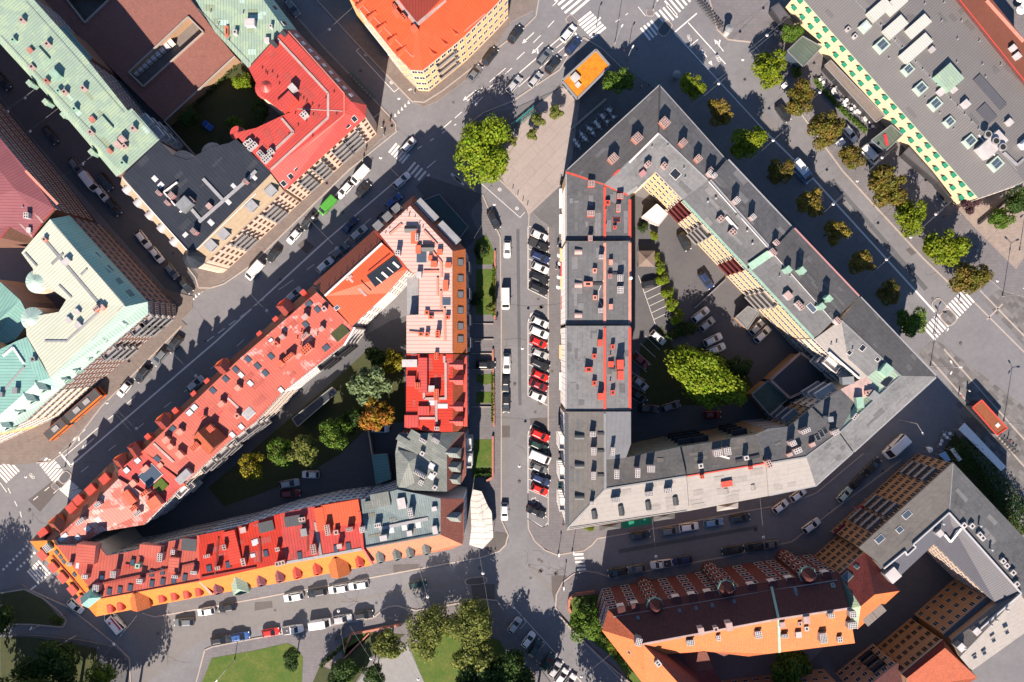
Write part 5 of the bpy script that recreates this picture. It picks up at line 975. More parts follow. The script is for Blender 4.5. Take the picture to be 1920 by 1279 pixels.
# ---------- north-west quarter
B = Bld("apartment_building", "long mint copper roofed building in the north-west corner with brown brick courtyard side", "building", (130, 150), w_brick)
B.roof([(mint, [(-190, -140, 16.5), (-62, -140, 16.5), (158, 105, 16.5), (240, 208, 16.5), (247, 203, 16.5), (299, 262, 16.5), (228, 326, 16.5), (205, 288, 16.5), (0, 66, 16.5)]), (mint, [(0, 66, 16.5), (205, 288, 16.5), (228, 326, 16.5), (218, 331, 14), (160, 262, 14), (90, 180, 14), (0, 82, 14), (-190, -125, 14), (-190, -140, 16.5)])])
B.roof([(teal, [(110, 56, 14), (120, 47, 14), (172, 108, 14), (165, 118, 14)])])
B.chim([(*t01(160, 150), .9, .9, 1, 1, 1), (*t01(350, 328), .9, .9, 1, 1, 1), (*t01(620, 660), .9, .9, 1, 1, 1.1), (*t01(480, 688), .9, .9, 1, 1, 1), (*t01(912, 1040), 1.3, 1.1, 1, 1, 1.2), (*t01(878, 1082), 1.3, 1.1, 1, 1, 1.2), (*t01(995, 962), .9, .9, 1, 1, 1.1), (*t01(675, 990), .9, .9, 1, 1, 1), (*t01(930, 1095), .8, .8, 1, 1, .8), (*t01(235, 500), .9, .9, 1, 1, .9)], pinkc); B.chim([(*t01(410, 555), 1.9, 1.3, 1, 1, 1.4), (*t01(95, 298), .8, .8, 1, 1, .9), (*t01(435, 680), .8, .8, 1, 1, .9), (*t01(555, 815), .9, .9, 1, 1, 1), (*t01(915, 1220), .9, .9, 1, 1, 1)], mintc); B.chim([(*t01(225, 378), 1.1, .9, 1, 1, .5), (*t01(690, 895), 1.2, 1, 1, 1, .5), (*t01(820, 1130), 1, .7, 1, 1, .6), (*t01(345, 605), .9, .7, 1, 1, .7)], brickc)
B.chim([(*t01(290, 430), 3.4, 3, 1, 1, .5), (*t01(765, 945), 3.4, 3, 1, 1, .5)], mintc, mint); B.strip("snow_rail", [t01(190, 10), t01(560, 425), t01(930, 850)], .07, .05, trim, .25); B.strip("snow_rail", [t01(0, 270), t01(400, 690), t01(830, 1150)], .07, .05, trim, .25); B.strip("snow_rail", [t01(985, 840), t01(1180, 1050)], .07, .05, trim, .25)
B.dorm([t01(225, 625), t01(345, 765), t01(480, 860), t01(690, 1140)], 1.2, .9, .4, mintc, mint, 'flat')
f = B.facade((46, -18), (157, 104), 16.5, 5, 12, 1.3, 1.5); f = B.facade((160, 107), (240, 206), 16.5, 5, 9, 1.3, 1.5); f = B.facade((248, 205), (298, 261), 16.5, 5, 6, 1.3, 1.5); B.balc(f, [.3, .7], w_=2.6, mat=whitem); B.hit(960, 640); B.patches(22, [mint, MINT2, aqua], 23); B.done()
B = Bld("courtyard_deck", "raised brick paved courtyard deck with two sunken light wells", "deck", (250, 100), w_tan, inset=.0)
outer = [(60, -20), (342, -20), (403, 60), (440, 105), (308, 227), (250, 170)]; holes = [[(352, 31), (381, 60), (268, 162), (241, 135)], [(118, -10), (158, 42), (212, -10)]]
zd = 4.2; vv = [P(x, y, zd) for x, y in outer]; hv = [[P(x, y, zd) for x, y in h_] for h_ in holes]; b_ = MB(); al = vv+hv[0]+hv[1]
for t in tessellate_polygon([vv]+hv): b_.face([al[i] for i in t] if (al[t[1]]-al[t[0]]).cross(al[t[2]]-al[t[0]]).z > 0 else [al[i] for i in t[::-1]], brickpave)
for lp in [vv]+hv:
    for i in range(len(lp)):
        a, c = lp[i], lp[(i+1) % len(lp)]; b_.face([Vector((a.x, a.y, 0)), Vector((c.x, c.y, 0)), c, a], w_tan)
link("deck_slab", b_.mesh("deck_slab", B.o), B.root); b_ = MB()
for lp in ([(440, 105), (308, 227), (365, 291)], holes[0]+holes[0][:1], holes[1]+holes[1][:1]): line_mb(b_, lp, .28, zd+.5, kerbm, h=.5)
link("parapet", b_.mesh("parapet", B.o), B.root); b_ = MB()
for h_, zz in ((holes[0], 1.0), (holes[1], 1.0)): b_.face([P(x, y, zz) for x, y in h_][::-1], woodm)
link("well_floor", b_.mesh("well_floor", B.o), B.root); b_ = MB()
for i in range(9): b_.box(P(*t01(1020+i*33, 545-i*28), 1.9), (1.1, 1.3, 1.2), whitem, radians(40))
link("cabinet", b_.mesh("cabinet", B.o), B.root)
B = Bld("apartment_building", "mint copper roofed building between the brick paved deck and the side street at the top", "building", (450, 30), w_brick)
B.roof([(mint, [(355, -20, 16), (480, -20, 16), (533, 55, 16), (466, 128, 16), (403, 60, 16)]), (teal, [(480, -20, 16), (498, -20, 13.4), (556, 56, 13.4), (533, 55, 16)])])
B.chim([(*t01(1700, 235), .6, 2.2, 1, 1, .4)], oranc); B.chim([(*t01(1870, 165), 2, 1.4, 1, 1, 1.4), (*t01(1760, 240), .8, .8, 1, 1, 1), (*t11(80, 300), 1, 1, 1, 1, .8), (*t11(110, 195), .6, .6, 1, 1, 1)], whitec); B.strip("snow_rail", [t01(1480, 60), t01(1870, 470)], .07, .05, trim, .25); B.sky([t11(140, 60), t11(210, 175)], 1.2, 1.2, glass, trimw); B.vents([t01(1815, 95), t01(1630, 180), t01(1710, 300), t01(1570, 85)]); B.hit(960, 640); B.patches(22, [mint, MINT2, aqua], 24); B.done()
B = Bld("corner_building", "coral red sheet roofed building with round courtyard turret and a row of mansard skylights", "building", (580, 200), w_pinkc)
B.roof([(red, [(466, 128, 17), (533, 55, 17), (659, 191, 17), (645, 215, 17), (506, 320, 17), (440, 258, 17), (437, 250, 17), (480, 240, 17), (527, 218, 17), (546, 210, 17), (524, 206, 17), (490, 180, 17), (482, 160, 17)]),
        (darkred if False else mauve, [(533, 55, 17), (556, 57, 14.6), (687, 197, 14.6), (659, 191, 17)]), (red, [(659, 191, 17), (687, 197, 14.6), (686, 219, 14.6), (645, 215, 17)]), (red, [(645, 215, 17), (686, 219, 14.6), (534, 356, 14.6), (506, 320, 17)])], fas=trimr)
B.sky([t11(300, 268), t11(352, 325), t11(405, 380), t11(457, 435), t11(507, 490), t11(558, 545), t11(610, 602), t11(660, 658), t11(712, 713)], .9, 1.0, glassw, trimw); B.sky([t11(735, 890), t11(682, 935), t11(628, 985), t11(577, 1033), t11(525, 1082), t11(470, 1130), t11(420, 1180), t11(365, 1228), t11(310, 1275), t12(260, 42), t12(205, 95)], 1.1, 1.3, glass, trimw)
B.chim([(*t11(272, 658), 1.5, 1.3, 1, 1, 1.6), (*t11(357, 857), 1.3, 1.7, 2, 2, 1.6)], whitec); B.chim([(*t11(130, 325), 1.5, .8, 1, 1, 1), (*t11(205, 250), 1, .8, 1, 1, .8)], blackc); B.strip("walkway", [t11(160, 290), t11(540, 700), t11(540, 880), t11(110, 1270)], .5, .12, pinkc, .2); B.strip("walkway", [t11(190, 885), t11(280, 990), t11(140, 1120)], .5, .3, pinkc, .3)
B.strip("snow_rail", [t11(240, 230), t11(660, 700), t11(660, 860), t11(280, 1180)], .15, .1, salc, .2); B.strip("ridge_cap", [t11(310, 815), t11(650, 832)], .15, .08, pinkc, .1)
for p in ((40, 1160), (90, 1175), (65, 1200), (30, 1150), (110, 1135)): B.chim([(*t11(*p), 1.3, 1.3, 2, 2, .9)], whitec)
B.vents([t11(x, y) for x, y in ((42, 510), (68, 540), (118, 540), (80, 552), (155, 580), (170, 628), (330, 720), (352, 738), (375, 760), (418, 783), (465, 803), (520, 735), (290, 850), (425, 860), (310, 940), (375, 905), (420, 1020), (580, 690), (600, 855), (240, 1010))], mat=darkred, r=.14, h=.5)
b_ = MB(); c = P(*t11(85, 660), 16); b_.cyl(Vector((c.x, c.y, 0)), 2.3, 16.2, w_cream, 18); b_.cyl(Vector((c.x, c.y, 16.2)), 2.6, 1.6, red, 18, .1); B.part("turret", b_.mesh("turret", B.o), B.o)
b_ = MB(); c = P(437+8, 250, 15); b_.cyl(Vector((c.x, c.y, 0)), 1.6, 15, w_cream, 18, topmat=red); B.part("turret", b_.mesh("turret", B.o), B.o); B.chim([(*t11(225, 760), 2.6, 4, 1, 1, 1.4)], redc, red)
f = B.facade((686, 219), (608, 289), 14.6, 5, 7, .9, 1.15, fr=brownwood); B.balc(f, [.45, .72], w_=3.8, d_=1.0, mat=greym); f = B.facade((608, 289), (535, 355), 14.6, 5, 7, .9, 1.15, fr=brownwood); B.balc(f, [.25, .62], w_=2.8, d_=1.0, mat=greym); B.hit(960, 640); B.patches(20, [red, RED2, RED2], 25); B.done()
B = Bld("corner_building", "black sheet roofed corner building with beige mansard and white dormers", "building", (380, 380), w_pinkc)
B.roof([(blacks, [(229, 330, 17), (299, 264, 17), (325, 292, 17), (352, 300, 17), (395, 276, 17), (430, 268, 17), (447, 258, 17), (506, 321, 17), (508, 326, 17), (367, 468, 17), (352, 470, 17)]), (tanf, [(229, 330, 17), (352, 470, 17), (346, 480, 14.6), (226, 346, 14.6)]), (tanf, [(367, 468, 17), (508, 326, 17), (532, 358, 14.6), (386, 492, 14.6)]), (blacks, [(352, 470, 17), (367, 468, 17), (386, 492, 14.6), (358, 497, 14.6), (346, 480, 14.6)])])
MATS["beige"] = None
B.dorm([t02(950, 140), t02(1033, 237), t02(1120, 330), t02(1208, 427), t02(1303, 530)], 1.6, 1.6, 1, whitec, whitec, 'round'); B.dorm([t12(110, 150), t02(1885, 265), t02(1675, 475), t02(1580, 560)], 2, 1.8, 1, whitec, greym, 'flat')
B.chim([(*t02(1375, 250), 2.8, 2.4, 1, 1, 1.6)], greyc, greyc); B.chim([(*t02(1280, 185), 1.4, 1.2, 4, 3, 1.4), (*t02(1185, 165), .8, 1.2, 2, 3, 1), (*t02(1250, 240), .8, 1.2, 2, 3, 1), (*t02(1450, 455), 1.1, 1.4, 3, 3, 1.6), (*t02(1565, 265), 1, 1, 1, 1, .8), (*t02(1835, 80), 1, 1, 3, 3, 1.4), (*t02(1430, 220), .9, 1.5, 2, 3, 1)], mauvec, pinkc)
B.sky([(*t02(1160, 60), 1, 1.2), (*t02(1580, 388), 1, 1.3), (*t02(1712, 235), .9, 1.1), (*t02(1750, 115), .8, 1.1), (*t02(1388, 480), 1.1, .8), (*t02(1205, 107), 1.2, 1), (*t02(1905, 50), .8, 1.2)], gl=glassw, fr=trimw)
for q in ([(1490, 385), (1850, 70), (1918, 0)], [(1520, 60), (1665, 215)], [(1435, 290), (1500, 365)]): B.strip("walkway", [t02(*p) for p in q], .7, .15, greym, .3)
for q in ([(1225, 160), (1325, 85)], [(1225, 160), (1310, 260)], [(1345, 310), (1415, 250)]): B.strip("parapet", [t02(*p) for p in q], .25, .5, whitem, .6)
B.strip("snow_rail", [t02(920, 60), t02(1400, 595)], .16, .15, whitem, .3); B.strip("snow_rail", [t02(1475, 590), t02(1918, 170)], .12, .12, whitem, .3)
b_ = MB(); c = P(362, 482, 16); b_.cyl(Vector((c.x, c.y, 0)), 2.1, 15.4, w_pinkc, 10); b_.cyl(Vector((c.x, c.y, 15.4)), 2.5, 1.6, blacks, 10, 1.6); b_.cyl(Vector((c.x, c.y, 17)), 1.6, 2.2, blacks, 10, .1); B.part("turret", b_.mesh("turret", B.o), B.o)
b_ = MB()
for x, y in ((1365, 1210), (1590, 1150)):
    c = P(*t01(x, y), 17); b_.cyl(Vector((c.x, c.y, 0)), 2.4, 16.9, w_pinkc, 16, topmat=blacks)
B.part("stair_tower", b_.mesh("stair_tower", B.o), B.o)
for p in ((1845, 1075), (1875, 1110), (1870, 1060), (1905, 1085)): B.chim([(*t01(*p), 1.3, 1.0, 2, 1, .9)], whitec)
f = B.facade((532, 358), (462, 422), 14.6, 5, 7, .9, 1.15, fr=brownwood); B.balc(f, [.5], w_=3.4, d_=1, mat=greym); f = B.facade((462, 422), (388, 490), 14.6, 5, 7, .9, 1.15, fr=brownwood); B.balc(f, [.33], w_=3.6, d_=1, mat=greym); B.hit(960, 640); B.patches(16, [dgrey, BLK2], 26); B.done()
B = Bld("corner_building", "bright orange sheet roofed corner building with cream yellow fronts at the top", "building", (790, 40), w_cry)
B.roof([(redorange, [(644, -20, 15), (737, 97, 15), (770, 131, 15), (781, 46, 17.5), (735, -20, 17.5)]), (redorange, [(770, 131, 15), (792, 132, 15), (870, 68, 15), (872, 66, 15), (924, 14, 15), (955, -20, 15), (845, -20, 17.5), (781, 46, 17.5)]), (darkred, [(735, -20, 17.5), (781, 46, 17.5), (845, -20, 17.5)])])
B.strip("ridge_cap", [t11(1050, 0), t11(1205, 185), t11(1420, 0)], .7, .2, pinkc, .15); B.strip("snow_rail", [t11(760, 0), t11(1165, 420), t11(1215, 420), t11(1500, 180), t11(1560, 235), t11(1720, 100)], .2, .12, salc, .2); B.strip("ridge_cap", [t11(1205, 190), t11(1190, 420)], .2, .08, oranc, .08)
B.chim([(*t11(1185, 215), 1.5, 1.2, 1, 1, 1), (*t11(1050, 95), 1.6, 1, 1, 1, 1.2), (*t11(1105, 125), 1.6, 1, 3, 1, 1.2), (*t11(1035, 50), 1.2, 1, 3, 2, 1)], oranc); B.dorm([t11(1410, 325), t11(1325, 400), t11(1490, 250), t11(1075, 390), t11(1005, 305), t11(925, 215), t11(850, 130), t11(770, 40)], 1.0, 1.2, .5, pinkc, redorange, 'hip')
f = B.facade((770, 131), (792, 132), 15, 4, 2, 1.2, 1.7); f = B.facade((792, 132), (870, 67), 15, 4, 7, 1.2, 1.7); B.balc(f, [.5], w_=5.0, d_=1.0, mat=greym); f = B.facade((872, 66), (924, 14), 15, 4, 5, 1.2, 1.7); f = B.facade((924, 14), (954, -19), 15, 4, 3, 1.2, 1.7); f = B.facade((666, 8), (737, 97), 15, 4, 8, 1.2, 1.7); B.band(f, [3.8, 14.2]); f = B.facade((737, 97), (770, 131), 15, 4, 3, 1.2, 1.7); B.done()
B = Bld("apartment_building", "mauve sheet roofed building at the left edge with brown brick street side", "building", (40, 350), w_brick)
B.roof([(mauve, [(-210, 5, 16.5), (-20, 235, 16.5), (50, 320, 16.5), (102, 391, 16.5), (80, 415, 16.5), (28, 355, 17.5), (-20, 300, 17.5), (-210, 60, 17.5)]), (mauve, [(-20, 300, 17.5), (28, 355, 17.5), (80, 415, 16.5), (60, 446, 16), (18, 425, 16), (0, 447, 16), (-20, 450, 16), (-210, 450, 16), (-210, 60, 17.5)])], fas=trimr)
B.strip("ridge_cap", [(0, 370), (20, 350), (80, 417)], .35, .12, pinkc, .1); B.strip("ridge_cap", [(20, 402), (60, 443)], .3, .12, pinkc, .1); B.chim([(*t02(195, 335), 1.4, 1.2, 2, 2, 1.4), (*t02(215, 445), 1, .8, 1, 1, .6)], whitec); B.strip("parapet", [t02(190, 0), t02(430, 250)], .5, .2, salc, .15); B.vents([t02(165, 270)])
f = B.facade((-20, 235), (50, 320), 16.5, 5, 10, 1.3, 1.5); f = B.facade((50, 320), (102, 391), 16.5, 5, 8, 1.3, 1.5); f = B.facade((-120, 114), (-22, 233), 16.5, 5, 13, 1.3, 1.5); B.facade((60, 446), (18, 425), 16, 4, 4, 1.3, 1.6); B.done()
B = Bld("corner_building", "pale cream copper roofed corner building with teal eastern slope and round courtyard bays", "building", (160, 560), w_brick)
B.roof([(cream, [(94, 411, 18.5), (235, 575, 18.5), (94, 709, 18.5), (80, 680, 18.3), (50, 630, 18), (48, 605, 18), (70, 592, 18), (110, 585, 18), (124, 562, 18), (100, 545, 18), (60, 534, 18), (62, 504, 18), (40, 474, 18)]), (teal, [(94, 411, 18.5), (130, 404, 15), (277, 566, 15), (235, 575, 18.5)]), (aqua, [(235, 575, 18.5), (277, 566, 15), (278, 588, 15), (110, 732, 15), (94, 709, 18.5)])])
B.strip("ridge_cap", [t02(330, 515), t02(735, 990)], .6, .2, greyc, .15); B.strip("walkway", [t02(330, 1279), t02(500, 1279), t02(735, 1060)], .4, .12, greym, .2); B.strip("walkway", [t02(440, 855), t02(535, 950)], .35, .1, greyc, .2); B.strip("walkway", [t02(185, 615), t02(275, 715)], .35, .1, greyc, .2); B.strip("snow_rail", [t02(390, 390), t02(930, 1000), t02(690, 1270)], .1, .08, trim, .25); B.strip("snow_rail", [t02(385, 700), t02(470, 620)], .5, .15, greyc, .2); B.strip("snow_rail", [t02(605, 780), t02(650, 735)], .4, .12, greyc, .2)
B.chim([(*t02(720, 1035), 1, 1.5, 1, 3, 1.2), (*t02(765, 1025), 1, .9, 1, 1, .8), (*t02(330, 515), .8, .7, 1, 1, .8)], oranc, pinkc); B.chim([(*t02(490, 680), 1, 1.6, 1, 1, 1), (*t02(580, 1155), 1.1, 1.1, 1, 1, .8), (*t02(575, 1060), 1, 1, 1, 1, .6), (*t02(510, 1120), 1, 1, 1, 1, .6)], whitec)
B.sky([(*t02(725, 638), 1.7, 1.2), (*t02(815, 738), 1.9, 1.4), (*t02(893, 828), 1.7, 1.2), (*t02(970, 920), 1.9, 1.5)], gl=plain("teal_glass", (.03, .1, .12), .15), fr=mintc); B.dorm([t02(940, 1145), t02(795, 1265), t03(718, 75), t03(660, 125), t03(562, 215), t03(480, 285)], 1.4, 1.4, .6, mintc, aqua, 'hip')
b_ = MB()
for x, y in ((270, 830), (235, 1110)):
    c = P(*t02(x, y), 18); b_.cyl(Vector((c.x, c.y, 0)), 2.5, 17.6, w_cream, 18, topmat=aqua); b_.cyl(Vector((c.x, c.y, 17.6)), 2.5, .9, aqua, 18, .3)
B.part("round_bay", b_.mesh("round_bay", B.o), B.o)
f = B.facade((130, 404), (277, 566), 15, 5, 16, 1.1, 1.5, fr=greyc); B.band(f, [3, 6, 9, 12], pinkc); f = B.facade((277, 566), (278, 588), 15, 5, 3, 1, 1.5, fr=trimw); f = B.facade((278, 588), (110, 732), 15, 5, 15, 1.1, 1.6, fr=trimw); B.balc(f, [.08, .18, .5], w_=3.6, mat=greym); B.done()
B = Bld("corner_building", "aqua copper roofed building at the left edge with pointed dormers above the bus", "building", (30, 740), w_cry)
B.roof([(teal, [(-200, 640, 17.5), (-20, 640, 17.5), (0, 655, 17.5), (30, 640, 17.5), (72, 715, 17.5), (0, 778, 17.5), (-20, 795, 17.5), (-200, 900, 17.5)]), (aqua, [(72, 715, 17.5), (110, 732, 15), (45, 791, 15), (0, 811, 15), (-20, 820, 15), (-200, 905, 15), (-200, 900, 17.5), (-20, 795, 17.5), (0, 778, 17.5)]), (teal, [(30, 640, 17.5), (50, 632, 17.5), (94, 709, 17.5), (110, 732, 15), (72, 715, 17.5)])])
B.dorm([t03(320, 360), t03(232, 443), t03(140, 525), t03(45, 640)], 2, 1.6, .6, mintc, aqua, 'hip'); B.strip("parapet", [t03(20, 110), t03(95, 45), t03(175, 165)], .4, .4, whitem, .4); B.strip("walkway", [t03(0, 400), t03(180, 190)], .4, .1, greym, .2); B.chim([(*t03(110, 370), 1.2, 1, 1, 1, 1), (*t03(245, 135), .9, .9, 1, 1, .8), (*t03(0, 400), 1, 1, 1, 1, .8)], greyc)
f = B.facade((110, 732), (46, 790), 15, 5, 7, 1.1, 1.6, fr=trimw); B.band(f, [3.2, 6.2, 9.2, 12.2]); f = B.facade((45, 791), (0, 811), 15, 5, 4, 1.1, 1.6, fr=trimw); B.band(f, [3.2, 6.2, 9.2, 12.2]); f = B.facade((-20, 820), (-110, 862), 15, 5, 9, 1.1, 1.6, fr=trimw); B.band(f, [3.2, 6.2, 9.2, 12.2]); B.done()
B = Bld("courtyard_building", "dark green copper roofed rear building inside the left courtyard", "building", (20, 590), w_cream)
B.roof([(teal, [(-20, 520, 13), (2, 530, 13), (38, 563, 13), (0, 598, 14), (-20, 598, 14)]), (teal, [(0, 598, 14), (38, 563, 13), (58, 600, 13), (30, 636, 13), (0, 650, 13), (-20, 650, 13), (-20, 598, 14)])]); B.done()

# ---------- north-east: market hall
B = Bld("market_hall", "long grey sheet roofed market hall with cream walls and rows of green window awnings", "building", (1700, 180), w_mk)
B.roof([(greys, [(1493, -16, 10), (1603, -20, 11.4), (1920, 340, 11.4), (1915, 345, 11), (1835, 372, 10)]), (dgrey if False else greys, [(1603, -20, 11.4), (1785, -20, 10.4), (1945, 180, 10.4), (1945, 330, 11), (1920, 340, 11.4)])], fas=trimm)
B.strip("ridge_cap", [t31(655, 0), t31(1640, 1020), t31(1870, 1279)], .2, .15, greyc, .1)
B.lantern([(*t31(860, 335), 2.6, 3), (*t31(1055, 518), 2.1, 2.4), (*t31(1150, 658), 2.4, 2.7), (*t31(1260, 775), 2.4, 2.7), (*t31(1365, 910), 2, 2.2), (*t31(1520, 1055), 2.4, 2.7), (*t31(1715, 1225), 2.6, 3)], plain("mint_frame", (.38, .47, .41), .5)); B.lantern([(*t31(735, 195), 2.1, 2.3)], MATS["mint_frame"], glassw)
B.chim([(*t31(840, 70), 2.6, 5.2, 1, 1, .9), (*t31(960, 200), 2.6, 5.2, 1, 1, .9), (*t31(1115, 360), 2.6, 7.4, 1, 1, .9), (*t31(1130, 195), 2.4, 5.6, 1, 1, .9), (*t31(960, 30), 2.6, 5, 1, 1, .9)], seam("skylight_sheet", (.50, .51, .47), .5, .04)); B.chim([(*t31(1360, 580), 4.6, 4.6, 1, 1, 1.4)], mintc, mint)
B.chim([(*t31(600, 218), .8, .9, 1, 1, .6), (*t31(652, 272), .8, .9, 1, 1, .6), (*t31(1232, 370), 1.1, 1, 1, 1, .7), (*t31(1485, 778), 1.5, 1.4, 1, 1, 1), (*t31(1812, 915), 1.3, 1.2, 1, 1, .9), (*t31(1300, 685), 1.4, 1.4, 1, 1, .8), (*t31(1395, 670), 1.2, 1.1, 1, 1, .8)], whitec)
B.chim([(*t31(1690, 1080), 3.2, 6.0, 1, 1, 1.8)], whitec)
B.chim([(*t31(1665, 690), 9.0, 2.0, 1, 1, .35), (*t31(1640, 850), 4, 2.6, 1, 1, .35)], dgrey)
b_ = MB()
for x, y in ((1655, 1005), (1715, 1055), (1765, 1100)):
    loc = B.hit(*t31(x, y), 2.4)[0]; b_.cyl(loc+Vector((0, 0, 1.8)), .85, .45, greym, 16); b_.cyl(loc+Vector((0, 0, 2.25)), .6, .04, holem, 16)
loc = B.hit(*t31(1900, 1100), 1)[0]; b_.tube(loc+Vector((0, 0, .8)), loc+Vector((2.4, 2, .8)), .9, whitem, 14); B.part("fan_unit", b_.mesh("fan_unit", B.o), B.o)
B.strip("duct", [t31(1770, 1140), t31(1870, 1235), t31(1918, 1190)], .5, .4, greym, .5); B.strip("duct", [t31(1580, 1010), t31(1700, 1165)], .3, .3, trimw, .35); B.vents([t31(x, y) for x, y in ((815, 148), (850, 185), (905, 245), (957, 298), (1010, 355), (1060, 408), (1112, 463), (1163, 518), (1215, 575), (1268, 630), (1372, 740), (1425, 797), (1478, 855), (1530, 910), (1583, 965), (910, 435), (1180, 730), (1290, 845), (1395, 965), (1612, 1185), (1425, 290), (1590, 305), (1305, 155), (1455, 155), (1420, 465), (1612, 480), (1750, 485), (1180, 25), (1325, 15), (1635, 575))], r=.14, h=.6)
f = B.facade((1494, -10), (1834, 371), 10, 2, 21, .9, 1.5, fr=w_mk, z0=2.6); B.awn(f, greenfab, 1.15, .68, dz=.9)
B.facade((1835, 371), (1912, 345), 10, 2, 7, 1.2, 1.6); B.hit(960, 640); B.patches(40, [dgrey, GRY2, GRY2], 32); B.done()
B = Bld("office_building", "rust brown roofed long building in the top right corner", "building", (1870, 60), w_brickr)
B.roof([(RUSTR, [(1785, -20, 12), (1845, -20, 12), (1945, 105, 12), (1945, 175, 12), (1925, 155, 12)])], fas=trimr); B.chim([(*t31(1840, 358), 1.2, 1.1, 1, 1, .8), (*t31(1872, 418), 1.3, 1.2, 1, 1, .8)], whitec); B.strip("parapet", [t31(1640, 0), t31(1918, 310)], .6, .3, salc, .3); B.done()

# ---------- south-east: ochre office block and brick house
B = Bld("office_building", "grey felt roofed ochre building round a deep courtyard in the lower right corner", "building", (1780, 1000), w_och)
B.roof([(feltb, [(1610, 1027, 15.5), (1787, 867, 15.5), (1779, 962, 16.5), (1660, 1065, 16.5)]), (dgrey, [(1660, 1065, 16.5), (1779, 962, 16.5), (1785, 985, 15.5), (1752, 1020, 15), (1690, 1078, 15)]), (feltg, [(1787, 867, 15.5), (1945, 1035, 15.5), (1945, 1150, 16.5), (1779, 962, 16.5)]),
        (dgrey, [(1779, 962, 16.5), (1915, 1112, 16.5), (1868, 1132, 15), (1752, 1020, 15), (1785, 985, 15.5)]), (feltp, [(1945, 1150, 16.5), (1945, 1170, 15), (1822, 1258, 14), (1800, 1232, 16.5), (1915, 1112, 16.5)]),
        (feltb, [(1915, 1112, 16.5), (1800, 1232, 16.5), (1785, 1200, 15), (1868, 1132, 15)])])
B.strip("parapet", [t34(870, 430), t34(1030, 300), t34(1045, 330), t34(1110, 270), t34(1090, 250), t34(1360, 10), t34(1900, 615), t34(1560, 910)], .28, .4, PARA, .5); B.strip("duct", [t34(1325, 175), t34(1370, 230), t34(1450, 130)], .4, .4, whitem, .6); B.strip("ridge_cap", [(1787, 870), (1780, 960)], .25, .1, greyc, .06)
B.sky([(*t34(1042, 25), 2, 1.3), (*t34(987, 138), 1.4, 1.2), (*t34(838, 208), 2, 1.3)], gl=glassb, fr=trimw); B.chim([(*t34(x, y), .95, .9, 1, 1, .6) for x, y in ((1530, 110), (1588, 175), (1610, 200), (1762, 372), (1790, 408), (1838, 460), (1865, 545), (1470, 105))], whitec); B.chim([(*t34(940, 480), 2.6, 2.6, 1, 1, 1.8), (*t34(1290, 165), 1.2, 1.2, 1, 1, 1.6), (*t34(1565, 900), 1.3, 1.3, 1, 1, 1.2), (*t34(1450, 1020), 1.4, 1.4, 1, 1, 1.4)], greyc, whitec)
B.sky([t34(1548, 1090), t34(1690, 965), t34(1790, 905), t34(1620, 1060)], 1, 1, glass, greym); B.vents([t34(x, y) for x, y in ((1320, 95), (1480, 1030), (1600, 110), (1685, 290), (1720, 820), (1680, 855), (1805, 745))], r=.3, h=1.2)
f = B.facade((1786, 868), (1730, 918), 15.5, 5, 7, 1.1, 1.7, fr=w_tan); B.balc(f, [.55], w_=4, d_=.9, mat=greym); f = B.facade((1730, 918), (1672, 970), 15.5, 5, 7, 1.1, 1.7, fr=w_tan); B.balc(f, [.85], w_=4, d_=.9, mat=greym); f = B.facade((1672, 970), (1611, 1026), 15.5, 5, 7, 1.1, 1.7, fr=w_tan); B.balc(f, [.35], w_=4, d_=.9, mat=greym)
B.facade((1868, 1132), (1752, 1020), 15, 5, 12, 1.2, 1.6); B.hit(960, 640); B.patches(26, [feltg, feltb, feltl, feltd], 34); B.done()
B = Bld("courtyard_building", "low ochre rear building with evenly spaced windows inside the lower right courtyard", "building", (1790, 1160), w_och)
B.roof([(dgrey, [(1850, 1118, 13), (1872, 1138, 13), (1788, 1208, 13), (1768, 1190, 13)])]); B.facade((1849, 1118), (1769, 1189), 13, 4, 6, 1.1, 1.6, fr=whitec); B.done()
B = Bld("apartment_building", "red pyramid roofed ochre house at the bottom edge left of the pale parapet", "building", (1750, 1240), w_och)
B.roof([(tile_dr, [(1768, 1199, 14), (1772, 1215, 17.5), (1700, 1272, 15), (1690, 1264, 14)]), (tile_rr, [(1768, 1199, 14), (1833, 1271, 14), (1800, 1290, 14), (1700, 1290, 14), (1700, 1272, 15), (1772, 1215, 17.5)])], fas=trimm); B.sky([(*t34(1245, 1125), 2.4, 1.7), (*t34(1180, 1175), 2.2, 2.2), (*t34(1105, 1208), 1, .9)], gl=feltp, fr=whitec); B.chim([(*t34(1400, 1130), 1.6, 1.2, 2, 2, 1.4)], greyc, whitec)
B.facade((1767, 1198), (1691, 1263), 14, 4, 7, 1.1, 1.6, fr=w_och); B.done()
B = Bld("apartment_building", "pinkish ochre rear building with dark balconies at the bottom edge behind the red house", "building", (1640, 1260), w_tan)
B.roof([(tile_dk, [(1683, 1243, 12), (1765, 1330, 12), (1700, 1380, 12), (1605, 1305, 12)])]); f = B.facade((1682, 1244), (1606, 1304), 12, 4, 6, 1.2, 1.5, gl=glass); B.balc(f, [.3], w_=3.4, d_=1.2, mat=darkm); B.done()
B = Bld("apartment_building", "tall rear building south of the brick house, just past the bottom edge", "building", (1450, 1370), w_tan)
B.roof([(tile_br, [(1290, 1345, 16), (1600, 1310, 16), (1640, 1420, 16), (1300, 1420, 16)])]); f = B.facade((1292, 1345), (1598, 1310), 16, 5, 14, 1.2, 1.5); B.done()
B = Bld("brick_house", "long red brick building roofed in dark maroon and bright orange tiles", "building", (1350, 1150), w_brickr)
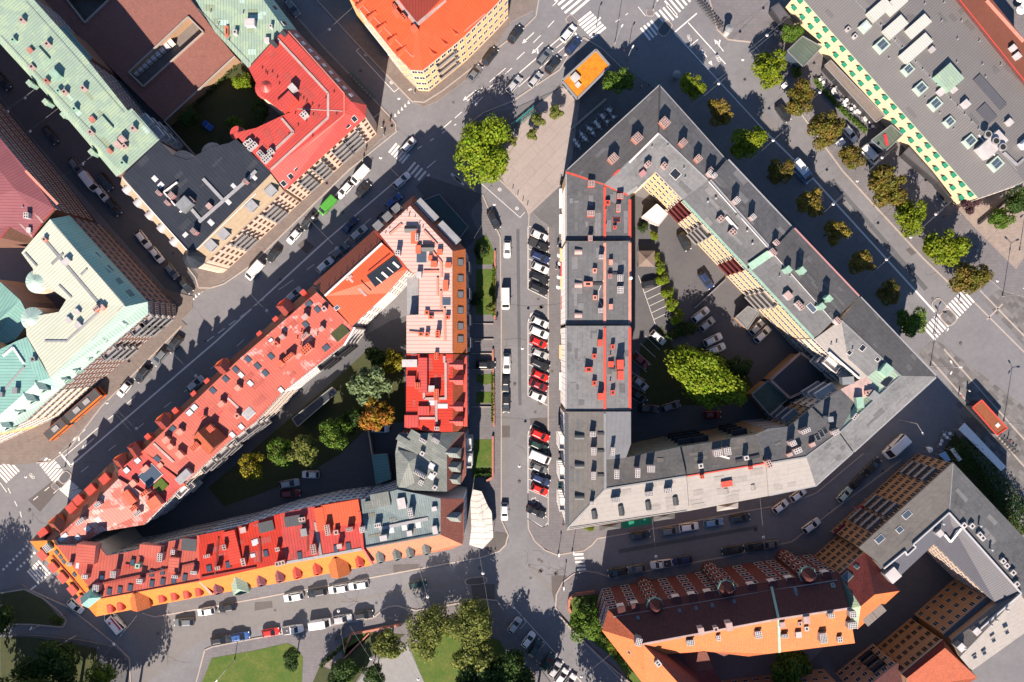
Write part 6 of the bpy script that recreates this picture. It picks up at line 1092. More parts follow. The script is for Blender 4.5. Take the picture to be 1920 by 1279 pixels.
B.roof([(tile_dk, [(1140, 1143, 15), (1445, 1090, 15), (1572, 1072, 15), (1592, 1141, 21), (1460, 1161, 21), (1206, 1208, 21)]), (tile_or, [(1206, 1208, 21), (1460, 1161, 21), (1592, 1141, 21), (1603, 1206, 17), (1441, 1226, 17), (1403, 1231, 17), (1320, 1221, 17), (1290, 1224, 17), (1248, 1226, 17)]),
        (tile_rr, [(1140, 1143, 15), (1206, 1208, 21), (1188, 1200, 19.5), (1128, 1182, 15)]), (tile_or, [(1128, 1182, 15), (1188, 1200, 19.5), (1206, 1208, 21), (1248, 1226, 19.5), (1290, 1290, 18), (1215, 1290, 15)]) if False else (tile_or, [(1128, 1182, 15), (1188, 1200, 19.5), (1206, 1208, 21), (1280, 1290, 21), (1212, 1290, 15)]),
        (tile_br, [(1206, 1208, 21), (1248, 1226, 17), (1320, 1290, 17), (1280, 1290, 21)])], fas=trimd)
B.roof([(tile_dr, [(1622, 1034, 15), (1640, 1115, 19.5), (1614, 1137, 19), (1574, 1076, 15)]), (tile_dr, [(1622, 1034, 15), (1687, 1108, 15), (1640, 1115, 19.5)]), (tile_or, [(1614, 1137, 19), (1640, 1115, 19.5), (1687, 1108, 15), (1608, 1180, 15)]), (mint, [(1574, 1076, 15), (1614, 1137, 19), (1608, 1180, 15), (1593, 1140, 17)])], fas=trimm, wallm=w_och); B.facade((1621, 1035), (1575, 1075), 15, 5, 5, 1.1, 1.7, fr=w_tan)
B.strip("ridge_cap", [(1206, 1208), (1460, 1161), (1592, 1141)], .4, .2, pinkc, .15); B.strip("fire_wall", [(1445, 1092), (1460, 1159), (1462, 1224)], .5, .5, mintc, .3); B.strip("snow_rail", [(1150, 1157), (1440, 1108), (1570, 1088)], .15, .12, greym, .3); B.strip("ridge_cap", [(1188, 1199), (1277, 1286)], .6, .25, greym, .1) if False else None
B.sky([t24(x, y) for x, y in ((945, 800), (1257, 747), (1380, 727), (1502, 706), (1665, 677), (1834, 651))], .8, 1.0, glassb, darkm); B.sky([(*t34(68, 620), .8, 2), (*t34(207, 605), .8, 2), t34(488, 555), (*t34(597, 488), 1.9, 1.6), t34(665, 415)], .8, 1, glassb, mintc)
B.chim([(*t24(1418, 900), 1.1, 1.4, 1, 1, 1.2), (*t24(1528, 885), .9, .9, 1, 1, 1), (*t24(1630, 865), 1.2, 1.6, 1, 1, 1.4), (*t34(290, 815), 1.2, 1.4, 1, 1, 1.2), (*t34(240, 845), .6, .8, 1, 1, .8), (*t34(108, 850), 1, 1, 1, 1, 1)], pinkc)
B.chim([(*t24(950, 980), 1.8, 1.4, 4, 3, 1.8), (*t24(1338, 985), 1.8, 1.2, 4, 3, 1.6), (*t24(1848, 925), 1.5, 1.6, 3, 3, 1.6), (*t24(1548, 950), .9, 1.2, 2, 2, 1.2), (*t34(475, 782), 1.4, 1, 3, 2, 1.4), (*t34(637, 772), 1.5, 1.5, 3, 3, 1.8), (*t34(635, 855), 2.2, 1.5, 5, 3, 1.8), (*t34(128, 935), 1.6, .8, 4, 2, 1.2), (*t34(417, 950), 1.6, 2.4, 4, 6, 2), (*t34(540, 960), 1.1, 1.3, 2, 2, 1.2), (*t34(230, 925), 1.1, 1.1, 1, 1, 1.2), (*t34(290, 880), .8, .8, 1, 1, .8)], greyc, whitec)
for k, (x, y) in enumerate((t24(1075, 720), t24(1600, 580), t34(290, 480))):
    b_ = MB(); loc = B.hit(x, y)[0]; c = Vector((loc.x, loc.y+.2, 0)); b_.cyl(c, 1.8, 15.2, w_brickr, 8); b_.cyl(c+Vector((0, 0, 15.2)), 1.95, .6, teal, 8, 1.9); b_.cyl(c+Vector((0, 0, 15.8)), 1.8, 2.4, tile_dk, 8, .1)
    for zz in (2.5, 5.5, 8.5, 11.5, 14.3):
        for a in (pi/2+pi/8, pi/2-pi/8, pi/2+3*pi/8): b_.box(c+Vector((cos(a)*1.65, sin(a)*1.65, zz)), (.9, .12, 1.3), whitem, a+pi/2); b_.box(c+Vector((cos(a)*1.69, sin(a)*1.69, zz)), (.65, .12, 1.05), glass, a+pi/2)
    B.part("bay_tower", b_.mesh("bay_tower", B.o), B.o, sub=False)
b_ = MB()
for x, y in (t24(1600, 1015), t24(1800, 1010)):
    c = P(x, y, 15); b_.cyl(Vector((c.x, c.y, 0)), 2.0, 14, w_brickr, 8); b_.cyl(Vector((c.x, c.y, 14)), 2.4, 1.7, tile_br, 8, .1)
B.part("stair_tower", b_.mesh("stair_tower", B.o), B.o, sub=False)
f = B.facade((1141, 1143), (1444, 1091), 15, 5, 16, 2.0, 1.6, fr=whitem, skip=[(i, j) for i in range(5) for j in (1, 3, 5, 7, 9, 11, 13, 15)]); f = B.facade((1446, 1090), (1571, 1072), 15, 5, 5, 2.0, 1.6, fr=whitem); B.facade((1128, 1181), (1140, 1144), 15, 4, 3, 1.2, 1.4, fr=whitem)
B.dorm([t24(820, 735), t24(925, 715), t24(1235, 665), t24(1355, 645), t24(1475, 625), t24(1635, 600), t24(1800, 570), t34(40, 548), t34(170, 522), t34(440, 480)], 1.5, 1.2, .7, whitem, tile_dk, 'flat')
B.sky([(*t24(880, 1055), .8, .8), (*t24(988, 1175), .8, .8)], gl=holem, fr=pinkc); B.dorm([t34(825, 740), t34(755, 800)], 2.4, 2, .5, woodm, woodm, 'flat')
B.chim([(*t24(1095, 1140), 1.4, 1.2, 2, 1, 1)], whitec); B.hit(960, 640); B.patches(10, [tile_dr, tile_dk], 39); B.done()
B = Bld("courtyard_building", "low annexe with plum and brown roofs behind the brick house at the bottom edge", "building", (1290, 1260), w_brickr)
B.roof([(plum, [(1220, 1215, 9), (1276, 1225, 9), (1298, 1260, 9), (1300, 1290, 9), (1262, 1290, 9)]), (tile_br, [(1276, 1225, 9), (1325, 1222, 9), (1338, 1255, 9), (1298, 1260, 9)]), (tile_dr, [(1298, 1260, 9), (1338, 1255, 9), (1360, 1290, 9), (1300, 1290, 9)])]); B.done()
# ================================================================== VEHICLES
def car_body(Ln, W, Hh, kind, mat):
    """lofted body with tapering ends, plus roof panel and pillars"""
    b = MB(); belt = Hh*.62 if kind != 'van' else Hh*.55
    if kind == 'van': st = [(-.5, .82, .30, .80), (-.49, .96, .25, 1), (-.3, 1, .25, 1), (.1, 1, .25, 1), (.30, 1, .25, 1), (.42, .96, .25, .90), (.48, .86, .28, .72), (.5, .7, .34, .55)]
    else:
        rear = {'hatch': 1.0, 'suv': 1.02, 'wagon': .98, 'sedan': .92, 'pickup': .95}[kind]
        st = [(-.5, .60, .38, .70), (-.49, .78, .30, rear*.9), (-.465, .90, .26, rear*.97), (-.40, .97, .22, rear), (-.25, 1, .22, 1.02), (.0, 1, .22, 1.0), (.2, 1, .22, .97), (.32, .975, .22, .90), (.41, .92, .24, .82), (.46, .83, .26, .74), (.487, .70, .29, .64), (.5, .48, .36, .52)]
    rings = []
    for t, ww, zb, zt in st:
        x = t*Ln; hw = W/2*ww; z1 = belt*zt
        rings.append([(x, -hw*.96, zb), (x, -hw, (zb+z1)*.52), (x, -hw*.97, z1*.9), (x, -hw*.86, z1), (x, 0, z1*1.03), (x, hw*.86, z1), (x, hw*.97, z1*.9), (x, hw, (zb+z1)*.52), (x, hw*.96, zb)])
    for a, c in zip(rings, rings[1:]):
        for i in range(8): b.face([a[i], a[i+1], c[i+1], c[i]], mat)
        b.face([a[8], a[0], c[0], c[8]], mat)
    b.face(rings[0][::-1], mat); b.face(rings[-1], mat)
    g = {'hatch': (-.47, -.33, .04, .25), 'suv': (-.47, -.38, .06, .25), 'wagon': (-.48, -.35, .04, .25), 'sedan': (-.36, -.20, .06, .25), 'van': (-.49, -.48, .26, .42), 'pickup': (-.08, -.02, .12, .26)}[kind]
    zb = belt*.99; zt = Hh; wb = W*.445; wt = W*.325 if kind != 'van' else W*.42
    B0 = [(g[0]*Ln, -wb, zb), (g[3]*Ln, -wb*.92, zb*.97), (g[3]*Ln, wb*.92, zb*.97), (g[0]*Ln, wb, zb)]
    T0 = [(g[1]*Ln, -wt, zt-.05), (g[2]*Ln, -wt, zt-.04), (g[2]*Ln, wt, zt-.04), (g[1]*Ln, wt, zt-.05)]
    # roof panel, slightly domed
    rx0, rx1 = g[1]*Ln-.05, g[2]*Ln+.05; r = wt+.05
    top = [(rx0+.15, -r+.18, zt+.03), (rx1-.2, -r+.18, zt+.03), (rx1-.2, r-.18, zt+.03), (rx0+.15, r-.18, zt+.03)]
    bot = [(rx0, -r, zt-.05), (rx1, -r, zt-.05), (rx1, r, zt-.05), (rx0, r, zt-.05)]
    b.hexa([Vector(p) for p in bot], [Vector(p) for p in top], mat)
    for i in range(4): b.tube(B0[i], T0[i], .05, mat, 5)
    if kind not in ('van', 'pickup'):
        for s_ in (-1, 1): b.tube((-.12*Ln, s_*wb*.985, zb), (-.13*Ln, s_*(wt+.02), zt-.05), .045, mat, 5)
    if kind == 'van': b.hexa([Vector(p) for p in ((-.48*Ln, -wb, zb-.1), (.16*Ln, -wb, zb-.1), (.16*Ln, wb, zb-.1), (-.48*Ln, wb, zb-.1))], [Vector(p) for p in ((-.475*Ln, -wt, zt-.03), (.16*Ln, -wt, zt-.03), (.16*Ln, wt, zt-.03), (-.475*Ln, wt, zt-.03))], mat)
    if kind == 'pickup': b.box((-.28*Ln, 0, belt*1.0), (.34*Ln, W*.82, .1), darkm)
    gl = MB()
    def inset(q): return q
    gl.face([B0[1], B0[2], T0[2], T0[1]], glass); wsc = gl.mesh("windscreen")
    gl = MB(); gl.face([B0[3], B0[0], T0[0], T0[3]], glass); rw = gl.mesh("rear_window")
    gl = MB(); gl.face([B0[0], B0[1], T0[1], T0[0]], glass); gl.face([B0[2], B0[3], T0[3], T0[2]], glass); sw = gl.mesh("side_windows")
    return b.mesh("car_body", smooth=True), wsc, rw, sw, belt
def wheel_me():
    b = MB(); n = 14; R = .32
    for x, nn in ((0, 0),):
        ra = [Vector((cos(2*pi*i/n)*R, -.1, sin(2*pi*i/n)*R)) for i in range(n)]; rb = [p+Vector((0, .2, 0)) for p in ra]
        for i in range(n):
            j = (i+1) % n; b.face([ra[i], rb[i], rb[j], ra[j]], rubber)
        b.face(ra, rubber); b.face(rb[::-1], rubber)
    return b.mesh("tyre")
def rim_me():
    b = MB(); n = 10
    for y in (-.108, .108):
        ra = [Vector((cos(2*pi*i/n)*.2, y, sin(2*pi*i/n)*.2)) for i in range(n)]; b.face(ra if y < 0 else ra[::-1], greym)
    return b.mesh("rim")
DIM = {'hatch': (4.15, 1.80, 1.48), 'suv': (4.65, 1.92, 1.68), 'wagon': (4.75, 1.86, 1.48), 'sedan': (4.7, 1.84, 1.42), 'van': (5.1, 2.0, 2.0), 'pickup': (5.1, 1.95, 1.75)}
KN = {'hatch': ("hatchback", "car"), 'suv': ("sport utility car", "car"), 'wagon': ("estate car", "car"), 'sedan': ("saloon car", "car"), 'van': ("van", "van"), 'pickup': ("pickup truck", "truck")}
def boxm(name, sz, m): return cached((name, sz, m.name), lambda: (lambda b: (b.box((0, 0, 0), sz, m), b.mesh(name))[1])(MB()))
carc = {}
def cpaint(nm, c, coat=.6): return plain("car_paint_"+nm, c, .35, .1, var=.03, coat=coat)
PAINT = {'white': cpaint('white', (.74, .73, .72)), 'black': cpaint('black', (.022, .023, .026)), 'silver': cpaint('silver', (.42, .42, .43)), 'grey': cpaint('grey', (.14, .15, .16)), 'red': cpaint('red', (.62, .02, .015)), 'dark red': cpaint('dark_red', (.2, .012, .02)),
         'blue': cpaint('blue', (.03, .09, .26)), 'navy': cpaint('navy', (.02, .035, .10)), 'light blue': cpaint('light_blue', (.16, .27, .42)), 'green': cpaint('green', (.07, .32, .035)), 'dark green': cpaint('dark_green', (.02, .05, .04)), 'pale green': cpaint('pale_green', (.5, .62, .55))}
NC = 0
def car(px, py, ang, kind, col, label, group=None, scale=1.0, name=None, z=0.0):
    """a car with its parts: the body, glass, wheels and lamps are objects of their own"""
    global NC; NC += 1
    Ln, W, Hh = DIM[kind]; key = kind
    if key not in carc: carc[key] = car_body(Ln, W, Hh, kind, PAINT['white'])
    body, wsc, rw, sw, belt = carc[key]
    t = thing(name or ("parked_"+("van" if kind == 'van' else "truck" if kind == 'pickup' else "car")), label, KN[kind][1], P(px, py, .9)-Vector((0, 0, .9-z)), radians(ang+random.uniform(-1, 1)), group)
    t.scale = (scale, scale, scale)
    o = link("body", body, t); o.material_slots[0].link = 'OBJECT'; o.material_slots[0].material = PAINT[col]
    link("windscreen", wsc, t); link("side_windows", sw, t)
    if kind != 'van': link("rear_window", rw, t)
    ty, ri = cached("tyre", wheel_me), cached("rim", rim_me)
    for sx in (-.31, .31):
        for sy in (-1, 1):
            w_ = link("wheel", ty, t, (sx*Ln, sy*(W/2-.1), .32)); link("rim", ri, w_)
    for sy in (-1, 1):
        link("headlight", boxm("headlight", (.16, .34, .14), headm), t, (.466*Ln, sy*W*.33, belt*.72)); link("tail_light", boxm("tail_light", (.1, .26, .2), tailm), t, (-.488*Ln, sy*W*.36, belt*.75))
        link("mirror", boxm("mirror", (.16, .2, .12), darkm), t, (.17*Ln, sy*(W/2+.06), belt*1.0))
    return t
def row(items, ang, desc, end, group, moving=False):
    cnt = {}
    for i, it in enumerate(items):
        px, py, kind, col = it[:4]; a = it[4] if len(it) > 4 else ang
        car(px, py, a, kind, col, f"{col} {KN[kind][0]}, {ORD[i]} from {end} {desc}", group, name="car" if moving else None)
G1 = "cars parked aslant along the grey street"
row([(1011, 441, 'hatch', 'white'), (1010, 459, 'pickup', 'black'), (1013, 482, 'suv', 'navy'), (1013, 502, 'hatch', 'white'), (1011, 522, 'wagon', 'black'), (1010, 542, 'suv', 'black')], -24, "in the northern slanted bays", "the top", G1)
row([(1012, 604, 'hatch', 'white'), (1011, 623, 'suv', 'white'), (1010, 642, 'hatch', 'red'), (1012, 663, 'hatch', 'silver'), (1013, 683, 'suv', 'black'), (1013, 704, 'hatch', 'red'), (1010, 722, 'sedan', 'dark red'), (1008, 743, 'hatch', 'white')], -24, "in the middle slanted bays", "the top", G1)
row([(1013, 816, 'suv', 'red'), (1010, 836, 'wagon', 'dark green'), (1013, 857, 'van', 'white'), (1011, 878, 'hatch', 'grey'), (1014, 899, 'suv', 'navy'), (1012, 918, 'hatch', 'red'), (1005, 960, 'sedan', 'black')], -24, "in the southern slanted bays", "the top", G1)
carc_ = None
row([(951, 467, 'hatch', 'white'), (948, 560, 'van', 'white'), (950, 682, 'wagon', 'white'), (948, 720, 'hatch', 'black'), (949, 756, 'wagon', 'black'), (946, 960, 'hatch', 'white')], -90, "at the western kerb of the grey street", "the top", "cars along the western kerb of the grey street")
car(926, 412, -64, 'wagon', 'black', "black estate car half in shade on the road bend beside the front gardens"); car(911, 684, 0, 'suv', 'black', "black sport utility car in the gated driveway between front gardens")
row([(477, 507, 'van', 'white'), (513, 477, 'hatch', 'black'), (551, 443, 'hatch', 'white'), (579, 415, 'wagon', 'black'), (614, 385, 'van', 'green'), (646, 356, 'wagon', 'white'), (675, 328, 'van', 'white')], 228, "at the diagonal street's north kerb", "lower left", "cars by the northern kerb of the diagonal street")
car(681, 355, 46, 'hatch', 'black', "black hatchback driving beside the white van in the diagonal street", name="car"); car(766, 272, 48, 'hatch', 'white', "white hatchback standing on the zebra crossing by the red corner building", name="car")
row([(550, 553, 'wagon', 'silver'), (609, 497, 'wagon', 'white'), (637, 470, 'wagon', 'grey'), (672, 437, 'wagon', 'silver'), (737, 377, 'wagon', 'blue'), (753, 338, 'wagon', 'white')], 42, "in the shaded lane beside the orange roof", "lower left", "cars in the shaded lane of the diagonal street")
car(656, 421, 48, 'sedan', 'navy', "dark saloon car driving in deep shade in the diagonal street", name="car")
row([(232, 730, 'hatch', 'white'), (267, 701, 'wagon', 'black'), (299, 670, 'wagon', 'grey'), (327, 645, 'wagon', 'black')], 230, "below the cream roofed corner", "lower left", "cars parked below the cream roofed corner")
car(366, 720, 42, 'wagon', 'silver', "silver estate car in shade beside the salmon roofed house", name="car"); 
row([(5, 152, 'suv', 'black'), (94, 253, 'wagon', 'black'), (142, 312, 'wagon', 'grey'), (168, 341, 'van', 'white'), (190, 363, 'hatch', 'white'), (213, 388, 'suv', 'black'), (268, 449, 'wagon', 'white'), (293, 478, 'hatch', 'white'), (321, 508, 'hatch', 'grey'), (347, 534, 'wagon', 'black')], -52, "in the dark western side street", "upper left", "cars in the dark western side street")
car(197, 341, -54, 'suv', 'black', "black sport utility car driving past the white van in the dark side street", name="car")
row([(547, 14, 'wagon', 'grey')], -52, "of the side street at the top edge", "the mouth", None)
row([(890, 137, 'sedan', 'grey'), (919, 105, 'wagon', 'black'), (967, 64, 'sedan', 'black')], 52, "beside the orange roofed corner", "lower left", "cars passing the orange roofed corner")
row([(964, 158, 'wagon', 'silver'), (1004, 149, 'hatch', 'silver'), (1021, 106, 'wagon', 'grey'), (1037, 121, 'sedan', 'black'), (1066, 62, 'suv', 'white'), (1075, 86, 'wagon', 'navy')], 50, "in the queue by the kiosk", "lower left", "cars queueing at the crossing", True)
car(1469, 212, -55, 'suv', 'black', "black sport utility car at the kerb under the eastern boulevard trees"); car(1594, 250, -50, 'wagon', 'white', "white estate car on the pavement between eastern boulevard trees near the pavilion"); car(1631, 290, -48, 'van', 'white', "white van on the pavement below the green glass pavilion")
row([(1584, 928, 'hatch', 'pale green'), (1611, 900, 'wagon', 'black'), (1637, 874, 'wagon', 'black')], 46, "beside the ochre office building", "lower left", "cars beside the ochre office building")
row([(1464, 950, 'hatch', 'white'), (1497, 928, 'hatch', 'white')], 36, "of the pair under the grey roof bend", "the left", None)
row([(1201, 1004, 'wagon', 'black'), (1257, 996, 'wagon', 'grey'), (1292, 988, 'suv', 'white'), (1338, 980, 'wagon', 'light blue'), (1388, 972, 'wagon', 'black')], 8, "below the pale grey southern wing", "the left", "cars along the northern kerb of the shaded street")
row([(1158, 1073, 'wagon', 'black'), (1193, 1067, 'hatch', 'grey'), (1240, 1058, 'pickup', 'white'), (1279, 1051, 'wagon', 'navy'), (1372, 1032, 'wagon', 'black'), (1413, 1026, 'wagon', 'black'), (1443, 1022, 'sedan', 'grey')], 188, "north of the red brick building", "the left", "cars along the southern kerb of the shaded street")
car(1522, 986, 35, 'wagon', 'white', "white estate car turning round the bend beside the ochre office building", name="car")
row([(550, 1120, 'wagon', 'white'), (594, 1111, 'suv', 'black'), (634, 1105, 'wagon', 'white'), (672, 1098, 'wagon', 'white')], 190, "in the south street's upper parked line", "the left", "cars by the northern kerb of the south street")
row([(413, 1200, 'wagon', 'black'), (449, 1194, 'wagon', 'blue'), (507, 1186, 'hatch', 'red'), (548, 1181, 'pickup', 'white'), (600, 1170, 'van', 'white'), (641, 1161, 'wagon', 'silver'), (682, 1153, 'suv', 'black')], 9, "in the south street's lower parked line", "the left", "cars by the southern kerb of the south street")
car(783, 1096, 12, 'hatch', 'dark green', "dark green hatchback driving alone in the south street by the tree shade", name="car"); car(344, 1167, 184, 'wagon', 'grey', "dark grey estate car driving alone in the middle of the wide south street", name="car")
car(386, 1147, 190, 'hatch', 'white', "white hatchback at the kerb below the yellow-orange roof skirt"); car(425, 1140, 190, 'hatch', 'black', "black hatchback at the kerb below the yellow-orange roof skirt"); car(141, 1137, -42, 'hatch', 'white', "small white hatchback in shade at the foot of the western tip building")
row([(965, 1173, 'hatch', 'silver'), (991, 1200, 'hatch', 'white'), (1004, 1216, 'wagon', 'dark green'), (1027, 1241, 'suv', 'dark green'), (1040, 1256, 'hatch', 'silver'), (1053, 1269, 'hatch', 'white'), (1067, 1281, 'sedan', 'white')], 54, "in the bays at the picture's foot", "upper left", "cars parked aslant at the foot of the picture")
row([(1283, 453, 'suv', 'black', -62), (1324, 525, 'wagon', 'navy', -55)], 0, "of the dark pair below the yellow facade", "the top", None)
row([(1314, 590, 'wagon', 'white', 38), (1326, 608, 'hatch', 'silver', 38), (1337, 637, 'wagon', 'white', 26), (1343, 655, 'wagon', 'white', 24)], 0, "of the pale cars by the courtyard hedge", "the top", "pale cars in the courtyard")
row([(1419, 614, 'hatch', 'silver', 45), (1430, 627, 'wagon', 'white', 45)], 0, "of the pair by the courtyard shed", "upper left", None)
row([(1234, 633, 'hatch', 'white'), (1202, 677, 'hatch', 'dark red'), (1201, 719, 'hatch', 'silver'), (1199, 744, 'hatch', 'black')], -40, "in the bays along the courtyard lawn", "the top", "cars in the bays beside the courtyard lawn")
row([(1216, 767, 'wagon', 'black', 0), (1258, 762, 'wagon', 'grey', 20), (1336, 778, 'hatch', 'dark red', 4)], 0, "of the courtyard's dark southern row", "the left", "dark cars at the courtyard's south end")
car(1222, 531, 12, 'wagon', 'black', "dark estate car in the first marked bay beside the courtyard hedge")
car(711, 804, 0, 'wagon', 'white', "white estate car below the orange tree in the dark courtyard"); car(582, 890, 180, 'hatch', 'white', "white hatchback in the middle of the dark courtyard"); car(542, 907, 10, 'wagon', 'silver', "silver estate car above the dark red one in the dark courtyard"); car(544, 926, 4, 'wagon', 'dark red', "dark red estate car at the courtyard wall of the red roofed block")
t = car(1679, 838, 222, 'van', 'white', "long white delivery van at the bend between the grey corner and ochre building", scale=1.28); t = car(215, 1165, 130, 'van', 'white', "white van with red roof stripe and red roof emblem below the yellow-orange corner", scale=1.12)
b = MB(); b.box((-.6, -.55, 2.06), (3.2, .35, .03), tailm); b.box((.3, .35, 2.06), (.7, .22, .03), tailm); b.box((.3, .35, 2.07), (.22, .7, .03), tailm); o = link("roof_emblem", b.mesh("roof_emblem"), t)
t = car(1502, 322, -48, 'van', 'light blue', "light blue van with a white box roof in shade on the boulevard", scale=1.25, name="delivery_van"); link("roof_box", boxm("roof_box", (2.8, 1.6, .3), whitem), t, (-.7, 0, 2.12))
# articulated bus
t = thing("articulated_bus", "orange articulated bus with dark grey roof stopped below the aqua copper roofed corner", "bus", P(141, 776, 1.5)-Vector((0, 0, 1.5)), radians(41))
def bus_part(name, x0, x1):
    b = MB(); c = (x0+x1)/2; L_ = x1-x0
    b.hexa([Vector(p) for p in ((x0, -1.25, .35), (x1, -1.25, .35), (x1, 1.25, .35), (x0, 1.25, .35))], [Vector(p) for p in ((x0, -1.25, 1.3), (x1, -1.25, 1.3), (x1, 1.25, 1.3), (x0, 1.25, 1.3))], orangem)
    b.hexa([Vector(p) for p in ((x0+.02, -1.24, 1.3), (x1-.02, -1.24, 1.3), (x1-.02, 1.24, 1.3), (x0+.02, 1.24, 1.3))], [Vector(p) for p in ((x0+.05, -1.2, 2.5), (x1-.05, -1.2, 2.5), (x1-.05, 1.2, 2.5), (x0+.05, 1.2, 2.5))], glass)
    b.hexa([Vector(p) for p in ((x0, -1.25, 2.5), (x1, -1.25, 2.5), (x1, 1.25, 2.5), (x0, 1.25, 2.5))], [Vector(p) for p in ((x0+.1, -1.05, 2.95), (x1-.1, -1.05, 2.95), (x1-.1, 1.05, 2.95), (x0+.1, 1.05, 2.95))], orangem, plain("bus_roof", (.05, .05, .055), .6) if "bus_roof" not in MATS else MATS["bus_roof"])
    return link(name, b.mesh(name), t)
bus_part("rear_car_body", -8, -2.4); bus_part("front_car_body", -1.6, 8)
b = MB(); b.box((-2, 0, 1.6), (.9, 2.2, 2.5), rubber); link("bellows", b.mesh("bellows"), t)
for x in (-6.4, 0.4, 6.2):
    for y in (-1.15, 1.15): w_ = link("wheel", cached("tyre", wheel_me), t, (x, y, .45)); w_.scale = (1.4, 1.4, 1.4); link("rim", cached("rim", rim_me), w_)
for x in (-5, 1.5, 4.5): link("roof_unit", boxm("roof_unit", (1.6, 1.1, .2), greym), t, (x, 0, 3.02))

# ================================================================== TREES
def leaf_mesh(name, R, hz, seed, n, mat, lobes=14, sz=.42, spike=False, lift=0):
    rnd = random.Random(seed); vs = []; fs = []; L_ = []
    for i in range(lobes):
        a = rnd.random()*2*pi; r = R*.74*math.sqrt(rnd.random()); L_.append((cos(a)*r, sin(a)*r, hz*(.25+.55*rnd.random())*(1-.35*(r/R)**2), R*(.17+.2*rnd.random())))
    L_.append((0, 0, hz*.55, R*.42))
    wt = [l[3]**2 for l in L_]
    for k in range(n):
        l = rnd.choices(L_, wt)[0]; u = rnd.uniform(-.65, 1); a = rnd.random()*2*pi; s = math.sqrt(1-u*u); dep = 1-.3*rnd.random()**2 if not spike else 1-.6*rnd.random()
        if rnd.random() < .16: dep *= 1.1+.25*rnd.random()
        nv = Vector((cos(a)*s, sin(a)*s, u)); c = Vector(l[:3])+nv*l[3]*dep*Vector((1, 1, .8)).length/1.62
        if c.z < hz*.06: c.z = hz*.06+rnd.random()*.3
        ax = (nv+Vector((rnd.uniform(-.9, .9), rnd.uniform(-.9, .9), rnd.uniform(-.5, .9)))).normalized(); q = ax.to_track_quat('Z', 'Y').to_matrix(); ro = rnd.random()*2*pi; z = sz*rnd.uniform(.6, 1.25)
        b0 = len(vs)
        el = 1.7 if spike else 1.25
        for dx, dy in ((-.5, -.12), (-.1, -.5), (.5, 0), (.1, .5), (-.42, .3)):
            dx *= el; vs.append(tuple(c+q @ Vector((dx*z*cos(ro)-dy*z*sin(ro), dx*z*sin(ro)+dy*z*cos(ro), rnd.uniform(-.08, .08)*z))))
        fs.append((b0, b0+1, b0+2, b0+3, b0+4))
    me = bpy.data.meshes.new(name); me.from_pydata(vs, [], fs); me.materials.append(mat); me.update(); return me
def trunk_mesh(R, zt, seed, crown_h):
    rnd = random.Random(seed); b = MB(); b.tube((0, 0, -.1), (0, 0, zt*.9), .24, barkm, 8, .17); top = Vector((0, 0, zt*.88))
    for i in range(7):
        a = i*2*pi/7+rnd.random()*.5; e = Vector((cos(a)*R*.55, sin(a)*R*.55, zt+crown_h*(.25+.35*rnd.random()))); m_ = top.lerp(e, .5)+Vector((0, 0, .4)); b.tube(top, m_, .12, barkm, 6, .08); b.tube(m_, e, .08, barkm, 5, .03)
        for k in range(2): b.tube(m_, m_+Vector((rnd.uniform(-1, 1), rnd.uniform(-1, 1), rnd.uniform(.4, 1.2)))*R*.3, .05, barkm, 4, .02)
    return b.mesh("trunk")
LM = {'maple': leaf("leaf_yellow_green", (.25, .30, .012), (.20, .29, .015)), 'lime': leaf("leaf_bright_green", (.22, .36, .015), (.30, .36, .02)), 'olive': leaf("leaf_olive_brown", (.16, .17, .02), (.24, .15, .03)), 'green': leaf("leaf_green", (.10, .21, .02), (.16, .25, .03)),
      'dark': leaf("leaf_dark_green", (.045, .10, .02), (.07, .13, .025)), 'conifer': leaf("leaf_grey_green", (.19, .28, .12), (.27, .35, .16)), 'orange': leaf("leaf_orange", (.50, .17, .03), (.36, .28, .02)), 'yellow': leaf("leaf_yellow", (.42, .34, .02), (.32, .32, .03)), 'ybrown': leaf("leaf_gold_brown", (.33, .26, .03), (.28, .19, .05)),
      'purple': leaf("leaf_purple", (.09, .04, .06), (.13, .07, .07)), 'willow': leaf("leaf_willow", (.20, .25, .05), (.27, .29, .07)), 'hedge': leaf("leaf_hedge", (.035, .085, .015), (.06, .11, .02))}
def tree(px, py, rpx, mk_, label, group=None, hz=None, zt=3.2, seed=None, name="tree", n=None, cat="tree"):
    v = (int(px*7+py) if seed is None else seed) % 3; spike = mk_ in ('conifer',)
    big = rpx > 44; z = zt+(2.8 if not big else 5); R = rpx/S*(H-z)/H
    base = cached(("crown", mk_, v, big), lambda: leaf_mesh("crown", 4.0, 5.0, v*13+len(mk_), 9000 if big else 4600, LM[mk_], 40 if big else 22, .25 if big else .36, spike))
    tr = cached(("trunk", v), lambda: trunk_mesh(4.0, 3.2, v, 5.0))
    loc = P(px, py, z); loc.z = 0; t = thing(name, label, cat, loc, random.random()*6.28, group)
    s_ = R/3.7; hz_ = (hz or (5.0*s_ if not big else 7.5))/5.0
    c = link("crown", base, t, (0, 0, zt)); c.scale = (s_, s_*random.uniform(.92, 1.06), hz_)
    k = link("trunk", tr, t); k.scale = (s_, s_, max(.5, zt/3.2)); return t
GW, GE = "street trees in the shaded western row", "street trees in the sunny eastern row"
for i, (x, y, r, m) in enumerate(((1300, 156, 25, 'maple'), (1351, 208, 25, 'ybrown'), (1404, 264, 30, 'maple'), (1466, 321, 25, 'olive'), (1525, 378, 30, 'ybrown'), (1570, 434, 25, 'ybrown'), (1620, 493, 26, 'ybrown'), (1671, 548, 23, 'olive'), (1714, 604, 28, 'green'))):
    tree(x, y, r, m, f"half shaded street tree, {ORD[i]} from upper left beside the grey triangular block", GW, zt=4.8)
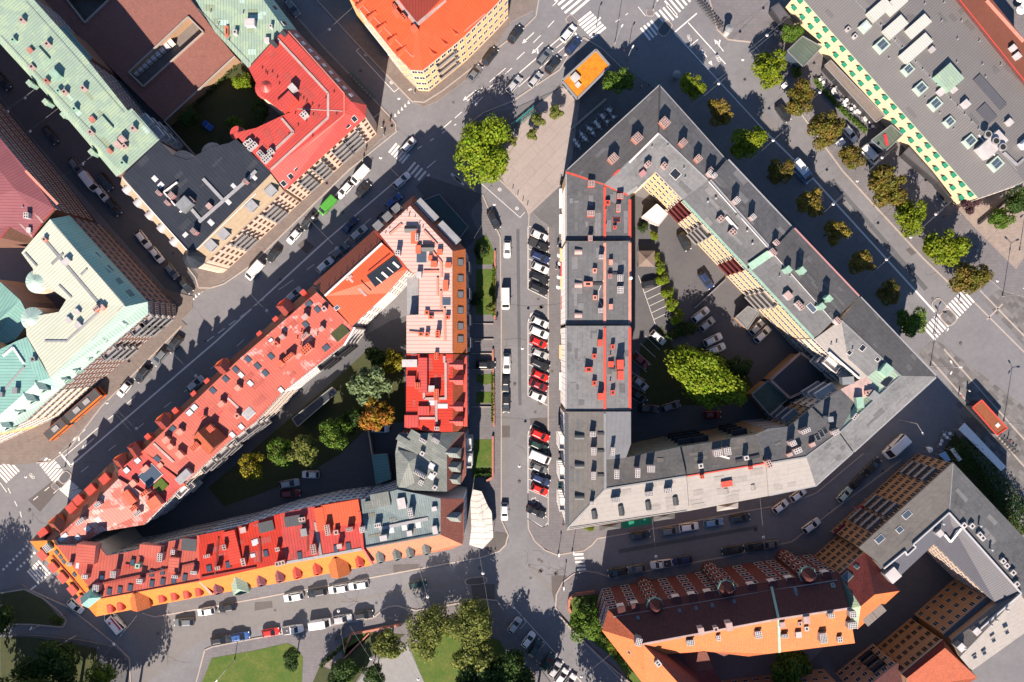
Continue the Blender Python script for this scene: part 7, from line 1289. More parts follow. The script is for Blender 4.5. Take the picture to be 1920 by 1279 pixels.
for i, (x, y, r, m) in enumerate(((1445, 127, 34, 'maple'), (1497, 184, 31, 'olive'), (1549, 241, 33, 'olive'), (1600, 292, 24, 'olive'), (1665, 346, 38, 'olive'), (1711, 407, 31, 'maple'), (1769, 461, 40, 'maple'), (1823, 520, 31, 'olive'))):
    tree(x, y, r, m, f"round {'yellow-green' if m == 'maple' else 'olive'} street tree, {ORD[i]} from upper left facing the market hall", GE)
for a in (((1161, 154, 28, 'green', "dark green tree beside the orange roofed kiosk")), ((1489, 56, 18, 'green', "small tree by the green pavilion at the upper end of the market hall")), ((908, 276, 60, 'lime', "large bright green tree at the corner of the slab plaza")), ((1332, 712, 68, 'lime', "large bright yellow-green tree in the triangular courtyard")),
          ((1390, 690, 24, 'dark', "dark tree in shade behind the large courtyard tree")), ((692, 722, 39, 'conifer', "pale grey-green tree with star-like foliage in the dark courtyard")), ((706, 776, 34, 'orange', "orange and yellow autumn tree in the dark courtyard")),
          ((735, 678, 22, 'yellow', "yellow-green tree at the top of the dark courtyard")), ((702, 672, 22, 'dark', "dark green tree left of the yellow-green one in the courtyard")), ((626, 813, 30, 'green', "green tree with bright leaf tips in the middle of the dark courtyard")), ((567, 846, 31, 'willow', "grey-green tree, right one of the overlapping pair in the courtyard")),
          ((524, 850, 26, 'green', "green tree, left one of the overlapping pair in the courtyard")), ((470, 876, 25, 'yellow', "yellow autumn tree at the left of the dark courtyard")), ((660, 790, 26, 'dark', "dark tree between the green and the orange courtyard trees")),
          ((450, 148, 17, 'lime', "bright green tree at the edge of the garden behind the red roof")), ((482, 205, 20, 'dark', "dark tree beside the round red turret")), ((437, 233, 18, 'green', "green tree next to the blue tennis table garden")), ((350, 215, 20, 'dark', "dark shrubby tree below the brick paved deck")),
          ((1882, 409, 21, 'green', "green tree on the pale square at the right edge below the market hall")), ((1916, 375, 28, 'dark', "dark green tree at the right edge of the picture beside the market hall")), ((1825, 380, 18, 'purple', "low purple tree at the corner of the market hall")),
          ((804, 1190, 46, 'willow', "large pale green tree over the park lawn, left of the golden green one")), ((880, 1175, 48, 'willow', "large golden green tree over the park at the bottom")), ((890, 1225, 40, 'willow', "pale green tree below the golden green one in the park")), ((728, 1208, 30, 'willow', "flat yellowish tree above the gravel circle")),
          ((1100, 1170, 33, 'green', "dense green tree at the west end of the red brick building")), ((1100, 1145, 26, 'dark', "dark tree in the walled corner garden of the red brick building")), ((1480, 1252, 42, 'green', "green tree south of the orange tiled roof")), ((110, 1240, 40, 'dark', "dark green tree in the shaded park at the lower left")), ((-2, 1165, 26, 'dark', "dark tree in the triangular park corner at the left edge")),
          ((60, 1265, 34, 'dark', "dark tree at the bottom left corner")), ((185, 1270, 26, 'green', "green shrubby tree beside the grass strip in the lower left park")), ((640, 1265, 28, 'dark', "dark tree beside the park steps")), ((700, 1270, 22, 'dark', "small dark tree left of the gravel circle")), ((960, 1262, 44, 'dark', "dark tree at the bottom edge below the slanted bays")), ((900, 1272, 40, 'dark', "dark tree at the bottom edge right of the park lawn")),
          ((545, 1240, 20, 'dark', "small dark tree on the lawn at the bottom")), ((98, 1168, 12, 'dark', "dark bush tree at the kerb of the triangular park corner")), ((1470, 730, 18, 'dark', "dark ivy covered tree beside the flat black courtyard roof"))):
    tree(*a[:4], a[4], zt=6.0 if a[0] in (1332, 626, 567, 524, 470, 692, 706) else 3.2)
    if a[0] == 1332: tt = [o for o in COL.objects if o.parent is None and o.get('label') == a[4]][0]; tt.rotation_euler.z = -.5; tt.scale = (1.14, .82, .95)
    if a[0] == 908: tt = [o for o in COL.objects if o.parent is None and o.get('label') == a[4]][0]; tt.rotation_euler.z = 1.2; tt.scale = (1.1, .92, 1)
for i, (x, y, r) in enumerate(((-10, 1330, 64), (45, 1325, 60), (100, 1330, 60), (150, 1325, 52), (190, 1335, 50), (-65, 1230, 50), (215, 1345, 46))):
    t_ = tree(x, y, r, 'dark', f"tall dark park tree beyond the lower left corner, {ORD[i]} from the left", "tall trees of the lower left park", zt=6, hz=14)
for i, (x, y, r) in enumerate(((620, 1360, 40), (905, 1345, 56), (985, 1350, 50), (1010, 1330, 40), (1130, 1390, 50))):
    tree(x, y, r, 'dark', f"tall park tree just past the bottom edge, {ORD[i]} from the left of its line", "tall trees past the bottom edge", zt=7)
for i, (x, y, r) in enumerate(((1010, 222, 13), (1043, 208, 14), (998, 250, 11), (962, 262, 9), (920, 577, 10))):
    tree(x, y, r, 'willow', ["thin young tree beside the teal bicycles, nearer the big green tree", "thin young tree nearest the orange roofed kiosk", "thin young tree on the slabs below the teal bicycles", "thin shrub at the edge of the large green tree on the plaza", "thin young tree in the front garden hedge by the white van"][i], zt=2, hz=3)
def shrub(px, py, r, m, label, group=None): return tree(px, py, r, m, label, group, hz=2.2, zt=.3, name="shrub", cat="shrub")
for i, (x, y, r) in enumerate(((1208, 425, 10), (1228, 440, 9), (1232, 480, 9), (1240, 500, 12), (1246, 522, 13), (1256, 548, 12), (1262, 570, 13), (1272, 594, 14), (1290, 618, 18), (1265, 625, 14))): shrub(x, y, r, 'lime' if i not in (8, 9, 0) else 'dark', f"green shrub, {ORD[i]} from the top in the winding courtyard hedge", "shrubs of the courtyard hedge")
for i, (x, y, r, m) in enumerate(((902, 470, 14, 'dark'), (893, 560, 12, 'dark'), (1150, 1220, 14, 'lime'), (1165, 1235, 12, 'green'), (1135, 1205, 14, 'green'), (1106, 992, 9, 'lime'), (1500, 130, 10, 'green'), (470, 145, 12, 'dark'))):
    shrub(x, y, r, m, ["dark shrub in the front garden at the road bend", "dark shrub in the second front garden", "bright shrub along the garden strip of the brick building", "green shrub at the lower end of the garden strip", "green shrub at the upper end of the garden strip", "bright shrub under the grey south-west roof corner", "shrub by the market pavilion terrace", "dark shrub left of the red turret"][i])
def hedge(name, pts, w_, h_, m, label, n=60, grp=None):
    q = [P(x, y, h_*.8) for x, y in pts]; b = MB(); rnd = random.Random(len(pts)+int(pts[0][0]))
    for v_ in q: v_.z = 0
    for a, c in zip(q, q[1:]):
        L_ = (c-a).length; u = (c-a).normalized(); v = Vector((-u.y, u.x, 0))
        for i in range(int(L_*n)):
            s_ = rnd.uniform(-1, 1); z = h_*(1-.35*s_*s_)*rnd.uniform(.4, 1); p = a+u*rnd.uniform(0, L_)+v*s_*w_/2*rnd.uniform(.8, 1.1)+Vector((0, 0, z)); q2 = Vector((rnd.uniform(-1, 1), rnd.uniform(-1, 1), rnd.uniform(.2, 1))).to_track_quat('Z', 'Y').to_matrix(); z_ = rnd.uniform(.14, .3)
            b.face([p+q2 @ Vector(k)*z_ for k in ((-1, 0, 0), (0, -.6, 0), (1, 0, 0), (0, .6, 0))], LM[m])
    o = link(name, b.mesh(name), None); tag(o, label, "hedge", grp); return o
hedge("hedge", [(1800, 830), (1838, 868), (1880, 925), (1935, 990)], 6.5, 4.0, 'hedge', "long dark green clipped hedge beside the white canopy at the right", 230)
hedge("hedge", [(926, 500), (926, 592)], .8, 1.1, 'green', "low green hedge edging the second front garden", 70); hedge("hedge", [(924, 700), (924, 792)], .7, 1, 'green', "low hedge along the driveway gardens in the grey street", 60); hedge("hedge", [(890, 890), (922, 890)], 1, 1.2, 'dark', "short dark hedge at the south end of the long lawn", 80)
hedge("hedge", [t31(350, 590), t31(470, 720), t31(560, 820), t31(650, 900), t31(740, 985)], 1.2, 1.3, 'green', "narrow planted hedge around the crowded market terrace", 60); hedge("hedge", [(335, 220), (440, 122)], 1.6, 1.5, 'dark', "dark planting below the parapet of the brick paved deck", 40)
hedge("hedge", [(600, 1250), (650, 1205)], 1.0, 1.2, 'dark', "dark planting beside the park steps", 60); hedge("hedge", [(650, 1278), (672, 1252)], 1.6, 1.2, 'green', "green planting on the edge of the gravel circle", 70); hedge("hedge", [(1100, 1185), (1225, 1285)], 1.4, 1.2, 'green', "strip of shrubs beside the orange tiled west wing", 60)

# ================================================================== SMALL BUILDINGS AND CANOPIES
def flatroof(name, label, cat, pts, z, roofm, wallm, rim=trim, rimw=.35, over=0, base=0):
    B = Bld(name, label, cat, (sum(p[0] for p in pts)/len(pts), sum(p[1] for p in pts)/len(pts)), wallm, inset=.25)
    B.roof([(roofm, [(x, y, z) for x, y in pts])], fas=rim, th=.35); b = MB(); line_mb(b, [*pts, pts[0]], rimw, z+.14, rim, h=.2); B.part("roof_edge", b.mesh("roof_edge", B.o), B.o); return B
B = flatroof("kiosk", "plaza kiosk with an orange and yellow planted roof beside the zebra crossing", "kiosk", [t21(375, 605), t21(630, 372), t21(735, 495), t21(490, 740)], 4.0, sedum_o, whitec, trim, .5)
B.chim([(*t21(475, 580), 1.7, 1.7, 1, 1, .6), (*t21(495, 635), 1.0, 1.0, 1, 1, .4)], whitec); f = B.facade(t21(375, 605), t21(490, 740), 4, 1, 3, 1.6, 2.2, fr=darkm); f = B.facade(t21(490, 740), t21(735, 495), 4, 1, 6, 1.6, 2.2, fr=darkm); B.done()
B = flatroof("kiosk", "long kiosk with rust orange planted roof near the right edge", "kiosk", [(1824, 764), (1841, 750), (1889, 803), (1870, 816)], 3.6, sedum_r, darkm, trimr, .25); B.sky([(*t33(1722, 628), .9, .9)], gl=glassw, fr=trimw); B.facade((1824, 764), (1870, 816), 3.6, 1, 6, 1.6, 2, fr=darkm); B.done()
for k, (pp, lb) in enumerate((([t31(145, 380), t31(260, 270), t31(405, 350), t31(265, 500)], "green glass roofed entrance pavilion at the upper end of the market hall"), ([t31(775, 1050), t31(925, 935), t31(1010, 1010), t31(880, 1135)], "green glass roofed entrance pavilion with red lettering strip at the market hall"))):
    B = flatroof("pavilion", lb, "pavilion", pp, 4.2, seam("pavilion_sheet" if k == 0 else "pavilion_sheet_b", (.10, .135, .11), .8, .2), glassb, greyc, .2)
    if k: B.strip("sign", [t31(875, 1005), t31(895, 1090)], .7, .1, redfab, .2)
    B.done()
B = flatroof("terrace_roof", "weathered boarded terrace roof along the market hall wall", "canopy", [t31(425, 490), t31(470, 450), t31(875, 870), t31(810, 915)], 3.4, woodm, darkm, trim, .2); B.done()
B = flatroof("terrace_roof", "dark low terrace roof at the lower end of the market hall", "canopy", [t31(1010, 1150), t31(1060, 1100), t31(1230, 1285), (1788, 378), (1760, 345)], 3.0, dgrey, darkm, trimd, .15); B.done()
B = flatroof("terrace_roof", "black terrace deck roof at the upper end of the market hall", "canopy", [t31(20, 60), t31(80, 20), t31(200, 170), t31(150, 240)], 3.0, dgrey, darkm, trimd, .15); B.done()
B = flatroof("shed", "white roofed shed below the yellow courtyard facade", "shed", [t22(970, 350), t22(1085, 250), t22(1168, 325), t22(1095, 415)], 3.2, whitem, whitec, trimw, .15); B.done()
B = flatroof("shed", "grey roofed shed beside two white cars in the triangular courtyard", "shed", [t22(1675, 1100), t22(1770, 1015), t22(1850, 1060), t22(1765, 1190)], 3.0, feltl, w_och, trim, .2); B.done()
B = flatroof("rear_building", "low rear building with a flat black roof inside the eastern courtyard corner", "building", [t33(20, 290), t33(245, 85), t33(400, 200), t33(450, 290), t33(165, 425)], 7, blacks, w_och, pinkc, .5); B.done()
B = flatroof("rear_building", "green-grey felt roofed annexe at the south of the large courtyard tree", "building", [(1410, 740), (1440, 714), (1478, 748), (1443, 778)], 6, felt("mossy_felt", (.06, .085, .07)), w_och, trim, .3); B.done()
B = flatroof("shed", "copper green roofed shed in the dark courtyard", "shed", [t13(870, 855), t13(980, 845), t13(1010, 1030), t13(900, 1070)], 3.5, teal, w_white, mintc, .2); B.done()
B = flatroof("shed", "long shed, roof darkened for shade, along the courtyard side of the diagonal wing", "shed", [t13(270, 580), t13(570, 345), t13(605, 385), t13(310, 640)], 3.0, blacks, w_cream, trim, .2); B.done()  # grey shed roof in black sheet, courtyard shade put into its colour
B = flatroof("underpass_entrance", "dark teal roofed entrance structure at the northern tip of the red roofed block", "entrance", [t12(1240, 230), t12(1370, 175), t12(1590, 420), t12(1530, 500), t12(1390, 400)], 3.2, seam("entrance_sheet", (.03, .07, .07), .6), darkm, trim, .2); B.done()
# square open pavilion tent and big white tent
def tent(name, label, pts, z, ze, mat, posts=True, cat="tent"):
    c = (sum(p[0] for p in pts)/len(pts), sum(p[1] for p in pts)/len(pts)); o = P(c[0], c[1], 0); t = thing(name, label, cat, o); b = MB(); q = [P(x, y, ze) for x, y in pts]; ap = P(c[0], c[1], z); n = len(q)
    ar = sum(q[i].x*q[(i+1) % n].y-q[(i+1) % n].x*q[i].y for i in range(n))
    if ar < 0: q = q[::-1]
    for i in range(n):
        j = (i+1) % n; m0 = q[i].lerp(ap, .5)-Vector((0, 0, (z-ze)*.06)); m1 = q[j].lerp(ap, .5)-Vector((0, 0, (z-ze)*.06))
        b.face([q[i], q[j], m1, m0], mat); b.face([m0, m1, ap], mat); b.face([q[i]-Vector((0, 0, .25)), q[j]-Vector((0, 0, .25)), q[j], q[i]], mat)
    link("canopy", b.mesh("canopy", o), t)
    if posts:
        for p in q:
            b = MB(); p2 = p+(ap-p)*.05; b.tube((p2.x, p2.y, 0), (p2.x, p2.y, ze), .05, greym, 6); link("post", b.mesh("post", o), t)
    return t
tent("gazebo", "square taupe gazebo tent beside the courtyard hedge", [t22(945, 600), t22(1070, 600), t22(1068, 720), t22(948, 718)], 3.4, 2.4, greyfab)
tent("tent", "large white fabric tent at the rounded south-east corner of the red block", [t13(1625, 1110), t13(1690, 1125), t13(1735, 1230), (922, 960), (925, 1008), (905, 1029), (880, 1022), (884, 990), (882, 940)], 3.75, 3.4, seam('tent_sheet', (.60, .565, .52), 1.4, .06))
tent("umbrella", "small white market umbrella right of the ochre office building", [t33(1185, 795), t33(1215, 790), t33(1235, 800), t33(1235, 825), t33(1210, 838)], 2.8, 2.3, whitefab, cat="umbrella")
def canopy(label, pts, z, mat, name="canopy", thick=.25):
    o = P(*pts[0], 0); t = thing(name, label, "canopy", o); b = MB(); b.prism([P(x, y, z) for x, y in pts], z-thick, z, mat); link("cover", b.mesh("cover", o), t)
    for x, y in pts: b = MB(); p = P(x, y, z); c = P(sum(k[0] for k in pts)/len(pts), sum(k[1] for k in pts)/len(pts), z); p = p.lerp(c, .06); b.tube((p.x, p.y, 0), (p.x, p.y, z-thick), .06, greym, 6); link("post", b.mesh("post", o), t)
canopy("long white canopy roof beside the dark hedge at the right", [t33(1430, 660), t33(1475, 612), t33(1785, 940), t33(1748, 972)], 3.2, whitem); canopy("short white canopy left of the dark hedge", [t33(1365, 810), t33(1395, 800), t33(1455, 885), t33(1430, 900)], 2.8, whitem)
canopy("emerald green shop awning under the grey south-west roof", [t24(822, 85), t24(1042, 48), t24(1046, 92), t24(828, 128)], 3.6, greenfab); canopy("blue and white market canopy beside the ochre office building", [t33(1280, 850), t33(1330, 825), t33(1370, 890), t33(1340, 905)], 2.6, plain("pale_blue_fabric", (.25, .38, .6), .8))
canopy("dark red café awning on the ochre office building", [t33(660, 1255), t33(760, 1190), t33(782, 1210), t33(690, 1279)], 3.2, redfab); canopy("maroon café awning lower on the ochre office building", [t34(492, 165), t34(570, 90), t34(595, 115), t34(520, 180)], 3.2, plain("maroon_fabric", (.12, .01, .04), .8))
for k, (x, y) in enumerate((t24(735, 110), t24(1140, 35), t23(1615, 1235))):
    tent("bay_roof", ["grey pointed bay roof left of the emerald awning", "grey pointed bay roof right of the emerald awning", "pale pointed bay roof on the south front of the house with sunlit-toned felt"][k], [(x-20, y-1), (x+20, y-7), (x+20, y+4), (x-20, y+10)], 17, 15.5, (feltd, feltd, feltp)[k], False, cat="roof")
# pale fire-escape stair frames, brick plinth walls
def wall_thing(label, pts, h_, w_, mat, name="garden_wall", cat="wall"):
    b = MB(); line_mb(b, pts, w_, h_, mat, h=h_); tag(link(name, b.mesh(name)), label, cat)
wall_thing("low brick garden wall along the front gardens north part", [(928, 470), (928, 600)], .7, .4, brickc); wall_thing("low brick garden wall along the driveway gardens", [(924, 655), (926, 800)], .8, .4, brickc); wall_thing("brick garden wall beside the long sunny lawn", [(924, 818), (924, 895), (912, 902)], .9, .45, brickc)
wall_thing("curved brick wall round the corner garden of the red brick building", [(1115, 1111), (1078, 1116), (1068, 1124), (1066, 1140), (1070, 1150)], 1.0, .6, brickc); wall_thing("brick wall between the park lawn and the bottom pavement", [(645, 1218), (658, 1190), (700, 1182), (752, 1172)], .8, .5, brickc); wall_thing("stone edging wall running down beside the bottom street", [t24(355, 785), t24(470, 910), t24(700, 1130), t24(900, 1300)], .6, .35, kerbm)
wall_thing("thin stone wall beside the park steps", [(640, 1240), (692, 1188)], .6, .3, brickc); wall_thing("low wall across the triangular courtyard", [t22(1370, 1030), t22(1600, 815)], .8, .2, trim); wall_thing("wall between the two halves of the dark courtyard", [t13(835, 630), t13(870, 850)], 1.8, .3, w_cream); wall_thing("long black wall on the pale square at the right", [t32(1585, 395), t32(1830, 190)], .9, .5, darkm)
wall_thing("white ramp wall on the shaded terrace of the grey corner building", [t21(445, 965), t21(705, 740)], .8, .5, kerbm)
for i, y in enumerate((604, 633, 660, 690, 760)): wall_thing(f"low stone edging between front gardens, {ORD[i]} from the top", [(884, y+3), (925, y+3)], .5, .2, kerbm)
# tennis table
t = thing("tennis_table", "blue tennis table in the shaded garden behind the red roof", "table", P(*t01(1565, 948), 0), radians(-38)); b = MB(); b.box((0, 0, .76), (2.74, 1.52, .05), bluem); link("table_top", b.mesh("table_top"), t); b = MB(); b.box((0, 0, .85), (.03, 1.6, .15), whitem); link("net", b.mesh("net"), t)
for sx in (-1, 1):
    for sy in (-.6, .6): b = MB(); b.tube((sx, sy, 0), (sx, sy, .74), .03, greym); link("leg", b.mesh("leg"), t)
# advertising columns
for k, (x, y, r) in enumerate(((*t21(1600, 255), 1), (*t21(1215, 590), 1))):
    t = thing("advertising_column", ["round grey capped column on the sunny pavement by the bicycles", "round grey capped column in shade beside the first street tree"][k], "column", P(x, y, 0)); b = MB(); b.cyl((0, 0, 0), .7, 3.2, whitec if k == 0 else greyc, 18); link("shaft", b.mesh("shaft"), t); b = MB(); b.cyl((0, 0, 3.2), .95, .12, greyc, 20); b.cyl((0, 0, 3.32), .9, .35, greyc, 20, .12); link("cap", b.mesh("cap"), t)
# ================================================================== LAMPS
wire_i = 0
LMP = [(*t12(425, 350), 43, "over the diagonal street beside the dark car"), (*t12(605, 580), -47, "over the shaded lane beside the orange-red roof"), (*t12(80, 1050), -47, "over the shaded lane near the silver car"), (*t11(933, 1180), -47, "by the zebra crossing at the red corner building"), (*t11(547, 220), 40, "in the upper side street near the coral roof"), (*t11(1070, 735), 40, "at the mouth of the upper side street"),
       (*t21(1550, 625), 40, "above the boulevard near the grey northern tip"), (*t21(1730, 445), 40, "above the sunny boulevard lane at the top"), (*t21(1912, 262), 40, "next to the topmost olive street tree"), (*t31(390, 690), 42, "above the crowded market terrace"), (*t31(40, 1050), 42, "above the boulevard beside the black car"), (*t31(857, 1180), 42, "in front of the lower glass pavilion"),
       (*t32(490, 250), 40, "above the white line between fifth trees"), (*t32(890, 665), 42, "above the white line near the lower boulevard"), (*t32(1260, 325), 42, "beyond the tall yellow-green street trees"), (*t32(1072, 497), 42, "between the last eastern street trees"), (*t32(670, 75), 42, "by the red bench frame under the street trees"), (*t32(1722, 825), 42, "on the grey square past the last eastern tree"),
       (*t03(800, 460), -47, "near the orange bus"), (*t03(1020, 655), -47, "above the middle of the lower diagonal street"), (*t03(1465, 260), -47, "in shade by the silver estate car"), (*t14(617, 748), -80, "above the sunny south street between parked lines"), (*t14(1285, 642), -75, "above the south street among tree shadows"), (*t14(1700, 465), -80, "above the oval traffic island"), (*t14(860, 1105), -60, "at the gravel circle"), (*t14(1215, 1258), -60, "at the bottom edge near the dark park trees"),
       (*t24(1080, 340), -83, "above the shaded street near the white pickup"), (*t24(1885, 195), -83, "above the shaded street under the bend"), (*t24(520, 1238), 40, "above the bottom street"), (*t04(850, 998), 50, "beside the red emblem van"), (*t04(340, 1060), 30, "in the dark park at the lower left"), (*t23(78, 52), 0, "above the grey street beside the silver car"), (*t23(55, 935), 0, "above the grey street beside the white van row"),
       (*t01(185, 732), 35, "in the dark street, nearest the mint roof"), (*t01(55, 835), 35, "at the left edge of the dark street"), (*t01(222, 983), 35, "in the dark street near the black estate car"), (*t01(618, 1228), 35, "in the dark street by the white van"), (*t12(1785, 252), 60, "above the road bend beside the plaza"), (*t13(1580, 0), 0, "in front of the salmon brick wall"), (*t03(190, 1015), 30, "over the junction at the left")]
lampm = cached("lampme", lambda: (lambda b: (b.cyl((0, 0, -.12), .34, .14, whitem, 14, .2), b.cyl((0, 0, .02), .12, .16, greym, 8), b.mesh("shade"))[2])(MB()))
for x, y, a, ds in LMP:
    z = 7.5; o = P(x, y, z); t = thing("hanging_street_lamp", f"white disc lamp hanging on a wire {ds}", "street lamp", o); link("shade", lampm, t)
    u = Vector((cos(radians(a)), sin(radians(a)), 0)); b = MB(); b.tube(-u*9+Vector((0, 0, 1)), Vector((0, 0, .2)), .022, wires, 4); b.tube(Vector((0, 0, .2)), u*9+Vector((0, 0, 1)), .022, wires, 4); link("wire", b.mesh("wire"), t)
def pole_lamp(px, py, ang, label, hh=9, arm=1.8, heads=1, name="street_lamp"):
    t = thing(name, label, "street lamp", P(px, py, 0), radians(ang)); b = MB(); b.cyl((0, 0, 0), .16, .8, greym, 8); b.tube((0, 0, .8), (0, 0, hh), .08, greym, 8, .06); link("pole", b.mesh("pole"), t)
    for k in range(heads):
        a = 2*pi*k/heads; u = Vector((cos(a), sin(a), 0)); b = MB(); b.tube((0, 0, hh), Vector((0, 0, hh+.2))+u*arm, .05, greym, 6); link("arm", b.mesh("arm"), t); b = MB(); b.box(u*(arm+.2)+Vector((0, 0, hh+.15)), (.7, .28, .14), whitem, a); link("lamp_head", b.mesh("lamp_head"), t)
for a in ((*t21(770, 330), 60, "tall slim pole lamp on the shaded plaza beside the top zebra crossing", 8, 1, 1), (*t21(860, 450), 60, "pole lamp between the zebra crossing and the grey tip", 6, .8, 1), (*t33(1215, 185), 0, "tall plaza lamp with a cluster of heads by the grey eastern corner", 10, 1.2, 3), (*t32(1755, 940), 20, "tall plaza lamp on the dark patterned paving", 10, 1.4, 3), (*t33(1765, 600), 0, "tall plaza lamp beside the rust roofed kiosk", 10, 1.2, 3), (*t32(1240, 1220), 60, "pole lamp at the lower boulevard crossing", 5, .8, 1), (*t32(1880, 600), 40, "plaza lamp with two heads on the pale square", 7, 1, 2),
          (*t33(985, 590), -60, "pole lamp against the south-east front of the grey eastern corner", 8, 2.4, 1), (*t11(1190, 700), 200, "signal pole at the foot of the orange roofed corner", 3.4, .5, 1), (*t24(345, 320), 90, "thin pole at the rounded kerb left of the small zebra", 3.5, .5, 1), (*t24(450, 300), 90, "thin pole at the rounded kerb beside the small zebra", 4, .5, 1), (*t24(380, 560), 90, "thin pole at the kerb below the small zebra", 4, .5, 1), (*t04(1760, 1110), 230, "pole lamp at the edge of the bottom lawn", 6, 3, 1), (*t04(20, 700), 60, "pole with a long bracket in the triangular park corner", 7, 3.5, 1), (*t04(300, 850), 60, "park pole near the curved kerb", 4, .6, 1),
          (*t03(490, 940), 60, "signal pole on the small island at the left junction", 3.4, .6, 1), (*t03(600, 1100), 60, "signal pole by the rust brown mansard", 3.4, .6, 1), (*t21(1055, 80), 60, "signal pole on the island at the top crossing", 4, .6, 1), (*t21(630, 215), 60, "signal pole at the kiosk end of the crossing", 4, .6, 1)): pole_lamp(*a[:4], *a[4:])
# signboards
for k, (x, y, w_) in enumerate((t31(545, 1070)+(2.0,), t32(985, 240)+(2.2,), t31(125, 640)+(1.4,), t04(750, 1140)+(1.9,))):
    t = thing("signboard", ["white framed board on a bracket between sunny street trees", "white framed board on a bracket below the big olive street tree", "small white board under the topmost street trees", "white board in the lower left park by the grass strip"][k], "sign", P(x, y, 3.4)-Vector((0, 0, 3.4)), radians(40)); b = MB(); b.box((0, 0, 3.4), (w_, w_*.7, .15), whitem); link("panel", b.mesh("panel"), t); b = MB(); b.tube((-w_*.9, 0, 3.4), (w_*.9, 0, 3.4), .05, greym); b.tube((0, 0, 0), (0, 0, 3.4), .07, greym); link("frame", b.mesh("frame"), t)
# ================================================================== BICYCLES, MOTORCYCLES
def bike_meshes(fm):
    def f():
        w_ = MB(); n = 14
        for i in range(n): a0, a1 = 2*pi*i/n, 2*pi*(i+1)/n; w_.tube((cos(a0)*.33, 0, sin(a0)*.33), (cos(a1)*.33, 0, sin(a1)*.33), .022, rubber, 4)
        for i in range(4): w_.tube((0, 0, 0), (cos(i*pi/2)*.32, 0, sin(i*pi/2)*.32), .006, greym, 3)
        fr = MB(); pts = dict(r=(-.5, 0, .33), bb=(-.05, 0, .3), st=(-.18, 0, .85), h=(.32, 0, .85), f=(.52, 0, .33))
        for a, c in (('r', 'bb'), ('r', 'st'), ('bb', 'st'), ('st', 'h'), ('bb', 'h'), ('h', 'f')): fr.tube(pts[a], pts[c], .028, fm, 5)
        fr.box((-.45, 0, .7), (.4, .14, .03), fm); fr.box((.5, 0, .68), (.1, .06, .03), fm); s_ = MB(); s_.box((-.2, 0, .93), (.26, .14, .06), rubber); h_ = MB(); h_.tube((.28, -.28, 1.02), (.28, .28, 1.02), .018, rubber, 5); h_.tube((.32, 0, .85), (.28, 0, 1.02), .02, fm, 5); h_.box((.5, 0, .92), (.28, .32, .18), fm)
        return w_.mesh("wheel"), fr.mesh("frame"), s_.mesh("saddle"), h_.mesh("handlebar")
    return cached(("bike", fm.name), f)
def bike(px, py, ang, fm, label, group):
    w_, fr, s_, h_ = bike_meshes(fm); t = thing("bicycle", label, "bicycle", P(px, py, .5)-Vector((0, 0, .38)), radians(ang), group); link("frame", fr, t); link("wheel", w_, t, (-.5, 0, .33)); link("wheel", w_, t, (.52, 0, .33)); link("saddle", s_, t); link("handlebar", h_, t)
def bikes(a, c, n, ang, fm, cn, ds, grp):
    for i in range(n):
        k = i/(n-1); bike(a[0]+(c[0]-a[0])*k, a[1]+(c[1]-a[1])*k, ang+random.uniform(-8, 8), fm, f"{cn} bicycle, {ORD[i]} from lower left in the rack {ds}", grp)
bikes(t21(-60, 1010), t21(175, 815), 24, 118, tealm, "teal", "on the slab plaza", "teal rental bicycles on the plaza"); bikes(t11(870, 730), t11(710, 560), 9, 20, tealm, "teal", "in the shaded side street", "teal rental bicycles in the side street"); bikes(t21(1560, 205), t21(1400, 10), 12, 15, darkm, "dark", "at the sunny top", "dark bicycles at the top"); bikes(t33(1850, 830), t33(1740, 740), 6, 40, darkm, "dark", "by the rust roofed kiosk", "bicycles near the rust kiosk"); bikes(t13(250, 1180)[:2], t13(260, 1180)[:2], 2, 30, darkm, "black", "in the dark courtyard", None) if False else None
def moto(px, py, ang, label):
    t = thing("motorcycle", label, "motorcycle", P(px, py, .5)-Vector((0, 0, .5)), radians(ang)); b = MB(); b.hexa([Vector(p) for p in ((-.6, -.12, .45), (.35, -.14, .45), (.35, .14, .45), (-.6, .12, .45))], [Vector(p) for p in ((-.7, -.1, .85), (.35, -.1, .95), (.35, .1, .95), (-.7, .1, .85))], darkm); b.tube((.35, 0, .9), (.72, 0, .32), .05, greym); link("body", b.mesh("body"), t); b = MB(); b.tube((.35, -.38, 1.05), (.35, .38, 1.05), .03, rubber); link("handlebar", b.mesh("handlebar"), t)
    for x in (-.7, .72): w_ = link("wheel", cached("tyre", wheel_me), t, (x, 0, .32))
moto(*t12(925, 335), 45, "dark motorcycle parked in the shaded lane beside the pink roof"); moto(*t04(615, 915), 60, "dark motorcycle on the path at the park edge") if False else None; moto(*t14(610, 935), 60, "dark motorcycle on the pavement below the silver car"); moto(*t14(640, 905), 70, "second dark motorcycle, nearer the silver car on the pavement"); moto(*t22(365, 75), 80, "motorcycle beside the wall of the grey northern wing")
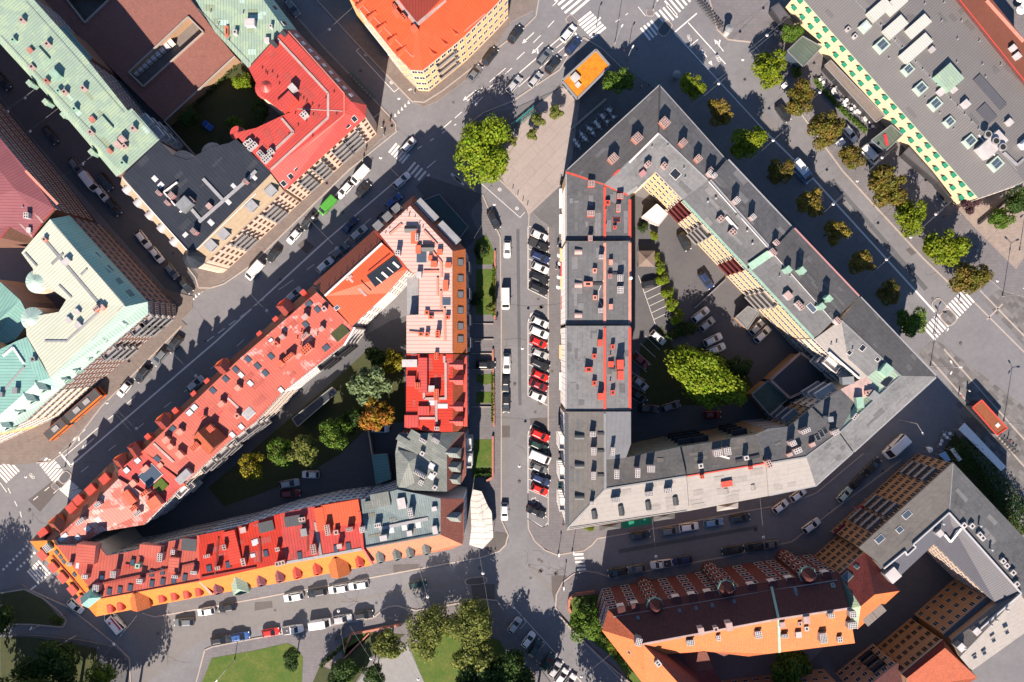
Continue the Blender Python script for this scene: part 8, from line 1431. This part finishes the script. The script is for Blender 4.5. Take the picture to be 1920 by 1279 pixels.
# ================================================================== CAFE FURNITURE
def cafe_meshes():
    a = MB(); a.cyl((0, 0, .72), .4, .04, whitem, 16); a1 = a.mesh("table_top"); a = MB(); a.tube((0, 0, 0), (0, 0, .72), .04, greym); a.cyl((0, 0, 0), .22, .03, greym, 10); a2 = a.mesh("leg")
    c = MB(); c.box((0, 0, .45), (.42, .42, .04), greym); c1 = c.mesh("seat"); c = MB(); c.box((-.2, 0, .7), (.04, .42, .3), greym); c2 = c.mesh("backrest"); c = MB()
    c.tube((0, 0, 0), (0, 0, .45), .02, greym, 4)
    return a1, a2, c1, c2, c.mesh("leg")
def cafe(px, py, i, ds, grp, n=3):
    a1, a2, c1, c2, c3 = cached("cafe", cafe_meshes); o = P(px, py, .7)-Vector((0, 0, .58)); t = thing("cafe_table", f"round white café table, {ORD[i]} from lower left {ds}", "table", o, 0, grp+" tables"); link("table_top", a1, t); link("leg", a2, t)
    a0 = random.random()*6
    for k in range(n):
        a = a0+2*pi*k/n; c = thing("chair", f"café chair at the {ORD[i]} table from lower left {ds}", "chair", o+Vector((cos(a)*.75, sin(a)*.75, 0)), a+pi, f"{grp} chairs at table {ORD[i]}"); link("seat", c1, c); link("backrest", c2, c); [link("leg", c3, c, (x_, y_, 0)) for x_ in (-.18, .18) for y_ in (-.18, .18)]
TB = [t21(*p) for p in ((468, 1050), (482, 1075), (498, 1095), (520, 1005), (535, 1030), (552, 1045), (572, 960), (590, 970), (606, 998), (625, 915), (640, 935), (652, 950), (672, 865), (684, 880), (712, 912), (722, 822), (735, 830), (760, 878))]
for i, p in enumerate(TB): cafe(*p, i, "on the shaded grey terrace", "shaded terrace", 3)
rr = random.Random(4); TM = []
for i in range(20): k = i/19; TM.append(t31(400+k*360+rr.uniform(-30, 30), 620+k*310+rr.uniform(-25, 25)))
TM.sort(key=lambda p: -p[0])
TM = [TM[-1-i] for i in range(20)]
for i, p in enumerate(TM): cafe(*p, i, "on the crowded market terrace", "market terrace", 3) if i < 20 else None
for i, p in enumerate((t14(0, 0),)): pass
TT = [t33(*p) for p in ((1300, 745), (1320, 700), (1360, 690), (1290, 770), (1340, 720))]
for i, p in enumerate(TT): cafe(*p, i, "by the dark hedge", "hedge terrace", 2)
# ================================================================== PEOPLE
def person_mesh(top, leg_, hair, stride, arm=0):
    vs = [(0, 0, .95), (0, 0, 1.18), (0, 0, 1.42), (0, 0, 1.52), (0.02, 0, 1.64), (.02, 0, 1.74), (0, .18, 1.40), (arm*.3+.05, .24, 1.14), (arm*.5+.14, .22, .92), (arm*.5+.17, .21, .82), (0, -.18, 1.40), (-stride*.3, -.24, 1.14), (-stride*.3+.1, -.23, .92), (-stride*.3+.12, -.22, .82), (0, .09, .88), (stride*.5, .1, .5), (stride*.6, .1, .08), (stride*.6+.16, .1, .05), (0, -.09, .88), (-stride*.3, -.1, .5), (-stride*.9, -.1, .1), (-stride*.9+.15, -.1, .05)]
    es = [(0, 1), (1, 2), (2, 3), (3, 4), (4, 5), (2, 6), (6, 7), (7, 8), (8, 9), (2, 10), (10, 11), (11, 12), (12, 13), (0, 14), (14, 15), (15, 16), (16, 17), (0, 18), (18, 19), (19, 20), (20, 21)]
    rd = [.14, .13, .15, .06, .10, .08, .07, .05, .04, .045, .07, .05, .04, .045, .10, .07, .045, .04, .10, .07, .045, .04]
    me = bpy.data.meshes.new("person"); me.from_pydata(vs, es, []); o = bpy.data.objects.new("tmp", me); COL.objects.link(o); m = o.modifiers.new("s", 'SKIN'); o.modifiers.new("d", 'SUBSURF').levels = 1
    for i, v in enumerate(me.skin_vertices[0].data): v.radius = (rd[i], rd[i]); v.use_root = (i == 0)
    dg = bpy.context.evaluated_depsgraph_get(); r = bpy.data.meshes.new_from_object(o.evaluated_get(dg)); bpy.data.objects.remove(o); bpy.data.meshes.remove(me); r.materials.clear()
    for mt in (skin, hair, top, leg_, darkm): r.materials.append(mt)
    for p in r.polygons:
        c = p.center; z = c.z; p.use_smooth = True
        p.material_index = 1 if z > 1.68 or (z > 1.56 and c.x < 0) else 0 if z > 1.49 or (z < .9 and abs(c.y) > .17 and z > .7) else 2 if z > .93 or abs(c.y) > .17 else 3 if z > .12 else 4
    r.name = "person"; return r
clothes = [plain("cloth_%d" % i, c, .85) for i, c in enumerate(((.6, .6, .6), (.04, .05, .1), (.35, .05, .05), (.1, .2, .35), (.5, .4, .25), (.02, .02, .02)))]
hairm = plain("brown_hair", (.08, .04, .02), .7); cn = ["pale grey", "dark navy", "red", "blue", "tan", "black"]
PPL = [(*t24(118, 655), 260, 0, 1, "walking alone across the big sunny junction"), (*t14(885, 1130), 40, 5, 1, "walking on the gravel circle in the park"), (*t14(1035, 1035), 90, 2, 0, "standing at the edge of the gravel circle"), (*t32(1440, 990), 40, 1, 1, "walking over the lower boulevard zebra crossing"), (*t21(970, 650), 30, 0, 1, "walking in shade by the grey tip"), (*t21(1020, 640), 30, 5, 0, "standing in shade by the grey tip"), (*t21(840, 378), 60, 2, 1, "in the shade beside the top crossing"), (*t11(1000, 915), 80, 2, 0, "with red clothing at the red corner building"),
       (*t11(945, 960), 80, 0, 0, "on the pavement corner in front of the red building"), (*t11(955, 1010), 80, 3, 1, "below the red corner building balconies"), (*t11(820, 1130), 220, 5, 1, "on the sunny pavement of the diagonal street"), (*t11(800, 1200), 220, 4, 1, "on the pavement near the zebra crossing"), (*t32(1550, 570), 120, 1, 0, "under the shade of the large yellow-green tree"), (*t32(950, 1075), 60, 0, 1, "in the shade below the last western street trees"), (*t33(1440, 410), 30, 2, 0, "in red at the shaded corner by the rust kiosk"), (*t33(1500, 370), 30, 0, 0, "on the sunny edge near the rust kiosk"),
       (*t33(1810, 740), 0, 2, 0, "in red behind the rust roofed kiosk"), (*t32(1425, 330), 300, 0, 1, "on the pale path by the market hall corner"), (*t32(1320, 340), 300, 2, 1, "in shade left of the market hall corner"), (*t31(1180, 1250), 300, 4, 1, "on the dark terrace roof edge below the awnings"), (*t22(340, 560), 90, 3, 1, "on the narrow pavement by the grey wing"), (*t22(330, 740), 90, 4, 1, "on the sunlit pavement beside the slanted bays"), (*t12(1800, 1120), 90, 1, 1, "walking on the pavement beside the front gardens"), (*t04(310, 405), 60, 5, 1, "on the small zebra crossing at the western tip"), (*t24(385, 95), 90, 1, 0, "at the foot of the grey south-west corner")]
for x, y, a, ci, st, ds in PPL:
    me = cached(("person", ci, st), lambda: person_mesh(clothes[ci], clothes[(ci+1) % 6 if ci != 4 else 1], hairm, .28*st, .2*st))
    o = link("person", me, None, P(x, y, .8)-Vector((0, 0, .67 if not ds.startswith("walking alone") else .8)), radians(a)); tag(o, f"person with {cn[ci]} top {ds}", "person")
# bollards on the plaza edge, parasols, planters
for i, p in enumerate(((5, 140), (42, 185), (80, 230), (115, 262))):
    b = MB(); b.cyl((0, 0, 0), .09, .9, greym, 8); b.cyl((0, 0, .9), .1, .08, darkm, 8); tag(link("bollard", b.mesh("bollard"), None, P(*t22(*p))+Vector((0, 0, .12))), f"slim grey bollard, {ORD[i]} from the upper left along the slab plaza edge", "bollard", "bollards along the plaza edge")
for i, (x, y) in enumerate((t22(352, 640), t22(358, 700), t22(350, 800), t22(345, 875))):
    t = thing("parasol", f"white parasol, {ORD[i]} from the top on the pavement beside the grey wing", "umbrella", P(x, y, 0), 0, "parasols beside the grey wing"); b = MB(); b.tube((0, 0, .1), (0, 0, 2.3), .03, greym); link("pole", b.mesh("pole"), t); b = MB(); b.cyl((0, 0, 2.1), .6, .4, whitefab, 8, .05); link("cover", b.mesh("cover"), t)
for i, (x, y, sx, sy, m) in enumerate(((1053, 372, 1, 4.5, whitem), (1053, 420, 1, 4.5, whitem), (1054, 478, 1, 3, beigefab), (1055, 505, 1, 3, redfab), (1055, 530, 1, 3, beigefab), (1056, 568, .9, 3, redfab), (1053, 660, 1, 3.2, beigefab), (1053, 715, 1, 4, whitem), (1052, 820, 1.2, 3, greenfab), (1052, 873, 1.2, 3.6, greenfab), (1052, 920, 1.2, 3.6, greenfab))):
    t = thing("shop_awning", f"shop awning on the west front of the grey wing, {ORD[i]} from the top", "awning", P(x, y, 3)-Vector((0, 0, 3)), 0, "shop awnings on the west front"); b = MB(); b.face([(-sx/2, -sy/2, 2.7), (sx/2, -sy/2, 3.3), (sx/2, sy/2, 3.3), (-sx/2, sy/2, 2.7)], m); b.face([(-sx/2, sy/2, 2.66), (sx/2, sy/2, 3.26), (sx/2, -sy/2, 3.26), (-sx/2, -sy/2, 2.66)], m); b.box((-sx/2, 0, 2.6), (.05, sy, .25), m); link("cover", b.mesh("cover"), t)
    b = MB(); b.tube((-sx/2, -sy/2, 2.66), (sx/2, -sy/2, 2.66), .025, greym, 5); b.tube((-sx/2, sy/2, 2.66), (sx/2, sy/2, 2.66), .025, greym, 5); link("bracket", b.mesh("bracket"), t)
for i, (x, y) in enumerate((t31(1845, 15), t31(1885, 70), t31(1850, 105), t31(1915, 20))):
    t = thing("parasol", ["white parasol, leftmost on the yellow terrace in the top right corner", "white parasol, second on the yellow terrace in the top right corner", "white parasol, lowest on the yellow terrace in the top right corner", "white parasol at the very right of the yellow terrace in the top corner"][i], "umbrella", P(x, y, 0)); b = MB(); b.tube((0, 0, 0), (0, 0, 2.5), .03, greym); link("pole", b.mesh("pole"), t); b = MB(); b.cyl((0, 0, 2.2), 1.1, .5, whitefab, 8, .05); link("cover", b.mesh("cover"), t)
sheet("terrace", [(1888, -10), (1930, -10), (1930, 60), (1905, 30)], Z2, ground("yellow_terrace", (.62, .30, .015), (.7, .38, .02)))
print("objects", len(bpy.data.objects), "cars", NC)
